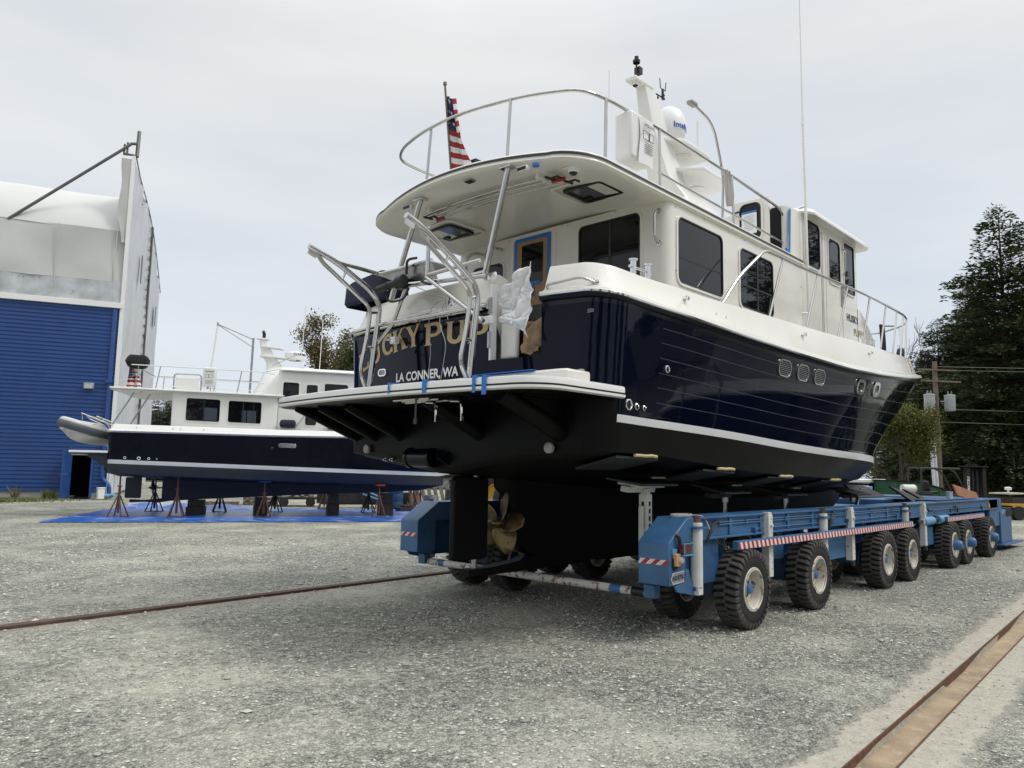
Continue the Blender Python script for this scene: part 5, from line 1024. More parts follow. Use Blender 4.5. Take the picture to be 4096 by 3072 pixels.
e_ = MB(); e_.tube([(17, 4.0, 1.05), (19.6, 4.0, 1.05)], .02, 6); e_.box((19.35, 3.93, 1.02), (.10, .05, .09)); e_.build('amber_marker', 'amber', hst)
pl = MB(); pl.box((19.75, 4.42, 1.25), (2.05, .03, .25), rot=Matrix.Rotation(rad(5.5), 3, 'Y') @ Matrix.Rotation(rad(-20), 3, 'X')); o = pl.build('plywood_board', 'wood', off=Vector((19.75, 4.42, 1.25)), bevel=.003); o.location = (19.75, 4.42, 1.25); tag(o, 'orange brown plywood board leaning on top of the hoist near its console', 'board')
cp = MB(); cp.lathe((17.4, 4.2, 1.19), (0, 0, 1), [(0, 0), (0, .05), (.13, .065), (.135, .07), (.13, .06), (.02, .045)], 16); o = cp.build('paper_cup', 'white', off=Vector((17.4, 4.2, 1.19))); o.location = (17.4, 4.2, 1.19); tag(o, 'small white cup standing on the front of the blue hoist', 'cup')
# ------------------------------------------------------------------ SECOND YACHT on jack stands
AZ2 = rad(77); RZ2 = AL-AZ2; P2 = W(-11.6, 22.0)
def second_boat():
    b2 = thing('motor_yacht', 'smaller navy and white trawler yacht propped on rusty jack stands over a blue tarp', 'boat', P2, RZ2, local=True)
    C = 1.85; sl = lambda z, k=-.0235: (lambda x: z+k*x)
    def table(t): return spl(t)
    z_r = lambda x: 2.47-.004*x+.0016*max(0, x-3)**2*1.6; z_s = lambda x: 1.665-.0225*x; z_c = lambda x: 1.27-.034*x+.001*x*x; z_b = lambda x: 1.16-.05*x+.0035*x*x
    h_r = table([(0, 1.80), (.5, 1.85), (3, 1.95), (5.5, 1.93), (7, 1.8), (8.3, 1.5), (9.3, 1.1), (10.1, .6), (10.6, .2), (10.75, 0)])
    h_s = table([(0, 1.72), (3, 1.85), (5.5, 1.78), (7, 1.45), (8.2, 1.0), (9.2, .5), (9.9, .12), (10.05, 0)])
    h_c = table([(0, 1.66), (3, 1.75), (5, 1.6), (6.5, 1.3), (8, .9), (9, .55), (9.7, .25), (10.0, 0)])
    def lev(q):
        if q <= -2: return z_b, (lambda x: .12 if x < 9.6 else .04), 10.0
        if q < -1: t = q+2; return (lambda x: z_b(x)*(1-t)+z_c(x)*t), (lambda x: (.12*(1-t)+h_c(x)*t)), 10.0
        if q < 0: t = q+1; return (lambda x: z_c(x)*(1-t)+(z_s(x)-.115)*t), (lambda x: h_c(x)*(1-t)+h_s(x)*t), 10.0+.05*t
        st = 10.05+.7*q
        def h(x):
            sx, rx = (x, x) if x < 5 else (5+(x-5)*5.05/(st-5), 5+(x-5)*5.75/(st-5)); w = q**1.2; return h_s(sx)*(1-w)+h_r(rx)*w
        return (lambda x: z_s(x)*(1-q)+z_r(x)*q), h, st
    ln = [.85, .74, .63, .52, .41, .30]
    qq = [-2, -1.7, -1.4, -1.1, -1.0, -.5, -.001, .001]+[v for l in ln for v in (l-.005, l+.005)]+[.95, 1.0]; qq = sorted(qq)
    PP = dict(level=lev, x0=-.12, rc=.22, bulge=.12, cols=[0, .3, .6, .9, 1.2, 1.35])
    lp = hull_loops(PP, qq, 30); m = hull_mesh(lp, qq, C, ln, .45, None, -3, -9); m.build('hull', ['navy', 'stripe', 'blueanti', 'char', 'groove', 'lip'], b2, ang=30)
    keel(b2, C, [(.95, 1.15, 1.2, .03), (1.15, 1.08, 1.25, .05), (1.22, .98, 1.2, .06), (1.25, .70, 1.2, .07), (1.2, .5, 1.2, .07), (1.5, .42, 1.2, .09), (2.2, .47, 1.2, .11), (4, .57, 1.15, .12), (6, .68, 1.1, .11), (8, .76, 1.05, .08), (9.2, .84, 1.05, .05), (9.9, 1.0, 1.2, .02)], .1, 'blueanti')
    e_ = MB(); e_.prism([(.28, .36), (.7, .38), (1.1, .36), (1.5, .43), (1.2, .50), (.7, .44), (.28, .46)], (0, C+.05, 0), (1, 0, 0), (0, 0, 1), .10); e_.build('keel_shoe', 'blueanti', b2, bevel=.01)
    e_ = MB(); e_.prism(rrect(.46, .64, .04), (.36, C+.03, .815), (1, 0, 0), (0, 0, 1), .06); e_.cyl((.42, C, 1.1), (.42, C, 1.25), .025); e_.build('rudder', 'char', b2, bevel=.01)
    propeller(b2, (.92, C, .82), .27, 4, 'darksteel', wide=.5, ph=.2); e_ = MB(); e_.cyl((.9, C, .82), (1.3, C, .82), .02); e_.build('propeller_shaft', 'darksteel', b2)
    def rl(zf, ins):
        cut = hull_loops(dict(level=lambda q: (zf, lambda x: max(h_r(x+ins)-ins, 0) if x < 10.7 else 0, 10.76-ins*1.3), x0=-.12+ins, rc=.22, bulge=.12, cols=PP['cols']), [1], 30)[0]; return cut
    Zr = lambda d: (lambda x: z_r(x)+d)
    def b_(L, fn, name, mt): 
        mb = both(L, C, fn, None); mb.build(name, mt, b2, ang=40)
    b_([rl(Zr(-.02), 0), rl(Zr(-.01), -.03), rl(Zr(.0), -.04), rl(Zr(.02), -.05), rl(Zr(.03), -.04), rl(Zr(.05), -.02), rl(Zr(.06), 0)], lambda j: 1 if j in (2, 3) else 0, 'rub_rail', ['gel2', 'steeld'])
    zcp = lambda x: z_r(x)+.225-.006*min(x, 6)
    b_([rl(Zr(.05), 0), rl(Zr(.08), .03), rl(lambda x: zcp(x)-.03, .07), rl(zcp, .10), rl(zcp, .2), rl(lambda x: zcp(x)-.4, .22)], 0, 'bulwark', 'gel2')
    e_ = MB(); rows = [[(x, C-h_r(x)+.15, z_r(x)), (x, C+h_r(x)-.15, z_r(x))] for x in [0, 1, 2, 3, 4, 5, 6, 7, 8, 9, 10]]; e_.grid(rows, 0); e_.build('deck', 'gel2', b2)
    # cabin
    y0, y1 = .28, 3.42
    zt = lambda x, y: 3.72-.013*x+.08*(1-((y-C)/1.6)**2)
    cab = body(b2, 'cabin', 'gel2', 1.60, 4.62, y0, y1, 2.4, zt, .07)
    window(cab, (2.49, y0, 3.19), (1, 0, -.022), (0, 0, 1), .94, .66, .06, frame='gel2', mull=((.02, .02),), hb=()); window(cab, (3.68, y0, 3.165), (1, 0, -.022), (0, 0, 1), .94, .64, .06, frame='gel2', mull=((-.05, .03), (.25, .02)))
    for w_, dx, ww, dz in ((0, .22, .36, -.10), (1, -.02, .13, -.12), (1, .20, .26, -.12)):
        cx, cz = ((2.49, 3.19), (3.68, 3.165))[w_]; e_ = MB(); e_.prism([(-ww/2, -.21), (ww/2, -.21), (ww/2, .17), (-ww/2, .17)], (cx+dx, y0-.0065, cz+dz), (1, 0, -.022), (0, 0, 1), .0015); e_.build('pane_reflection', 'reflpane', cab)  # window reflections painted on as pale blue rectangles
    rows = []
    for ins, dz in ((.3, .045), (.04, .045), (.0, .03), (-.005, -.005), (.0, -.03), (.04, -.05), (.3, -.05)): rows.append([(1.98+.35+a, C+b, 3.735-.013*(1.98+a)+.08*(1-(b/1.72)**2)+dz) for a, b in rrect(5.0-2*ins, 3.42-2*ins, .32-min(ins, .25), 6)])
    rows = [[(x-.0, y, z) for x, y, z in r_] for r_ in rows]
    e_ = MB(); e_.grid(rows, lambda j, i: 1 if j == 3 else 0, closed=True)
    for L in (rows[0], rows[-1]):
        n = len(L); ctr = [(x*.9+.23, C, 3.735-.013*(x-.35)+.08+(.045 if L is rows[0] else -.05)) for x, y, z in L]; e_.grid([L, ctr], 0, closed=True)
    e_.build('boat_deck', ['gel2', 'steeld'], b2, ang=50)
    phs = lambda x, y: 4.52-.01*x+.05*(1-((y-C)/1.6)**2)
    ph2 = body(b2, 'pilothouse', 'gel2', 4.60, 7.4, y0+.05, y1-.05, 2.5, phs, .12)
    window(ph2, (4.99, y0+.05, 3.86), (1, 0, -.02), (0, 0, 1), .46, .54, .06, frame='gel2'); window(ph2, (6.35, y0+.05, 3.86), (1, 0, -.02), (0, 0, 1), .70, .54, .06, frame='gel2')
    e_ = MB(); ringpanel(e_, rrect(.56, 1.55, .05), rrect(.54, 1.53, .045), (5.62, y0+.05, 3.45), (1, 0, -.02), (0, 0, 1), .01); d2 = e_.build('side_door', 'gel2', b2); window(d2, (5.62, y0+.05, 3.78), (1, 0, 0), (0, 0, 1), .32, .60, .06, frame='gel2'); window(d2, (5.62, y0+.05, 3.07), (1, 0, 0), (0, 0, 1), .32, .46, .06, frame='gel2')
    e_ = MB(); rows = []
    for z, l, w_ in ((4.46, 0, 0), (4.50, .06, .05), (4.56, .0, 0), (4.60, -.2, -.3)): rows.append([(6.15+a, C+b, z-.01*a+.04*(1-(b/1.6)**2)) for a, b in rrect(3.0+2*l, 3.2+2*w_, .2, 5)])
    e_.grid(rows, 0, closed=True); e_.add(rows[-1], [tuple(range(len(rows[-1])))]); e_.build('pilothouse_roof', 'gel2', b2)
    e_ = MB()
    def fr(secs, mb): rows = [[(cx+a*hl*2, C+b*hw*2, z) for a, b in rrect(1, 1, .25, 4)] for cx, hl, hw, z in secs]; mb.grid(rows, 0, closed=True); mb.add(rows[-1], [tuple(range(len(rows[-1])))])
    fr([(4.75, 1.05, 1.3, 3.68), (4.85, .95, 1.15, 4.1), (4.95, .90, 1.0, 4.5), (5.0, .85, .85, 4.62), (5.05, .6, .6, 4.72)], e_); e_.build('mast_fairing', 'gel2', b2, bevel=.01)
    e_ = MB(); e_.tube([(4.1, C-1.05, 4.46), (4.6, C-1.0, 4.60), (5.3, C-.9, 4.68)], .008, 6); e_.build('fairing_stripe', 'black', b2)
    e_ = MB(); fr([(4.38, .28, .12, 4.68), (4.30, .22, .10, 4.9), (4.15, .20, .09, 5.10), (4.0, .14, .07, 5.45), (3.95, .12, .06, 5.66)], e_)
    e_.prism(rrect(1.15, .4, .15), (4.45, C, 5.06), (1, 0, -.05), (0, 1, 0), .05); e_.prism(rrect(.75, .3, .12), (4.25, C, 5.38), (1, 0, -.08), (0, 1, 0), .05); e_.prism(rrect(.42, .2, .08), (3.95, C, 5.66), (1, 0, -.02), (0, 1, 0), .04); e_.build('radar_mast', 'gel2', b2, bevel=.01)
    e_ = MB(); e_.lathe((5.0, C, 5.02), (0, 0, 1), [(0, .22), (.05, .30), (.08, .34), (.22, .34), (.27, .30), (.29, 0)], 32); o = e_.build('radar_scanner', 'white', b2); 
    vs_, fs_ = text_mesh('GARMIN', .13, .002); e_ = MB(); e_.add([(5.0+.345*math.cos((x)/.345-1.9+.9), C+.345*math.sin((x)/.345-1.9+.9), 5.15+y) for x, y, z in vs_], fs_); e_.build('radar_lettering', 'inkk', b2, smooth=False)
    e_ = MB(); e_.box((3.97, C, 5.80), (.10, .08, .14)); e_.lathe((3.95, C, 5.88), (0, 0, 1), [(0, .06), (.05, .05), (.09, .02), (.1, 0)], 12); e_.build('mast_light', 'black', b2)
    # rails
    zt0 = 4.47
    MB().tube([(.42, .32, zt0), (2.2, .30, 4.45), (4.15, .32, 4.42), (4.5, .35, 4.36)], .016, 8, smooth=.1).build('upper_rail', 'gel2', b2)
    MB().tube([(.42, .32, zt0), (.45, 3.2, zt0-.02), (4.5, 3.35, 4.42)], .016, 8, smooth=.1).build('upper_rail', 'steeld', b2)
    for z0, x0 in ((4.12, 1.0), (3.87, 1.2)): MB().tube([(x0, .30, z0), (4.2, .32, z0-.04)], .012, 8).build('lower_rail', 'gel2', b2)
    posts(b2, 'rail_post', [((.55, .3, 3.76), (.62, .32, zt0)), ((1.12, .3, 3.76), (1.22, .32, zt0)), ((2.75, .3, 3.76), (2.8, .32, 4.12)), ((3.42, .3, 3.76), (3.52, .32, 4.43)), ((.7, 3.3, 3.76), (.75, 3.2, zt0)), ((2.2, 3.3, 3.76), (2.2, 3.3, 4.43))], .014, 'steeld')
    e_ = MB(); e_.tube([(3.72, .9, 3.76), (3.74, .9, 5.55)], .035, 10); e_.tube([(3.74, .9, 5.5), (2.68, .9, 5.92)], .018, 8); e_.tube([(3.74, .9, 5.25), (2.68, .9, 5.90)], .014, 8); e_.box((2.66, .9, 5.93), (.05, .05, .10)); e_.build('boom_crane', 'steeld', b2)
    e_ = MB(); e_.cyl((2.52, .9, 4.22), (2.66, .9, 5.88), .026); e_.build('boom_strut', 'gel2', b2); e_ = MB(); e_.cyl((2.48, .9, 3.88), (2.51, .9, 4.2), .03); e_.build('strut_end', 'black', b2)
    e_ = MB(); e_.tube([(1.52, .8, 3.77), (1.52, .8, 4.30), (2.3, .8, 4.30), (2.3, .8, 3.77)], .022, 8, smooth=.1); o = e_.build('deck_seat_frame', 'steeld', b2); e_ = MB(); e_.bb(1.58, 2.24, .78, .82, 3.78, 4.2); e_.build('seat_panel', 'gel2', o, bevel=.02)
    posts(b2, 'roof_post', [((-.02, .5, 2.70), (.5, .5, 3.66)), ((.35, .9, 2.70), (.86, .9, 3.66))], .022, 'steeld')
    posts(b2, 'whip_antenna', [((5.2, 1.0, 4.60), (5.28, 1.0, 6.7)), ((5.75, 2.6, 4.6), (5.8, 2.6, 6.6))], .013, 'gel2'); 
    e_ = MB(); e_.cyl((4.35, 1.0, 4.72), (5.22, 1.0, 5.18), .012); e_.build('antenna_brace', 'steeld', b2)
    # swim platform with bracket
    e_ = MB(); e_.bb(-1.02, -.0, .12, 3.58, 1.845, 1.91, 0); o = e_.build('swim_platform', 'gel2', b2, bevel=.015); e_ = MB(); e_.prism([(-.72, 1.84), (-.05, 1.84), (-.02, 1.40)], (0, 3.4, 0), (1, 0, 0), (0, 0, 1), 3.1); e_.build('platform_bracket', 'char', b2); e_ = MB(); e_.bb(-1.0, -.55, .3, .5, 1.77, 1.81); e_.build('boarding_ladder', 'steeld', b2)
    e_ = MB(); e_.lathe((-.2, 1.0, 1.40), (0, 1, 0), [(0, 0), (0, .10), (.35, .10), (.35, 0)], 20); e_.build('stern_thruster', 'char', b2)
    # side fittings
    def side2(x, z): q = (z-z_s(x))/(z_r(x)-z_s(x)); zf, hf, xs = lev(max(q, .01)); return (x, C-hf(x)-.003, z)
    for x, r_ in ((.48, .035), (.86, .045), (1.13, .035), (1.35, .018)): e_ = MB(); e_.lathe(side2(max(x, .3), 1.73-.02*x), (0, -1, 0), [(0, r_*1.25), (.015, r_*1.1), (.015, r_*.7), (.0, r_*.65)], 16); o = e_.build('exhaust_outlet', 'chrome', b2); e_ = MB(); p = side2(max(x, .3), 1.73-.02*x); e_.lathe((p[0], p[1]-.003, p[2]), (0, -1, 0), [(0, r_*.7), (.001, 0)], 14); e_.build('outlet_bore', 'dark', o)
    e_ = MB(); p = side2(4.99, 2.18); e_.prism(rrect(.52, .13, .06), (p[0], p[1], p[2]), (1, 0, -.02), (0, 0, 1), .02); o = e_.build('engine_vent', 'steel', b2, bevel=.008); e_ = MB(); [e_.prism([(-.22, -.03+.015*k), (.22, -.03+.015*k), (.22, -.024+.015*k), (-.22, -.024+.015*k)], (p[0], p[1]-.021, p[2]), (1, 0, -.02), (0, 0, 1), .002) for k in range(5)]; e_.build('louvre', 'steeld', o)
    e_ = MB(); p = side2(4.55, 2.09); e_.lathe(p, (0, -1, 0), [(0, .05), (.02, .045), (.02, .025), (.005, .02)], 18); e_.build('outlet_ring', 'chrome', b2)
    for x in (.75, 2.6, 1.75, 1.95): e_ = MB(); e_.lathe((x, C-h_r(x)+.03, z_r(x)+.13), (0, -1, 0), [(0, .016), (.01, .014), (.01, 0)], 10); e_.build('vent_fitting', 'steeld', b2)
    # cleats, fenders on the rail
    posts(b2, 'bow_rail', [((5.15, .18, 2.70), (5.55, .2, 3.3)), ((5.55, .2, 3.3), (7.5, .35, 3.35)), ((6.4, .2, 2.7), (6.7, .25, 3.32))], .015, 'steeld')
    return b2
boat2 = second_boat()
def L2(x, y, z=0): v = Matrix.Rotation(RZ2, 3, 'Z') @ Vector((x, y, z)); return v+P2
def place2(name, label, cat, x, y, z=0, rz=0, group=None): return thing(name, label, cat, L2(x, y, z), RZ2+rz, group, local=True)
# things on the second yacht
for x in (4.95, 6.35):
    t = MB(); t.lathe((-.24, 0, 0), (1, 0, 0), [(0, .03), (.03, .11), (.08, .125), (.40, .125), (.45, .11), (.48, .03)], 18); o = t.build('fender', 'navyfab', off=Vector((0, 0, 0))); o.location = L2(x, .20, 2.85); o.rotation_euler = (0, 0, RZ2)
    tag(o, 'cylindrical navy fender on the small yacht\'s side deck, nearer to its salon windows' if x < 5 else 'cylindrical navy fender on the small yacht\'s side deck, below the forward pilothouse window', 'fender', 'fenders on the small yacht')
t = place2('rescue_sling_bag', 'white rescue sling bag printed with pictures on the small yacht\'s roof rail', 'rescue bag', 2.62, .27, 4.15)
e_ = MB(); e_.bb(-.19, .19, -.10, .06, -.26, .32); e_.build('bag', 'gel2', t, bevel=.03, off=Vector((0, 0, 0)))
e_ = MB(); ringpanel(e_, rrect(.11, .11, .004), rrect(.09, .09, .004), (-.07, -.102, .06), (1, 0, 0), (0, 0, 1), .003); ringpanel(e_, rrect(.11, .11, .004), rrect(.09, .09, .004), (.04, -.102, .06), (1, 0, 0), (0, 0, 1), .003); [e_.prism(rrect(.24-.03*(k % 2), .012, .002), (0, -.101, -.07-.035*k), (1, 0, 0), (0, 0, 1), .002) for k in range(4)]; e_.build('printing', 'plate', t, off=Vector((0, 0, 0)))
lettering('printing', 'LIFESLING', .055, (0, -.101, .18), (1, 0, 0), (0, 0, 1), 'inkk', t, bold=.001)
t = MB(); rows = []
for z, k in ((-.20, .45), (-.16, .75), (-.02, 1), (.10, .93), (.19, .72), (.20, .05)): rows.append([(a*k+(.02 if z > 0 else 0), b*k, z+.02*math.sin(a*30)) for a, b in rrect(.66, .40, .12, 3)])
t.grid(rows, 0, closed=True); o = t.build('outboard_cover', 'blackfab', off=Vector((0, 0, 0)), ang=20); o.location = L2(.52, .55, 4.58); o.rotation_euler = (0, .08, RZ2); tag(o, 'black fabric cover over an outboard on the small yacht\'s upper rail', 'cover')
t = place2('ensign', 'American flag hanging below the black outboard cover on the small yacht', 'flag', .35, .5, 4.45)
mb = MB(); rows = [[(-.08+.1*v*0+.62*s*v*.75+.05*(1-v)+.28*s*(1-v)*.6, .05*math.sin(s*14)+.04*math.sin(v*5), -.74*v+.0) for s in [k/18 for k in range(19)]] for v in [k/18 for k in range(19)]]
mb.grid(rows, lambda j, i: (1 if (i % 3 == 1 and j % 2 == 1) else 2) if (j < 9 and i < 8) else (0 if int(j/18*11) % 2 == 0 else 1)); mb.build('flag_cloth', ['flagr', 'flagw', 'flagb'], t, off=Vector((0, 0, 0)))
e_ = MB(); e_.tube([(0, 0, .05), (.35, 0, -.78)], .012, 6); e_.build('flag_staff', 'oldwood', t, off=Vector((0, 0, 0)))
# dinghy on davits
t = place2('inflatable_dinghy', 'small grey and white inflatable dinghy tilted on davits behind the small yacht', 'dinghy', -.95, 1.6, 2.35)
Z0 = Vector((0, 0, 0)); e_ = MB()
def dl(s): return (-.75+.0*s, s, 0)
# hull: bow points towards the camera (-y), seen from below
secs = [(-1.75, .12, .04, .22), (-1.6, .34, -.06, .24), (-1.3, .55, -.24, .22), (-.8, .66, -.34, .2), (0, .70, -.38, .18), (.9, .70, -.36, .18), (1.3, .68, -.34, .18)]
rows = [[(-w_, y, zt), (-w_*.95, y, zt-.20), (-w_*.55, y, (zt+zk)*.5-.08), (-w_*.25, y, zk+.06), (0, y, zk), (w_*.25, y, zk+.06), (w_*.55, y, (zt+zk)*.5-.08), (w_*.95, y, zt-.20), (w_, y, zt)] for y, w_, zk, zt in secs]
e_.grid(rows, 0); e_.add(rows[0], [tuple(range(9))]); e_.add(rows[-1], [tuple(range(9))]); e_.build('dinghy_hull', 'hypw', t, off=Z0, ang=25)
pth = [(.66, 1.4, .14), (.70, 0, .14), (.66, -.8, .18), (.45, -1.45, .24), (0, -1.80, .28), (-.45, -1.45, .24), (-.66, -.8, .18), (-.70, 0, .14), (-.66, 1.4, .14)]
e_ = MB(); e_.tube(pth, .17, 14, smooth=.5); e_.build('dinghy_tube', 'hypal', t, off=Z0)
e_ = MB(); e_.tube([(x*1.0, y, z+.115) for x, y, z in pth], .12, 12, smooth=.5); e_.build('tube_top', 'hypw', t, off=Z0)
e_ = MB(); e_.box((0, 1.35, .1), (.3, .25, .5)); e_.cyl((0, 1.4, -.1), (.05, 1.45, -.62), .05); e_.build('outboard_motor', 'black', t, off=Z0, bevel=.02); propeller(t, (.03, 1.55, -.55), .10, 3, 'steeld', ax=(0, 1, 0))
t.rotation_euler = (rad(-2), rad(14), RZ2-.30); t.scale = (.8, .8, .8); t.location = L2(-.78, 1.5, 2.40)
e_ = MB()
for y in (1.0, 2.5):
    e_.tube([(-.05, y, 1.92), (-.20, y, 2.45), (-.25, y, 2.72), (-.85, y, 2.95), (-1.02, y, 3.02)], .025, 8, smooth=.2); e_.tube([(-.15, y, 2.3), (-.35, y, 2.66), (-.80, y, 2.86), (-.88, y, 2.96)], .018, 8, smooth=.1)
    e_.tube([(-1.0, y, 3.0), (-.95, y, 2.6)], .01, 6)
e_.tube([(-.85, 1.0, 2.95), (-.85, 2.5, 2.95)], .02, 8); o = e_.build('davit', 'steel', boat2, off=Z0)
# jack stands
def jack(label, x, y, ztop, mt, headmt, group='jack stands'):
    t = place2('jack_stand', label, 'jack stand', x, y, 0, random.Random(x+y).uniform(0, .6), group)
    e_ = MB(); e_.cyl((0, 0, .12), (0, 0, ztop-.35), .035, n=10)
    for k in range(4): a = k*math.pi/2+.5; e_.cyl((.29*math.cos(a), .29*math.sin(a), .02), (.03*math.cos(a), .03*math.sin(a), .62), .02, n=8)
    for k in range(4): a, b = k*math.pi/2+.5, (k+1)*math.pi/2+.5; e_.cyl((.29*math.cos(a), .29*math.sin(a), .02), (.29*math.cos(b), .29*math.sin(b), .02), .012, n=6)
    e_.build('frame', mt, t, off=Z0); e_ = MB(); e_.cyl((0, 0, ztop-.4), (0, 0, ztop-.03), .024, n=10); e_.box((0, 0, ztop-.36), (.14, .03, .03)); e_.build('screw', mt, t, off=Z0); e_ = MB(); e_.box((0, 0, ztop-.015), (.30, .22, .05), rz=.2); e_.build('head', headmt, t, off=Z0, bevel=.006)
M['redpad'] = mat('red_pad', (.22, .03, .025), .7); M['bluepad'] = mat('blue_pad', (.03, .11, .28), .6)
jack('rusty jack stand with red pad under the small yacht\'s stern, nearest its rudder', .33, .40, 1.26, 'rust', 'redpad')
jack('rusty jack stand under the small yacht, second from the stern on the near side', 1.90, .45, 1.19, 'rust', 'darksteel')
jack('jack stand with a light blue pad head on the near side', 4.36, .50, 1.10, 'rust', 'bluepad')
jack('rusty jack stand with a dark red pad near the small yacht\'s bow', 7.84, .95, 1.03, 'rust', 'redpad')
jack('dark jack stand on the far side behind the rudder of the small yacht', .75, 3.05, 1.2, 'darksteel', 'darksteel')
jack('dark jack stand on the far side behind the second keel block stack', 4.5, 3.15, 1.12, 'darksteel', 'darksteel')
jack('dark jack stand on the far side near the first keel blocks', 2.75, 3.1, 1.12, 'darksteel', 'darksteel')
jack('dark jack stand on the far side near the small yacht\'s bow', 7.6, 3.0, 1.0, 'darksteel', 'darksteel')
jack('spare rusty jack stand standing beyond the tarp with no boat on it', 6.1, 5.3, .9, 'rust', 'darksteel')
for i, (x, y, h, w_) in enumerate(((2.22, 1.85, .46, .52), (4.15, 1.85, .56, .42), (6.4, 1.85, .68, .36), (8.1, 1.85, .72, .42))):
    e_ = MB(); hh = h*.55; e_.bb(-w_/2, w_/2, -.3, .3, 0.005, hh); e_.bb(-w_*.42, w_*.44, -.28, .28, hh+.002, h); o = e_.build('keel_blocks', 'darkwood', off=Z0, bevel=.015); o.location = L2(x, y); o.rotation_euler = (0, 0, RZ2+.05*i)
    tag(o, 'dark keel blocks under the small yacht, '+['widest stack nearest its propeller', 'second stack from the propeller', 'narrow stack under mid keel', 'stack closest to the bow'][i], 'keel blocks', 'keel block stacks')
# tarp
def tarp():
    mb = MB(); rows = []; nx, ny = 90, 44
    c = [Vector((-1.0, -1.9)), Vector((12.2, -.9)), Vector((11.0, 4.6)), Vector((-.9, 6.2))]
    for j in range(ny+1):
        r_ = []
        for i in range(nx+1):
            s, v = i/nx, j/ny; p = c[0].lerp(c[1], s).lerp(c[3].lerp(c[2], s), v)
            q = Vector((p.x*1.1, p.y*1.6, 0)); z = .012+.022*max(0, noise.noise(q*1.7))+.012*abs(noise.noise(q*4))
            p.x += .06*noise.noise(Vector((p.y*2, 3, s*9)))*(1 if s < .02 else 0); p.y += .05*math.sin(s*40)*(1 if v < .01 else 0)
            # folded wave at the far left edge
            f_ = max(0, 1-abs(v-.93)/.10)*max(0, 1-abs(s-.12)/.14); f2 = max(0, 1-abs(v-.85)/.12)*max(0, 1-abs(s-.30)/.12); z += .32*f_**.8*abs(math.sin(s*26))*.8+.22*f2
            r_.append((p.x, p.y, z))
        rows.append(r_)
    mb.grid(rows, 0); o = mb.build('tarp', 'tarp', off=Z0, ang=60); o.location = P2; o.rotation_euler = (0, 0, RZ2); tag(o, 'wrinkled bright blue tarp spread on the gravel below the small yacht', 'tarp')
    e_ = MB(); rows = [[(-.75+2.6*s, 6.0+.25*v-.1*math.sin(s*6), .03+.12*math.sin(v*3.1)+.10*abs(math.sin(s*7))) for v in (0, .25, .5, .75, 1)] for s in [k/24 for k in range(25)]]
    e_.grid(rows, 0); o = e_.build('tarp_fold', 'tarpw', off=Z0); o.location = P2; o.rotation_euler = (0, 0, RZ2); tag(o, 'grey white underside of the tarp folded over at its far left corner', 'tarp fold')
tarp()
# ------------------------------------------------------------------ BLUE SHED with fabric roof (left)
AZB = rad(67.7); CB = W(-17.17, 33.0, .05); RZB = AL-AZB      # local: x along the blue wall (towards the camera's right), y back into the building
shed = thing('boat_shed', 'tall blue corrugated shed with a grey fabric roof and a white sheeted end wall', 'building', CB, RZB, local=True)
Bz = dict(off=Z0)
def corr(name, x0, x1, z0, z1, mt, parent, pitch=.17, depth=.035, y=0, holes=()):
    mb = MB(); z = z0; rows = []
    while z < z1-1e-6:
        for dz, d_ in ((0, 0), (pitch*.55, 0), (pitch*.68, depth), (pitch*.93, depth)): 
            if z+dz <= z1: rows.append((z+dz, y+d_))
        z += pitch
    rows.append((z1, y))
    mb.grid([[(x0, yy, zz), (x1, yy, zz)] for zz, yy in rows], 0, flip=True)
    return mb.build(name, mt, parent, smooth=False, **Bz)
DX0, DX1, DZ = -1.50, -.74, 2.0         # door opening
wall = corr('wall', -22, DX0, .28, 8.25, 'sheet', shed); corr('wall', DX1, -.0, .28, 8.25, 'sheet', shed); corr('wall', DX0, DX1, .28+.17*11, 8.25, 'sheet', shed)
e_ = MB(); e_.bb(-22, DX0-.02, .06, .3, -.05, .30); e_.bb(DX1+.02, .0, .06, .3, -.05, .28); e_.build('foundation', 'conc', shed, **Bz)
e_ = MB(); e_.bb(-.36, -.19, -.10, .05, .95, 8.2); e_.build('downpipe', 'sheett', shed, bevel=.02, **Bz)
e_ = MB(); e_.tube([(-.275, -.03, 1.1), (-.275, -.03, .82), (.02, -.10, .55), (.04, -.12, .12)], .085, 10, smooth=.2); e_.build('downpipe_elbow', 'sheett', shed, **Bz)
e_ = MB(); e_.bb(DX0-.10, DX0, -.05, .06, .0, DZ+.12); e_.bb(DX1, DX1+.09, -.05, .06, .0, DZ+.12); e_.bb(DX0-.0, DX1+.0, -.05, .06, DZ, DZ+.12); e_.build('door_frame', 'sheett', shed, bevel=.008, **Bz)
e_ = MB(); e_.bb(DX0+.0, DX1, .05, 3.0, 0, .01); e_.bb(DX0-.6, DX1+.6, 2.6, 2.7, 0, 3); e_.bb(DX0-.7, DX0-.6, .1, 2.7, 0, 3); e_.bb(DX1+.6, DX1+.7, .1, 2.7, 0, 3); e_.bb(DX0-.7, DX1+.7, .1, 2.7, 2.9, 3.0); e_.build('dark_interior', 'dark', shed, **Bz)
e_ = MB(); e_.box((DX0-.10, -.30, 1.0), (.62, .05, 1.98), rz=1.15); dr = e_.build('door', 'sheett', shed, bevel=.006, **Bz); e_ = MB(); e_.box((DX0-.18, -.50, 1.0), (.22, .05, .035)); e_.build('handle', 'steel', dr, **Bz)
e_ = MB(); e_.bb(-22, .0, -.14, .05, 8.22, 8.46); e_.build('gutter', 'gel2', shed, bevel=.01, **Bz)
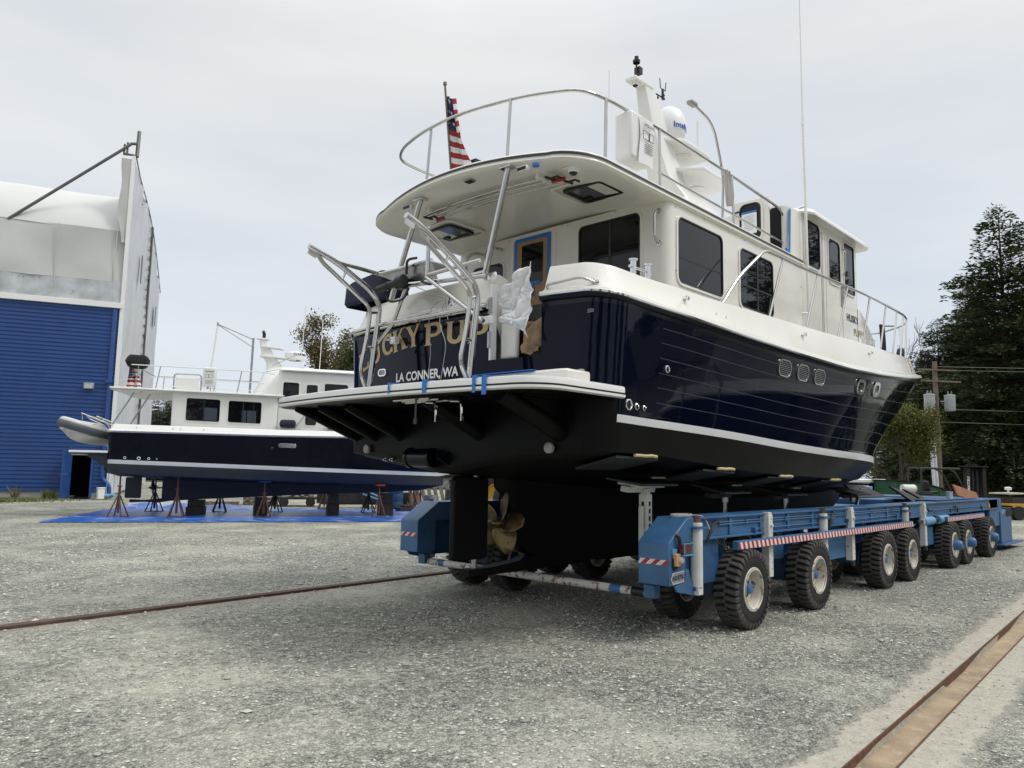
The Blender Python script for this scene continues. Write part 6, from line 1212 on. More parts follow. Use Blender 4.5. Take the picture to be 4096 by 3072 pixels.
e_ = MB(); e_.box((-1.05, -.12, 4.75), (.40, .20, .27)); o = e_.build('wall_light', 'plate', shed, bevel=.04, **Bz); e_ = MB(); e_.box((-1.05, -.225, 4.73), (.30, .01, .17)); e_.build('light_lens', 'clear', o, **Bz)
e_ = MB(); e_.box((-.3, -.12, 5.0), (.28, .16, .12)); e_.build('wall_box', 'sheett', shed, **Bz)
def nz_(x, y, a=.05, f=.9): return a*noise.noise(Vector((x*f, y*f, 2.3)))
e_ = MB(); rows = [[(x, .02+nz_(x, z, .10), z) for x in [-22+k*.5 for k in range(43)]+[-.0]] for z in (8.44, 8.7, 9.0, 9.25, 9.4)]; e_.grid(rows, 0, flip=True); e_.build('fabric_skirt', 'fabs', shed, **Bz)
e_ = MB(); rows = [[(x, .02+nz_(x, z, .09, .6)+(z-9.4)*.06, z) for x in [-22+k*.5 for k in range(43)]+[-.0]] for z in (9.4, 10, 10.6, 11.2, 11.75)]; e_.grid(rows, 0, flip=True); e_.build('fabric_wall', 'fab', shed, **Bz)
e_ = MB(); rows = []
for k in range(17):
    t = k/16; y = .16+13.5*(1-math.cos(t*math.pi/2)); z = 11.75+4.3*math.sin(t*math.pi/2); rows.append([(x, y, z-.25*(k > 0)-.06*abs(math.sin(x*.62))*(1-t*.3)) for x in [-22+j*.5 for j in range(43)]+[-.05]])
e_.grid(rows, 0, flip=True); e_.build('fabric_roof', 'fabw', shed, **Bz)
e_ = MB(); [e_.tube([(x, .0, 9.2), (x, .03, 11.75)], .02, 6) for x in (-2.7, -9.8, -.45)]; e_.split('fabric_seam', 'fab', shed, **Bz)
# sheeted end wall: runs back along y at x = 0
prof = [(0, 15.3), (1.0, 15.2), (4.0, 15.35), (9, 15.8), (14, 15.9), (19, 15.6), (24, 15.1), (27, 14.6)]
pf_ = spl(prof); e_ = MB(); rows = []
for j in range(31):
    t = j/30; rows.append([(.02+.12*noise.noise(Vector((y*.5, t*6, 1)))+.05*math.sin(y*1.6), y, .1+(pf_(y)-.1)*t) for y in [27*k/54 for k in range(55)]])
e_.grid(rows, 0, flip=False); e_.build('end_wall_sheet', 'wrap', shed, ang=60, **Bz)
e_ = MB(); rows = [[(-1.05+.06*noise.noise(Vector((x, z, 5)))+0*x if x < -.5 else .0, -.02+.05*noise.noise(Vector((x*2, z*.8, 1))), z) for x in (-1.05, -.8, -.5, -.2, 0)] for z in [11.2+k*.35 for k in range(12)]]
rows = [[(x+(.2*(1-min(1, (z-11.2)/1.0)) if x < -.3 else 0)+.04*math.sin(z*3+x*5), y, z) for (x0, y, z), x in zip(r_, (-.46, -.35, -.22, -.1, 0))] for r_ in rows]
e_.grid(rows, 0, flip=True); e_.build('end_wall_return', 'fab', shed, **Bz)
e_ = MB(); e_.bb(-.10, .06, -.06, .0, .1, 15.2); e_.build('edge_trim', 'gel2', shed, **Bz)
e_ = MB(); e_.tube([(-4.6, .2, 11.7), (-.45, -.05, 15.45), (-.15, -.05, 15.75), (.05, 0, 15.8)], .07, 8); e_.tube([(-.42, 0, 15.2), (-.42, 0, 15.7)], .05, 6); e_.tube([(-.42, 0, 15.25), (0, 0, 15.25)], .05, 6); e_.tube([(-.3, 0, 15.2), (-.3, 0, 15.8)], .05, 6); e_.build('brace_pipe', 'darkgal', shed, **Bz) if 'darkgal' in M else None
M['darkgal'] = mat('weathered_pipe', (.13, .13, .125), .5, .5); e_.build('brace_pipe', 'darkgal', shed, **Bz)
e_ = MB(); e_.tube([(.15, 12.5, .2), (.15, 12.5, 15.6)], .06, 8); e_.tube([(.05, y, pf_(y)+.01) for y in range(0, 28, 3)], .03, 6)
for k in range(26): e_.box((.12, 12.0, .8+k*.58), (.04, .9, .04))
e_.tube([(.1, 0, 15.2), (.1, 0.3, 16.5)], .09, 6); e_.build('end_wall_frame', 'darkgal', shed, **Bz)
e_ = MB(); e_.box((.2, 5.8, 11.4), (.03, .5, 1.4)); e_.box((.2, 20, 11.5), (.03, .5, 1.3)); e_.build('vent_flap', 'darkgal', shed, **Bz)
def LB(x, y, z=0): return Matrix.Rotation(RZB, 3, 'Z') @ Vector((x, y, z))+CB
rp = MB(); rg = random.Random(9)
rp.tube([(math.cos(k*.55)*(.35+.12*math.sin(k*1.7)), math.sin(k*.55)*(.3+.1*math.cos(k)), .08+.10*abs(math.sin(k*.9))) for k in range(70)], .022, 6); rp.tube([(0, 0, .1), (.1, -.1, .9), (0, .1, 2.5)], .02, 6)
o = rp.build('tangled_rope', 'bluerope' if 'bluerope' in M else 'blueL', off=Z0); o.location = LB(-.1, -.6); tag(o, 'tangle of blue rope on the ground at the corner of the blue shed', 'rope')
e_ = MB(); e_.bb(-.13, .13, -.1, .1, 0, .42); e_.box((0, 0, .45), (.30, .24, .05)); o = e_.build('white_block', 'gel2', off=Z0, bevel=.02); o.location = LB(-.2, -.95); tag(o, 'short white block standing beside the blue rope at the shed corner', 'block')
# plants at the shed foot
def weeds(name, label, cx, cy, n, hh, spread, mt, seed, cat='plant', kind=None):
    rg = random.Random(seed); mb = MB()
    for k in range(n):
        x, y = rg.gauss(0, spread), rg.gauss(0, spread*.6); a = rg.uniform(0, 6.28); h_ = hh*rg.uniform(.4, 1.1); w_ = .02+.02*rg.random(); dx, dy = rg.uniform(-.5, .5)*h_, rg.uniform(-.5, .5)*h_
        mb.add([(x-w_*math.cos(a), y-w_*math.sin(a), 0), (x+w_*math.cos(a), y+w_*math.sin(a), 0), (x+dx*.5+w_*.7, y+dy*.5, h_*.6), (x+dx, y+dy, h_)], [(0, 1, 2), (0, 2, 3)])
    o = mb.build(name, mt, off=Z0, smooth=False); o.location = LB(cx, cy, -.05); return tag(o, label, cat, kind=kind)
weeds('weed_patch', 'patch of low green weeds along the foot of the blue shed', -4.2, -2.0, 5000, .12, 1.1, 'grass', 1, 'weeds', 'stuff')
weeds('flowering_weed', 'pale flowering weed growing against the blue shed left of its door', -2.15, -.30, 220, .42, .08, 'grass', 2)
weeds('dry_weed', 'thin brown dry weed stem in front of the shed foundation', -3.35, -.4, 30, .6, .06, 'brown', 3)
# ------------------------------------------------------------------ clutter behind the small yacht
def pallet(label, x, y, rz, n=1, mt='oldwood'):
    t = place2('pallet', label, 'pallet', x, y, 0, rz, 'pallets behind the small yacht'); e_ = MB()
    for s in range(n):
        z = .17*s
        for k in (-.5, 0, .5): e_.bb(-.6, .6, k-.03, k+.03, z+.02, z+.12)
        for k in range(6): e_.bb(-.6+.22*k, -.48+.22*k, -.55, .55, z+.122, z+.145)
        for k in (-.58, 0, .5): e_.bb(k, k+.1, -.55, .55, z, z+.018)
    e_.build('pallet_boards', mt, t, off=Z0, bevel=.004); return t
pallet('weathered grey pallet nearest the yacht\'s keel blocks', 2.2, 8.0, .1, 1); pallet('double stack of pale pallets right of the single grey pallet', 3.6, 8.3, -.05, 2)
t = place2('rubble_trailer', 'low trailer piled with broken timber and scrap', 'trailer', 5.0, 7.6, 0, .1); e_ = MB(); e_.bb(-.9, .9, -.6, .6, .28, .36); e_.cyl((-.5, -.65, .18), (-.5, -.5, .18), .18); e_.cyl((.5, -.65, .18), (.5, -.5, .18), .18); e_.build('trailer_bed', 'darksteel', t, off=Z0); e_ = MB(); rg = random.Random(3)
for k in range(22): e_.box((rg.uniform(-.7, .7), rg.uniform(-.4, .4), rg.uniform(.4, .62)), (rg.uniform(.3, .9), .08, .05), rot=Matrix.Rotation(rg.uniform(-1.2, 1.2), 3, 'Z') @ Matrix.Rotation(rg.uniform(-.3, .3), 3, 'Y'))
e_.build('scrap_wood', 'oldwood', t, off=Z0)
t = place2('steel_cradle', 'long dark rusty steel boat cradle lying on the gravel beyond the tarp', 'cradle', 7.4, 6.4, 0, .05); e_ = MB(); e_.bb(-1.6, 2.4, -.12, .12, .18, .62); e_.bb(-1.4, 2.3, .6, .8, .1, .3)
for x in (-1.2, .2, 1.8): e_.bb(x, x+.15, -.4, .9, 0, .18)
e_.build('cradle_beam', 'darksteel', t, off=Z0, bevel=.02); e_ = MB(); e_.tube([(.1, -.3, .75), (1.0, -.5, .3)], .04, 6); e_.tube([(.1, -.3, .55), (1.0, -.5, .25)], .04, 6); e_.tube([(1.1, -.3, .35), (1.4, -.3, .8)], .03, 6); e_.build('blue_arm', 'blueL', t, off=Z0)
t = MB(); t.lathe((0, 0, 0), (0, 0, 1), [(0, .0), (0, .27), (.03, .29), (.25, .295), (.27, .285), (.3, .295), (.55, .295), (.58, .285), (.6, .295), (.82, .28), (.88, .24), (.88, 0)], 24); o = t.build('plastic_barrel', 'blkblue', off=Z0); o.location = L2(8.75, 5.9); tag(o, 'upright blue plastic barrel behind the small yacht\'s bow', 'barrel')
t = MB(); t.lathe((0, 0, 0), (0, 0, 1), [(0, .0), (0, .20), (.6, .24), (.6, .22), (.05, .19)], 20); o = t.build('grey_bin', 'plate', off=Z0); o.location = L2(9.9, 4.4); tag(o, 'grey round bin behind the corner of the hoist\'s far arm', 'bin')
for i, (x, y) in enumerate(((9.0, 4.4), (9.9, 4.0))): e_ = MB(); e_.bb(-.35, .35, -.15, .15, 0, .16); e_.box((.05, 0, .20), (.5, .22, .06), rz=.2); o = e_.build('timber_block', 'darkwood', off=Z0, bevel=.01); o.location = L2(x, y); tag(o, 'dark timber block on the tarp edge in front of the blue barrel' if i == 0 else 'dark timber block with rags on top, close to the hoist\'s far arm', 'block')
t = place2('wooden_crate', 'open slatted brown crate frame leaning beside the blue barrel', 'crate', 10.1, 6.0, 0, .1); e_ = MB()
for k in range(7): e_.box((-.7+.25*k, .2, .45), (.14, .03, 1.0), rot=Matrix.Rotation(-.25, 3, 'Y'))
e_.box((.1, .26, .2), (1.9, .04, .10)); e_.box((.1, .26, .8), (1.9, .04, .10)); e_.build('crate_slats', 'oldwood', t, off=Z0)
for i, (x, y) in enumerate(((9.3, 5.0), (9.6, 5.4))):
    e_ = MB(); [e_.cyl((.3*math.cos(k*1.57+.4), .3*math.sin(k*1.57+.4), 0), (0, 0, .95), .018, n=6) for k in range(4)]; e_.cyl((0, 0, .8), (0, 0, 1.1), .03); o = e_.build('trestle', 'rust', off=Z0); o.location = L2(x, y); tag(o, 'rusty four-legged trestle in front of the crate, '+('closer to the blue barrel' if i == 0 else 'closer to the grey bin'), 'trestle', 'trestles by the crate')
t = place2('ivory_container', 'pale ivory painted container seen between the small yacht\'s bow and the rudder', 'container', 14.2, 8.8, 0, .2); e_ = MB(); e_.bb(-1.2, 1.2, -1, 1, .05, 1.95); [e_.bb(-1.15+.2*k, -1.07+.2*k, -1.03, -1.0, .1, 1.9) for k in range(12)]; e_.build('container_body', 'ivory', t, off=Z0, bevel=.01)
e_ = MB(); rg = random.Random(12)
for k in range(5): e_.tube([(rg.uniform(-.2, .2), rg.uniform(-.1, .1), .02+rg.uniform(0, .2)) for q in range(4)], .02, 6, smooth=.1)
o = e_.build('yellow_cord', 'yellow', off=Z0); o.location = (7.7, 7.95, 1.17); tag(o, 'yellow cord heaped on top of the hoist\'s far arm', 'cord')
e_ = MB(); e_.lathe((0, 0, 0), (0, 0, 1), [(0, 0), (0, .07), (.20, .085), (.20, .07), (.02, .06)], 16); e_.box((-.22, .05, .1), (.05, .12, .24), rot=Matrix.Rotation(.3, 3, 'Y')); e_.box((.15, 0, .13), (.03, .05, .14)); o = e_.build('black_bucket', 'black', off=Z0); o.location = (8.2, 7.7, 1.165); tag(o, 'black bucket and tools standing on the hoist\'s far arm', 'bucket')
# wheel loader seen past the keel
t = thing('wheel_loader', 'grey yard machine with a big yellow-rimmed tyre seen past the bronze propeller', 'wheel loader', W(-.35, 20.5), 0, local=True)
t.rotation_euler = (0, 0, AL-rad(90)); e_ = MB()
e_.lathe((0, 0, .95), (0, -1, 0), [(-.2, .25), (-.2, .50), (-.15, .56), (.15, .56), (.2, .50), (.2, .3), (.12, .28)], 32); w_ = e_.build('tyre', 'tyre', t, off=Z0); e_ = MB(); e_.lathe((0, 0, .95), (0, -1, 0), [(.13, .30), (.17, .30), (.17, .26), (.10, .25), (.08, .1), (.12, .08), (.12, 0)], 24); e_.build('rim', 'yellow', t, off=Z0)
e_ = MB(); e_.bb(-1.4, 2.2, .3, 1.6, .5, 1.05); e_.bb(-1.3, .2, .4, 1.5, 1.05, 1.6); e_.build('machine_body', 'darksteel', t, off=Z0, bevel=.04)
# ------------------------------------------------------------------ right background
pole = thing('utility_pole', 'weathered wooden utility pole with two grey transformers and white conduits', 'utility pole', W(23.75, 42.5), AL-rad(80), local=True); pole.scale = (.92, .92, .90)
e_ = MB(); e_.cyl((0, 0, 0), (-.0, 0, 9.0), .19, .13, n=14); e_.build('post', 'pole', pole, off=Z0)
e_ = MB(); e_.box((.0, -.18, 8.45), (2.6, .09, .10), rz=0); e_.box((.0, -.18, 7.75), (3.2, .09, .11)); e_.split('crossarm', 'pole', pole, off=Z0)
for x in (-.62, .78):
    e_ = MB(); e_.lathe((x, -.2, 5.9), (0, 0, 1), [(0, .0), (0, .27), (.05, .30), (.9, .30), (.92, .32), (1.0, .31), (1.05, .05), (1.05, 0)], 24); e_.box((x*.5, -.1, 6.5), (.35, .06, .06)); o = e_.build('transformer', 'xf', pole, off=Z0)
    e_ = MB(); [e_.lathe((x+dx, -.2, 6.92), (0, 0, 1), [(0, .05), (.06, .05), (.07, .03), (.13, .05), (.14, .03), (.22, .03)], 8) for dx in (-.12, .12)]; e_.build('bushing', 'plate', o, off=Z0)
e_ = MB(); [e_.cyl((x, -.2, .0), (x-.28, -.22, 5.95), .085, n=12) for x in (-.26, -.48)]; e_.split('conduit', 'pvc', pole, off=Z0); e_ = MB(); [e_.box((-.42-.01*z*3, -.2, z), (.5, .2, .05)) for z in (1.2, 3.6, 5.3)]; e_.split('conduit_clamp', 'darksteel', pole, off=Z0)
e_ = MB()
for z, x0 in ((8.65, 0), (8.45, .9), (6.0, .2), (5.2, .2)): e_.tube([(x0+(22-x0)*k/12, -.2-.5*k, z+(.1 if z > 8 else .0)*(k/12)-.9*(k/12)*(1-k/12)*(.6)) for k in range(13)], .02, 5)
for z in (5.6, 5.0, 8.45): e_.tube([(0-(30)*k/12, -.2+k*1.6, z-1.0*(k/12)*(1.3-k/12)) for k in range(13)], .02, 5)
e_.build('power_line', 'wire', pole, off=Z0)
t = thing('dumpster', 'large green steel dumpster with a sloped dark lid beyond the hoist', 'dumpster', W(16.0, 31.0), AL-rad(78), local=True); t.scale = (.66, .66, .72)
e_ = MB(); e_.prism([(-1.6, .1), (2.2, .1), (2.2, 1.45), (.0, 1.95), (-1.6, 2.0)], (0, 1.0, 0), (1, 0, 0), (0, 0, 1), 2.0); [e_.bb(x, x+.08, -1.06, -1.0, .1, 1.5) for x in (-1.5, -.6, .4, 1.4)]; e_.bb(-.2, .9, -1.1, -1.0, .9, 1.15); e_.build('dumpster_body', 'green', t, off=Z0, bevel=.015); e_ = MB(); e_.prism([(-1.7, 2.02), (.0, 1.97), (2.3, 1.47), (2.3, 1.52), (.0, 2.03), (-1.7, 2.07)], (0, 1.05, 0), (1, 0, 0), (0, 0, 1), 2.1); e_.build('dumpster_lid', 'black', t, off=Z0)
e_ = MB(); e_.bb(-1.35, -.85, -1.08, -1.06, 1.55, 1.8); e_.build('sticker', 'ivory', t, off=Z0)
t = thing('blue_machine', 'light blue machine housing standing behind the yacht\'s bow', 'machine', W(11.0, 27.0), AL-rad(80), local=True); t.scale = (.9, .9, .78)
e_ = MB(); e_.bb(-2.0, 1.6, -.8, .8, .2, 1.35); e_.bb(-1.5, 1.6, -.75, .75, 1.36, 1.62); e_.build('housing', 'blueL', t, off=Z0, bevel=.03); e_ = MB(); [e_.bb(x, x+.03, -.83, -.8, .3, 1.3) for x in (-1.0, -.1, .7)]; e_.bb(-1.6, -1.1, -.82, -.8, .8, 1.1); e_.build('panel_seam', 'blued', t, off=Z0)
t = thing('covered_runabout', 'dark blue runabout with registration digits and a white cover behind the light blue machine', 'boat', W(14.0, 32.0), AL-rad(84), local=True); t.scale = (.8, .8, .77)
e_ = MB(); e_.prism([(-2.2, 1.2), (1.8, 1.2), (2.3, 1.75), (-2.3, 1.75)], (0, .9, 0), (1, 0, 0), (0, 0, 1), 1.8); e_.build('runabout_hull', 'navy', t, off=Z0, bevel=.05); e_ = MB(); e_.prism([(-2.3, 1.76), (2.3, 1.76), (1.6, 1.95), (-1.8, 1.9)], (0, .85, 0), (1, 0, 0), (0, 0, 1), 1.7); e_.build('cover', 'gel2', t, off=Z0, bevel=.03); lettering('registration', 'BC1254818', .2, (.2, -.91, 1.48), (1, 0, 0), (0, 0, 1), 'white', t, bold=.004)
t = thing('gas_cylinder', 'white propane cylinder lying on the forklift behind the folded hoist pads', 'gas cylinder', W(14.25, 27.5, 1.20), AL-rad(75), local=True); t.scale = (.9, .9, .9); e_ = MB(); e_.lathe((-.3, 0, 0), (1, 0, 0), [(0, .0), (0, .14), (.04, .16), (.55, .16), (.62, .10), (.62, 0)], 20); e_.build('cylinder', 'wmetal', t, off=Z0)
fk = thing('forklift', 'dark forklift with an open overhead guard parked in front of the utility pole', 'forklift', W(15.9, 28.8), AL-rad(85), local=True); fk.scale = (.78, .78, .78)
e_ = MB(); e_.bb(-1.2, 1.1, -.55, .55, .35, 1.1); e_.bb(-1.2, -.4, -.5, .5, 1.1, 1.35); e_.build('forklift_body', 'blackfab', fk, off=Z0, bevel=.05)
e_ = MB(); 
for y in (-.5, .5): e_.tube([(-1.0, y, 1.2), (-.98, y, 2.5), (1.0, y, 2.5), (.75, y, 2.2) if False else (.6, y, 2.48)], .045, 8, smooth=.1); e_.tube([(.4, y, 2.48), (.75, y, 2.3), (1.35, y, 1.1)], .04, 8, smooth=.2)
for k in range(6): e_.bb(-.95+.32*k, -.90+.32*k, -.5, .5, 2.48, 2.52)
e_.build('overhead_guard', 'darksteel', fk, off=Z0); e_ = MB(); e_.box((-.25, 0, 1.35), (.5, .5, .14)); e_.box((-.45, 0, 1.65), (.14, .48, .5), rot=Matrix.Rotation(-.2, 3, 'Y')); e_.build('seat', 'black', fk, off=Z0, bevel=.05); e_ = MB(); e_.tube([(.35, .2*math.cos(a), 1.55+.2*math.sin(a)) for a in [k*.5236 for k in range(12)]], .015, 6, closed=True); e_.build('steering_wheel', 'black', fk, off=Z0)
for y in (-.55, .35):
    for x in (-.8, .8): e_ = MB(); e_.cyl((x, y, .3), (x, y+.2, .3), .3, n=20); e_.build('wheel', 'tyre', fk, off=Z0)
ms = thing('forklift_mast', 'tall black forklift with its enclosed mast raised against the spruces', 'forklift', W(20.9, 34.5), AL-rad(72), local=True); ms.scale = (.66, .66, .66)
e_ = MB(); e_.bb(-.85, -.55, -.1, .2, .3, 3.2); e_.bb(.55, .85, -.1, .2, .3, 3.2); e_.bb(-.55, .95, .2, .3, 1.9, 3.25); e_.bb(-1.15, -.6, -.2, .3, 3.2, 3.27); e_.bb(-.85, 1.0, -.2, .3, 3.2, 3.26); e_.bb(-.3, -.15, 0, .1, .6, 3.0); e_.bb(.1, .25, 0, .1, .6, 3.0); e_.build('mast', 'blackfab', ms, off=Z0, bevel=.01)
e_ = MB(); e_.bb(-.8, .8, .3, 2.2, .4, 1.3); e_.build('forklift_body', 'darksteel', ms, off=Z0, bevel=.05); lettering('mast_lettering', 'KOMATSU', .30, (-.66, -.11, 1.85), (0, 0, 1), (-1, 0, 0), 'white', ms, bold=.006)
t = thing('flatbed_trailer', 'yellow framed flatbed trailer with a pale tipped cover at the right edge', 'trailer', W(20.2, 31.0), AL-rad(72), local=True); t.scale = (.66, .66, .66); e_ = MB(); e_.bb(-1.2, 2.6, -.8, .8, .85, .98); e_.bb(-1.0, 2.4, -.85, -.8, .75, .85); e_.build('trailer_frame', 'yellow', t, off=Z0, bevel=.02); e_ = MB(); e_.bb(-.8, 2.2, -.7, .7, .98, 1.35); e_.build('load', 'darksteel', t, off=Z0); e_ = MB(); e_.prism([(-1.0, 1.6), (.6, 1.62), (1.3, 1.1), (1.25, 1.02), (.55, 1.54), (-1.0, 1.52)], (0, .7, 0), (1, 0, 0), (0, 0, 1), 1.4); e_.build('tipped_cover', 'ivory', t, off=Z0)
for x in (-.6, 1.9): e_ = MB(); e_.cyl((x, -.95, .42), (x, -.65, .42), .42, n=24); e_.build('wheel', 'tyre', t, off=Z0)
e_ = MB(); e_.lathe((-.5, -.2, 1.62), (0, 0, 1), [(0, .06), (.15, .06), (.16, .18), (.3, .2), (.34, .1), (.34, 0)], 12); e_.build('vent_cap', 'white', t, off=Z0)
t = thing('wheel_loader', 'yard machine with a chunky tyre cut off by the right picture edge', 'machine', W(21.9, 31.5), AL-rad(80), local=True); t.scale = (.62, .62, .62); e_ = MB(); e_.cyl((-.2, -.7, .6), (-.2, -.3, .6), .6, n=28); e_.build('tyre', 'tread', t, off=Z0); e_ = MB(); e_.bb(-.6, 2, -.3, 1, .6, 1.25); e_.bb(-2.0, -.2, -.2, .3, .55, .62); e_.build('machine_body', 'darksteel', t, off=Z0, bevel=.05)
# ------------------------------------------------------------------ trees
def spruce_mesh(seed, H=18, R=5.2, nb=9, droop=.35, dens=1.0):
    rg = np.random.default_rng(seed); V = []; Fq = []; nv = 0
    z = .7; segs = MB()
    segs.tube([(0, 0, -.2), (.05, 0, H*.5), (0, .02, H*.98)], [.26, .16, .02], 8)
    while z < H*.985:
        t = z/H; L0 = R*(1-t)**.78*(.9+.1*math.sin(z*2)); k = nb if t < .75 else 6
        for b in range(k):
            az = rg.uniform(0, 6.283); L = L0*rg.uniform(.55, 1.12)+.15; up = .12+.55*t**2+rg.uniform(-.1, .12)
            ca, sa = math.cos(az), math.sin(az); n = int((8+L*17)*dens)
            s = rg.random(n)**.65; out = s*L; hz = z+out*up-droop*s*s*L*.75
            side = rg.normal(0, 1, n)*(.10+.30*L*.32*(1-s)*s*2.2+.07); hz = hz+rg.normal(0, .09, n)-abs(side)*.12
            px = ca*out-sa*side; py = sa*out+ca*side
            ln = rg.uniform(.16, .38, n)*(1 if L > .8 else .7); da = az+np.sign(side)*rg.uniform(.1, 1.1, n); tilt = rg.uniform(-.25, .45, n)
            dx, dy, dz = np.cos(da)*np.cos(tilt), np.sin(da)*np.cos(tilt), np.sin(tilt); w = ln*.20; ro = rg.uniform(-.9, .9, n)
            wx, wy, wz = -np.sin(da)*np.cos(ro)*w, np.cos(da)*np.cos(ro)*w, np.sin(ro)*w
            P0 = np.stack([px, py, hz], 1); D = np.stack([dx*ln, dy*ln, dz*ln], 1); Wv = np.stack([wx, wy, wz], 1)
            q = np.stack([P0, P0+D*.45+Wv, P0+D, P0+D*.45-Wv], 1).reshape(-1, 3); V.append(q); Fq.append(nv+np.arange(n*4).reshape(-1, 4)); nv += n*4
            if t < .8: segs.tube([(0, 0, z), (ca*L*.5, sa*L*.5, z+L*.5*up-droop*.19*L), (ca*L*.85, sa*L*.85, z+L*.85*up-droop*.54*L)], [.04, .025, .01], 4)
        z += .21+.18*rg.random()+(.06 if t > .6 else 0)
    V = np.concatenate(V); Fq = np.concatenate(Fq); me = bpy.data.meshes.new('crown'); me.from_pydata(V.tolist(), [], Fq.tolist()); me.materials.append(M['spruce']); return me, segs
def tree_from(me, segs, label, x, y, s, rz, group, name='spruce_tree', leafm=None):
    t = thing(name, label, 'tree', W(x, y), rz, group, local=True); t.scale = s if isinstance(s, tuple) else (s, s, s)
    o = bpy.data.objects.new('crown', me); sc.collection.objects.link(o); o.parent = t
    tr = segs.build('trunk', 'bark', t, off=Z0) if isinstance(segs, MB) else None; return t
def leafy_mesh(seed, H, R, leafm, n_cl=260, per=60, low=.25, sz=.11, rk=1.0, deep=4):
    rg = np.random.default_rng(seed); segs = MB(); tips = []
    def br(p, d, L, r_, lv):
        p = Vector(p); pts = [p]; dd = Vector(d)
        for i in range(3): dd = (dd+Vector(rg.normal(0, .13, 3))).normalized(); pts.append(pts[-1]+dd*L/3)
        segs.tube(pts, [max(q*r_, .018*rk) for q in (1, .85, .7, .5)], 4 if lv > 0 else 8)
        tips.append((pts[-1], lv)); tips.append((pts[2], lv))
        if lv < deep:
            for k in range(3 if lv else 4):
                a = rg.uniform(0, 6.28); nd = (dd*.75+Vector((math.cos(a)*.65, math.sin(a)*.65, rg.uniform(-.05, .45)))).normalized(); br(pts[rg.integers(1, 4)], nd, L*rg.uniform(.58, .82), r_*.55, lv+1)
    br((0, 0, 0), (0, 0, 1), H*.34, H*.018, 0); C = np.array([tuple(p) for p, l in tips if l >= 2]); C = C[C[:, 2] > H*low*.6]
    mx_ = C[:, 2].max(); C[:, 2] *= H/mx_*.96; sc_xy = R/np.abs(C[:, :2]).max(); 
    f = H/mx_*.96; segs.v = [(x*sc_xy, y*sc_xy, z*f) for x, y, z in segs.v]; C[:, :2] *= sc_xy
    if leafm is None: return None, segs
    idx = rg.choice(len(C), n_cl); ctr = C[idx]; n = n_cl*per; P = np.repeat(ctr, per, 0)+rg.normal(0, R*.085, (n, 3)); D = rg.normal(0, 1, (n, 3)); D /= np.linalg.norm(D, axis=1)[:, None]; E_ = np.cross(D, rg.normal(0, 1, (n, 3))); E_ /= np.linalg.norm(E_, axis=1)[:, None]+1e-9
    l = sz*rg.uniform(.6, 1.3, n)[:, None]; q = np.stack([P, P+D*l*.5+E_*l*.36, P+D*l, P+D*l*.5-E_*l*.36], 1).reshape(-1, 3)
    me = bpy.data.meshes.new('crown'); me.from_pydata(q.tolist(), [], np.arange(n*4).reshape(-1, 4).tolist()); me.materials.append(M[leafm]); return me, segs
SPR = [spruce_mesh(11, 18, 6.4, 12, dens=1.5), spruce_mesh(23, 18, 8.0, 12, .45, 1.45), spruce_mesh(37, 18, 5.8, 11, .35, 1.5)]
GR = 'spruces at the edge of the yard'
protos = []
def plant(k, label, x, y, s, rz, group=GR):
    if k >= len(protos) or protos[k] is None:
        while len(protos) <= k: protos.append(None)
        t = tree_from(*SPR[k], label, x, y, s, rz, group); protos[k] = t; return t
    t = dup(protos[k], W(x, y), rz, label, scale=s); t['group'] = group; return t
def uv(u, Y): # lateral offset for a picture column at depth Y
    return (u-2048)/3053*Y*1.0
spr_specs = [(1, 'tallest dark spruce at the right edge of the picture', 4045, 46, 1.03, .3), (0, 'spruce with a ragged top just right of the tallest spruce\'s lower boughs', 4330, 49, 1.25, 1.2), (2, 'slim spruce between the tallest spruce and the utility pole', 3900, 50, .80, 2.2),
 (1, 'bushy lower spruce right behind the utility pole', 3770, 52, .70, 4.0), (1, 'short spruce left of the utility pole behind the yacht\'s bow', 3668, 56, .48, 5.1), (2, 'far spruce filling in behind the short one at the yacht\'s bow', 3560, 62, .50, 1.9), (1, 'dense spruce in front of the slim one, right of the transformers', 3850, 54, .74, .9), (0, 'low spruce hugging the yacht\'s bow just left of the bare tree', 3600, 54, .36, 2.6), (2, 'spruce squeezed between the two nearest the utility pole', 3715, 50, .56, 3.7), (0, 'spruce with its tip just below the tallest one\'s left boughs', 3960, 50, .86, 5.6),
 (1, 'broad spruce behind the black forklift mast', 3960, 56, .85, 3.3), (0, 'spruce farthest back at the right edge', 4200, 60, 1.05, 2.9)]
for k, lb, u_, Y, s, rz in spr_specs: plant(k, lb, uv(u_, Y), Y, s, rz)
# far low tree line seen between shed and small yacht cabin
for i, (u_, Y, s) in enumerate(((600, 75, .50), (655, 70, .44), (700, 78, .52), (560, 80, .46), (740, 72, .42))): plant(i % 3, ['far dark conifer nearest the shed\'s white end wall, seen below the yacht roof overhang', 'far dark conifer in the middle of the gap beneath the yacht roof overhang', 'far dark conifer next to the small yacht\'s cabin wall', 'far dark conifer partly hidden by the white end wall', 'far dark conifer mostly hidden behind the small yacht\'s cabin'][i], uv(u_, Y)-.0, Y, s, i*1.3, 'far conifers beyond the shed')
m_, s_ = leafy_mesh(5, 12, 3.4, 'brown', 420, 70, .2, .15); tree_from(m_, s_, 'tall thin tree with sparse brown autumn leaves behind the small yacht', uv(1318, 60), 60, 1.14, .5, None, 'autumn_tree')
m_, s_ = leafy_mesh(8, 8, 3.0, 'leaf', 420, 110, .2, .17); tree_from(m_, s_, 'round green tree below the brown leaved one beside the big yacht\'s stern', uv(1335, 58), 58, 1.38, 1.5, None, 'broadleaf_tree')
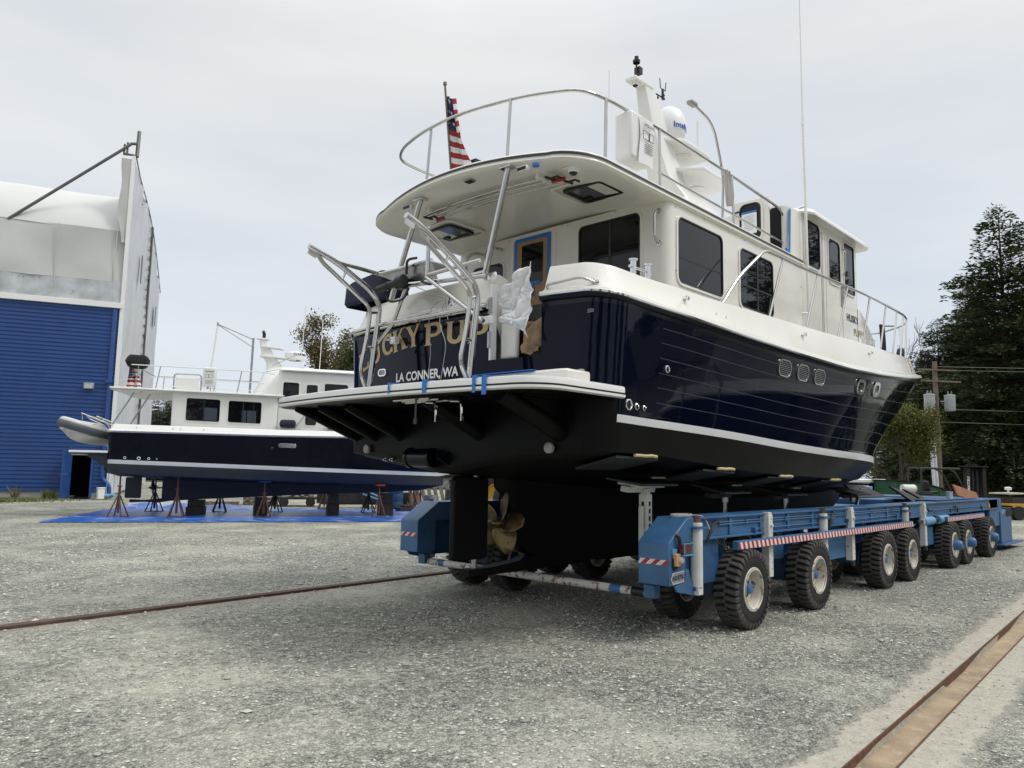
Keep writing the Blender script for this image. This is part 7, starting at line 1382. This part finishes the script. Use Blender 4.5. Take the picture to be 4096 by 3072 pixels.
m_, s_ = leafy_mesh(9, 7, 2.2, 'leaf', 200, 70, .2, .15); tree_from(m_, s_, 'small half bare reddish tree left of the round green tree', uv(1235, 59), 59, 1.15, 2.5, None, 'autumn_tree')
m_, s_ = leafy_mesh(15, 9, 4.6, 'yleaf', 420, 60, .1, .17); tree_from(m_, s_, 'yellow green broadleaf bush below the yacht\'s bow', uv(3590, 40), 40, (.62, .62, .62), .4, None, 'broadleaf_tree')
m_, s_ = leafy_mesh(16, 9, 4.6, 'leaf', 420, 60, .1, .17); tree_from(m_, s_, 'green broadleaf bush at the foot of the utility pole', uv(3720, 50), 50, (.62, .62, .60), 2.4, None, 'broadleaf_tree')
_, s_ = leafy_mesh(21, 16.5, 6, None, rk=1.3, deep=5); t = thing('bare_tree', 'leafless pale tree showing above the yacht\'s bow rail', 'tree', W(uv(3690, 68), 68), 0, local=True); s_.build('branches', 'twig', t, off=Z0)
_, s_ = leafy_mesh(28, 15, 6, None, rk=1.3, deep=5); t = thing('bare_tree', 'second leafless tree, lower and left behind the round fender on the bow', 'tree', W(uv(3590, 72), 72), 0, local=True); s_.build('branches', 'twig', t, off=Z0); t.scale = (.95, .95, .95)
g = MB(); fp = [W(-60, 66), W(14, 60), W(22, 47), W(60, 36), W(120, 40), W(120, 200), W(-120, 200)]; g.add([Vector((p.x, p.y, .02)) for p in fp], [tuple(range(7))[::-1]]); struct(g, 'verge', 'forest', smooth=False)
# trees, yacht and added shed outside the frame, standing where the glossy hull mirrors them
for i, (x, y, s) in enumerate(((34, 22, .8), (40, 14, .95), (44, 4, .9), (36, -6, 1.0), (46, 30, 1.1), (28, -14, .9), (14, -24, .9), (-2, -28, 1.0), (-18, -24, .95))): plant(i % 3, 'spruce beyond the right edge of the view, number %d along the yard fence' % (i+1) if False else ['spruce outside the view right of the tallest one', 'spruce outside the view past the trailer', 'spruce outside the view further right again', 'spruce outside the view level with the camera', 'spruce outside the view far right behind the others', 'spruce outside the view behind the camera to the right', 'spruce straight behind the camera', 'spruce behind the camera and slightly left', 'spruce behind the camera on the left'][i], x, y, s, i*.9, 'spruces outside the view')
b3 = dup(boat2, Vector((16.5, -4.2, 0)), 0.06, 'third yacht parked outside the view, mirrored in the big hull')
b4 = thing('reflection_shed', 'low pale shed added outside the view on the right for the big hull to mirror', 'building', W(27, 13), AL-rad(40), local=True); e_ = MB(); e_.bb(-7, 7, -3, 3, 0, 3.4); e_.build('shed_wall', 'ivory', b4, off=Z0); e_ = MB(); e_.prism([(-3.3, 3.4), (3.3, 3.4), (0, 5.0)], (-7.2, 0, 0), (0, 1, 0), (0, 0, 1), 14.4); e_.build('shed_roof', 'darksteel', b4, off=Z0); e_ = MB(); [e_.bb(x, x+1.6, -3.05, 3.05, .1, 2.4) for x in (-5.5, -1, 3.5)]; e_.split('shed_opening', 'dark', b4, off=Z0)  # unseen shed, added to give the glossy hull something pale to mirror
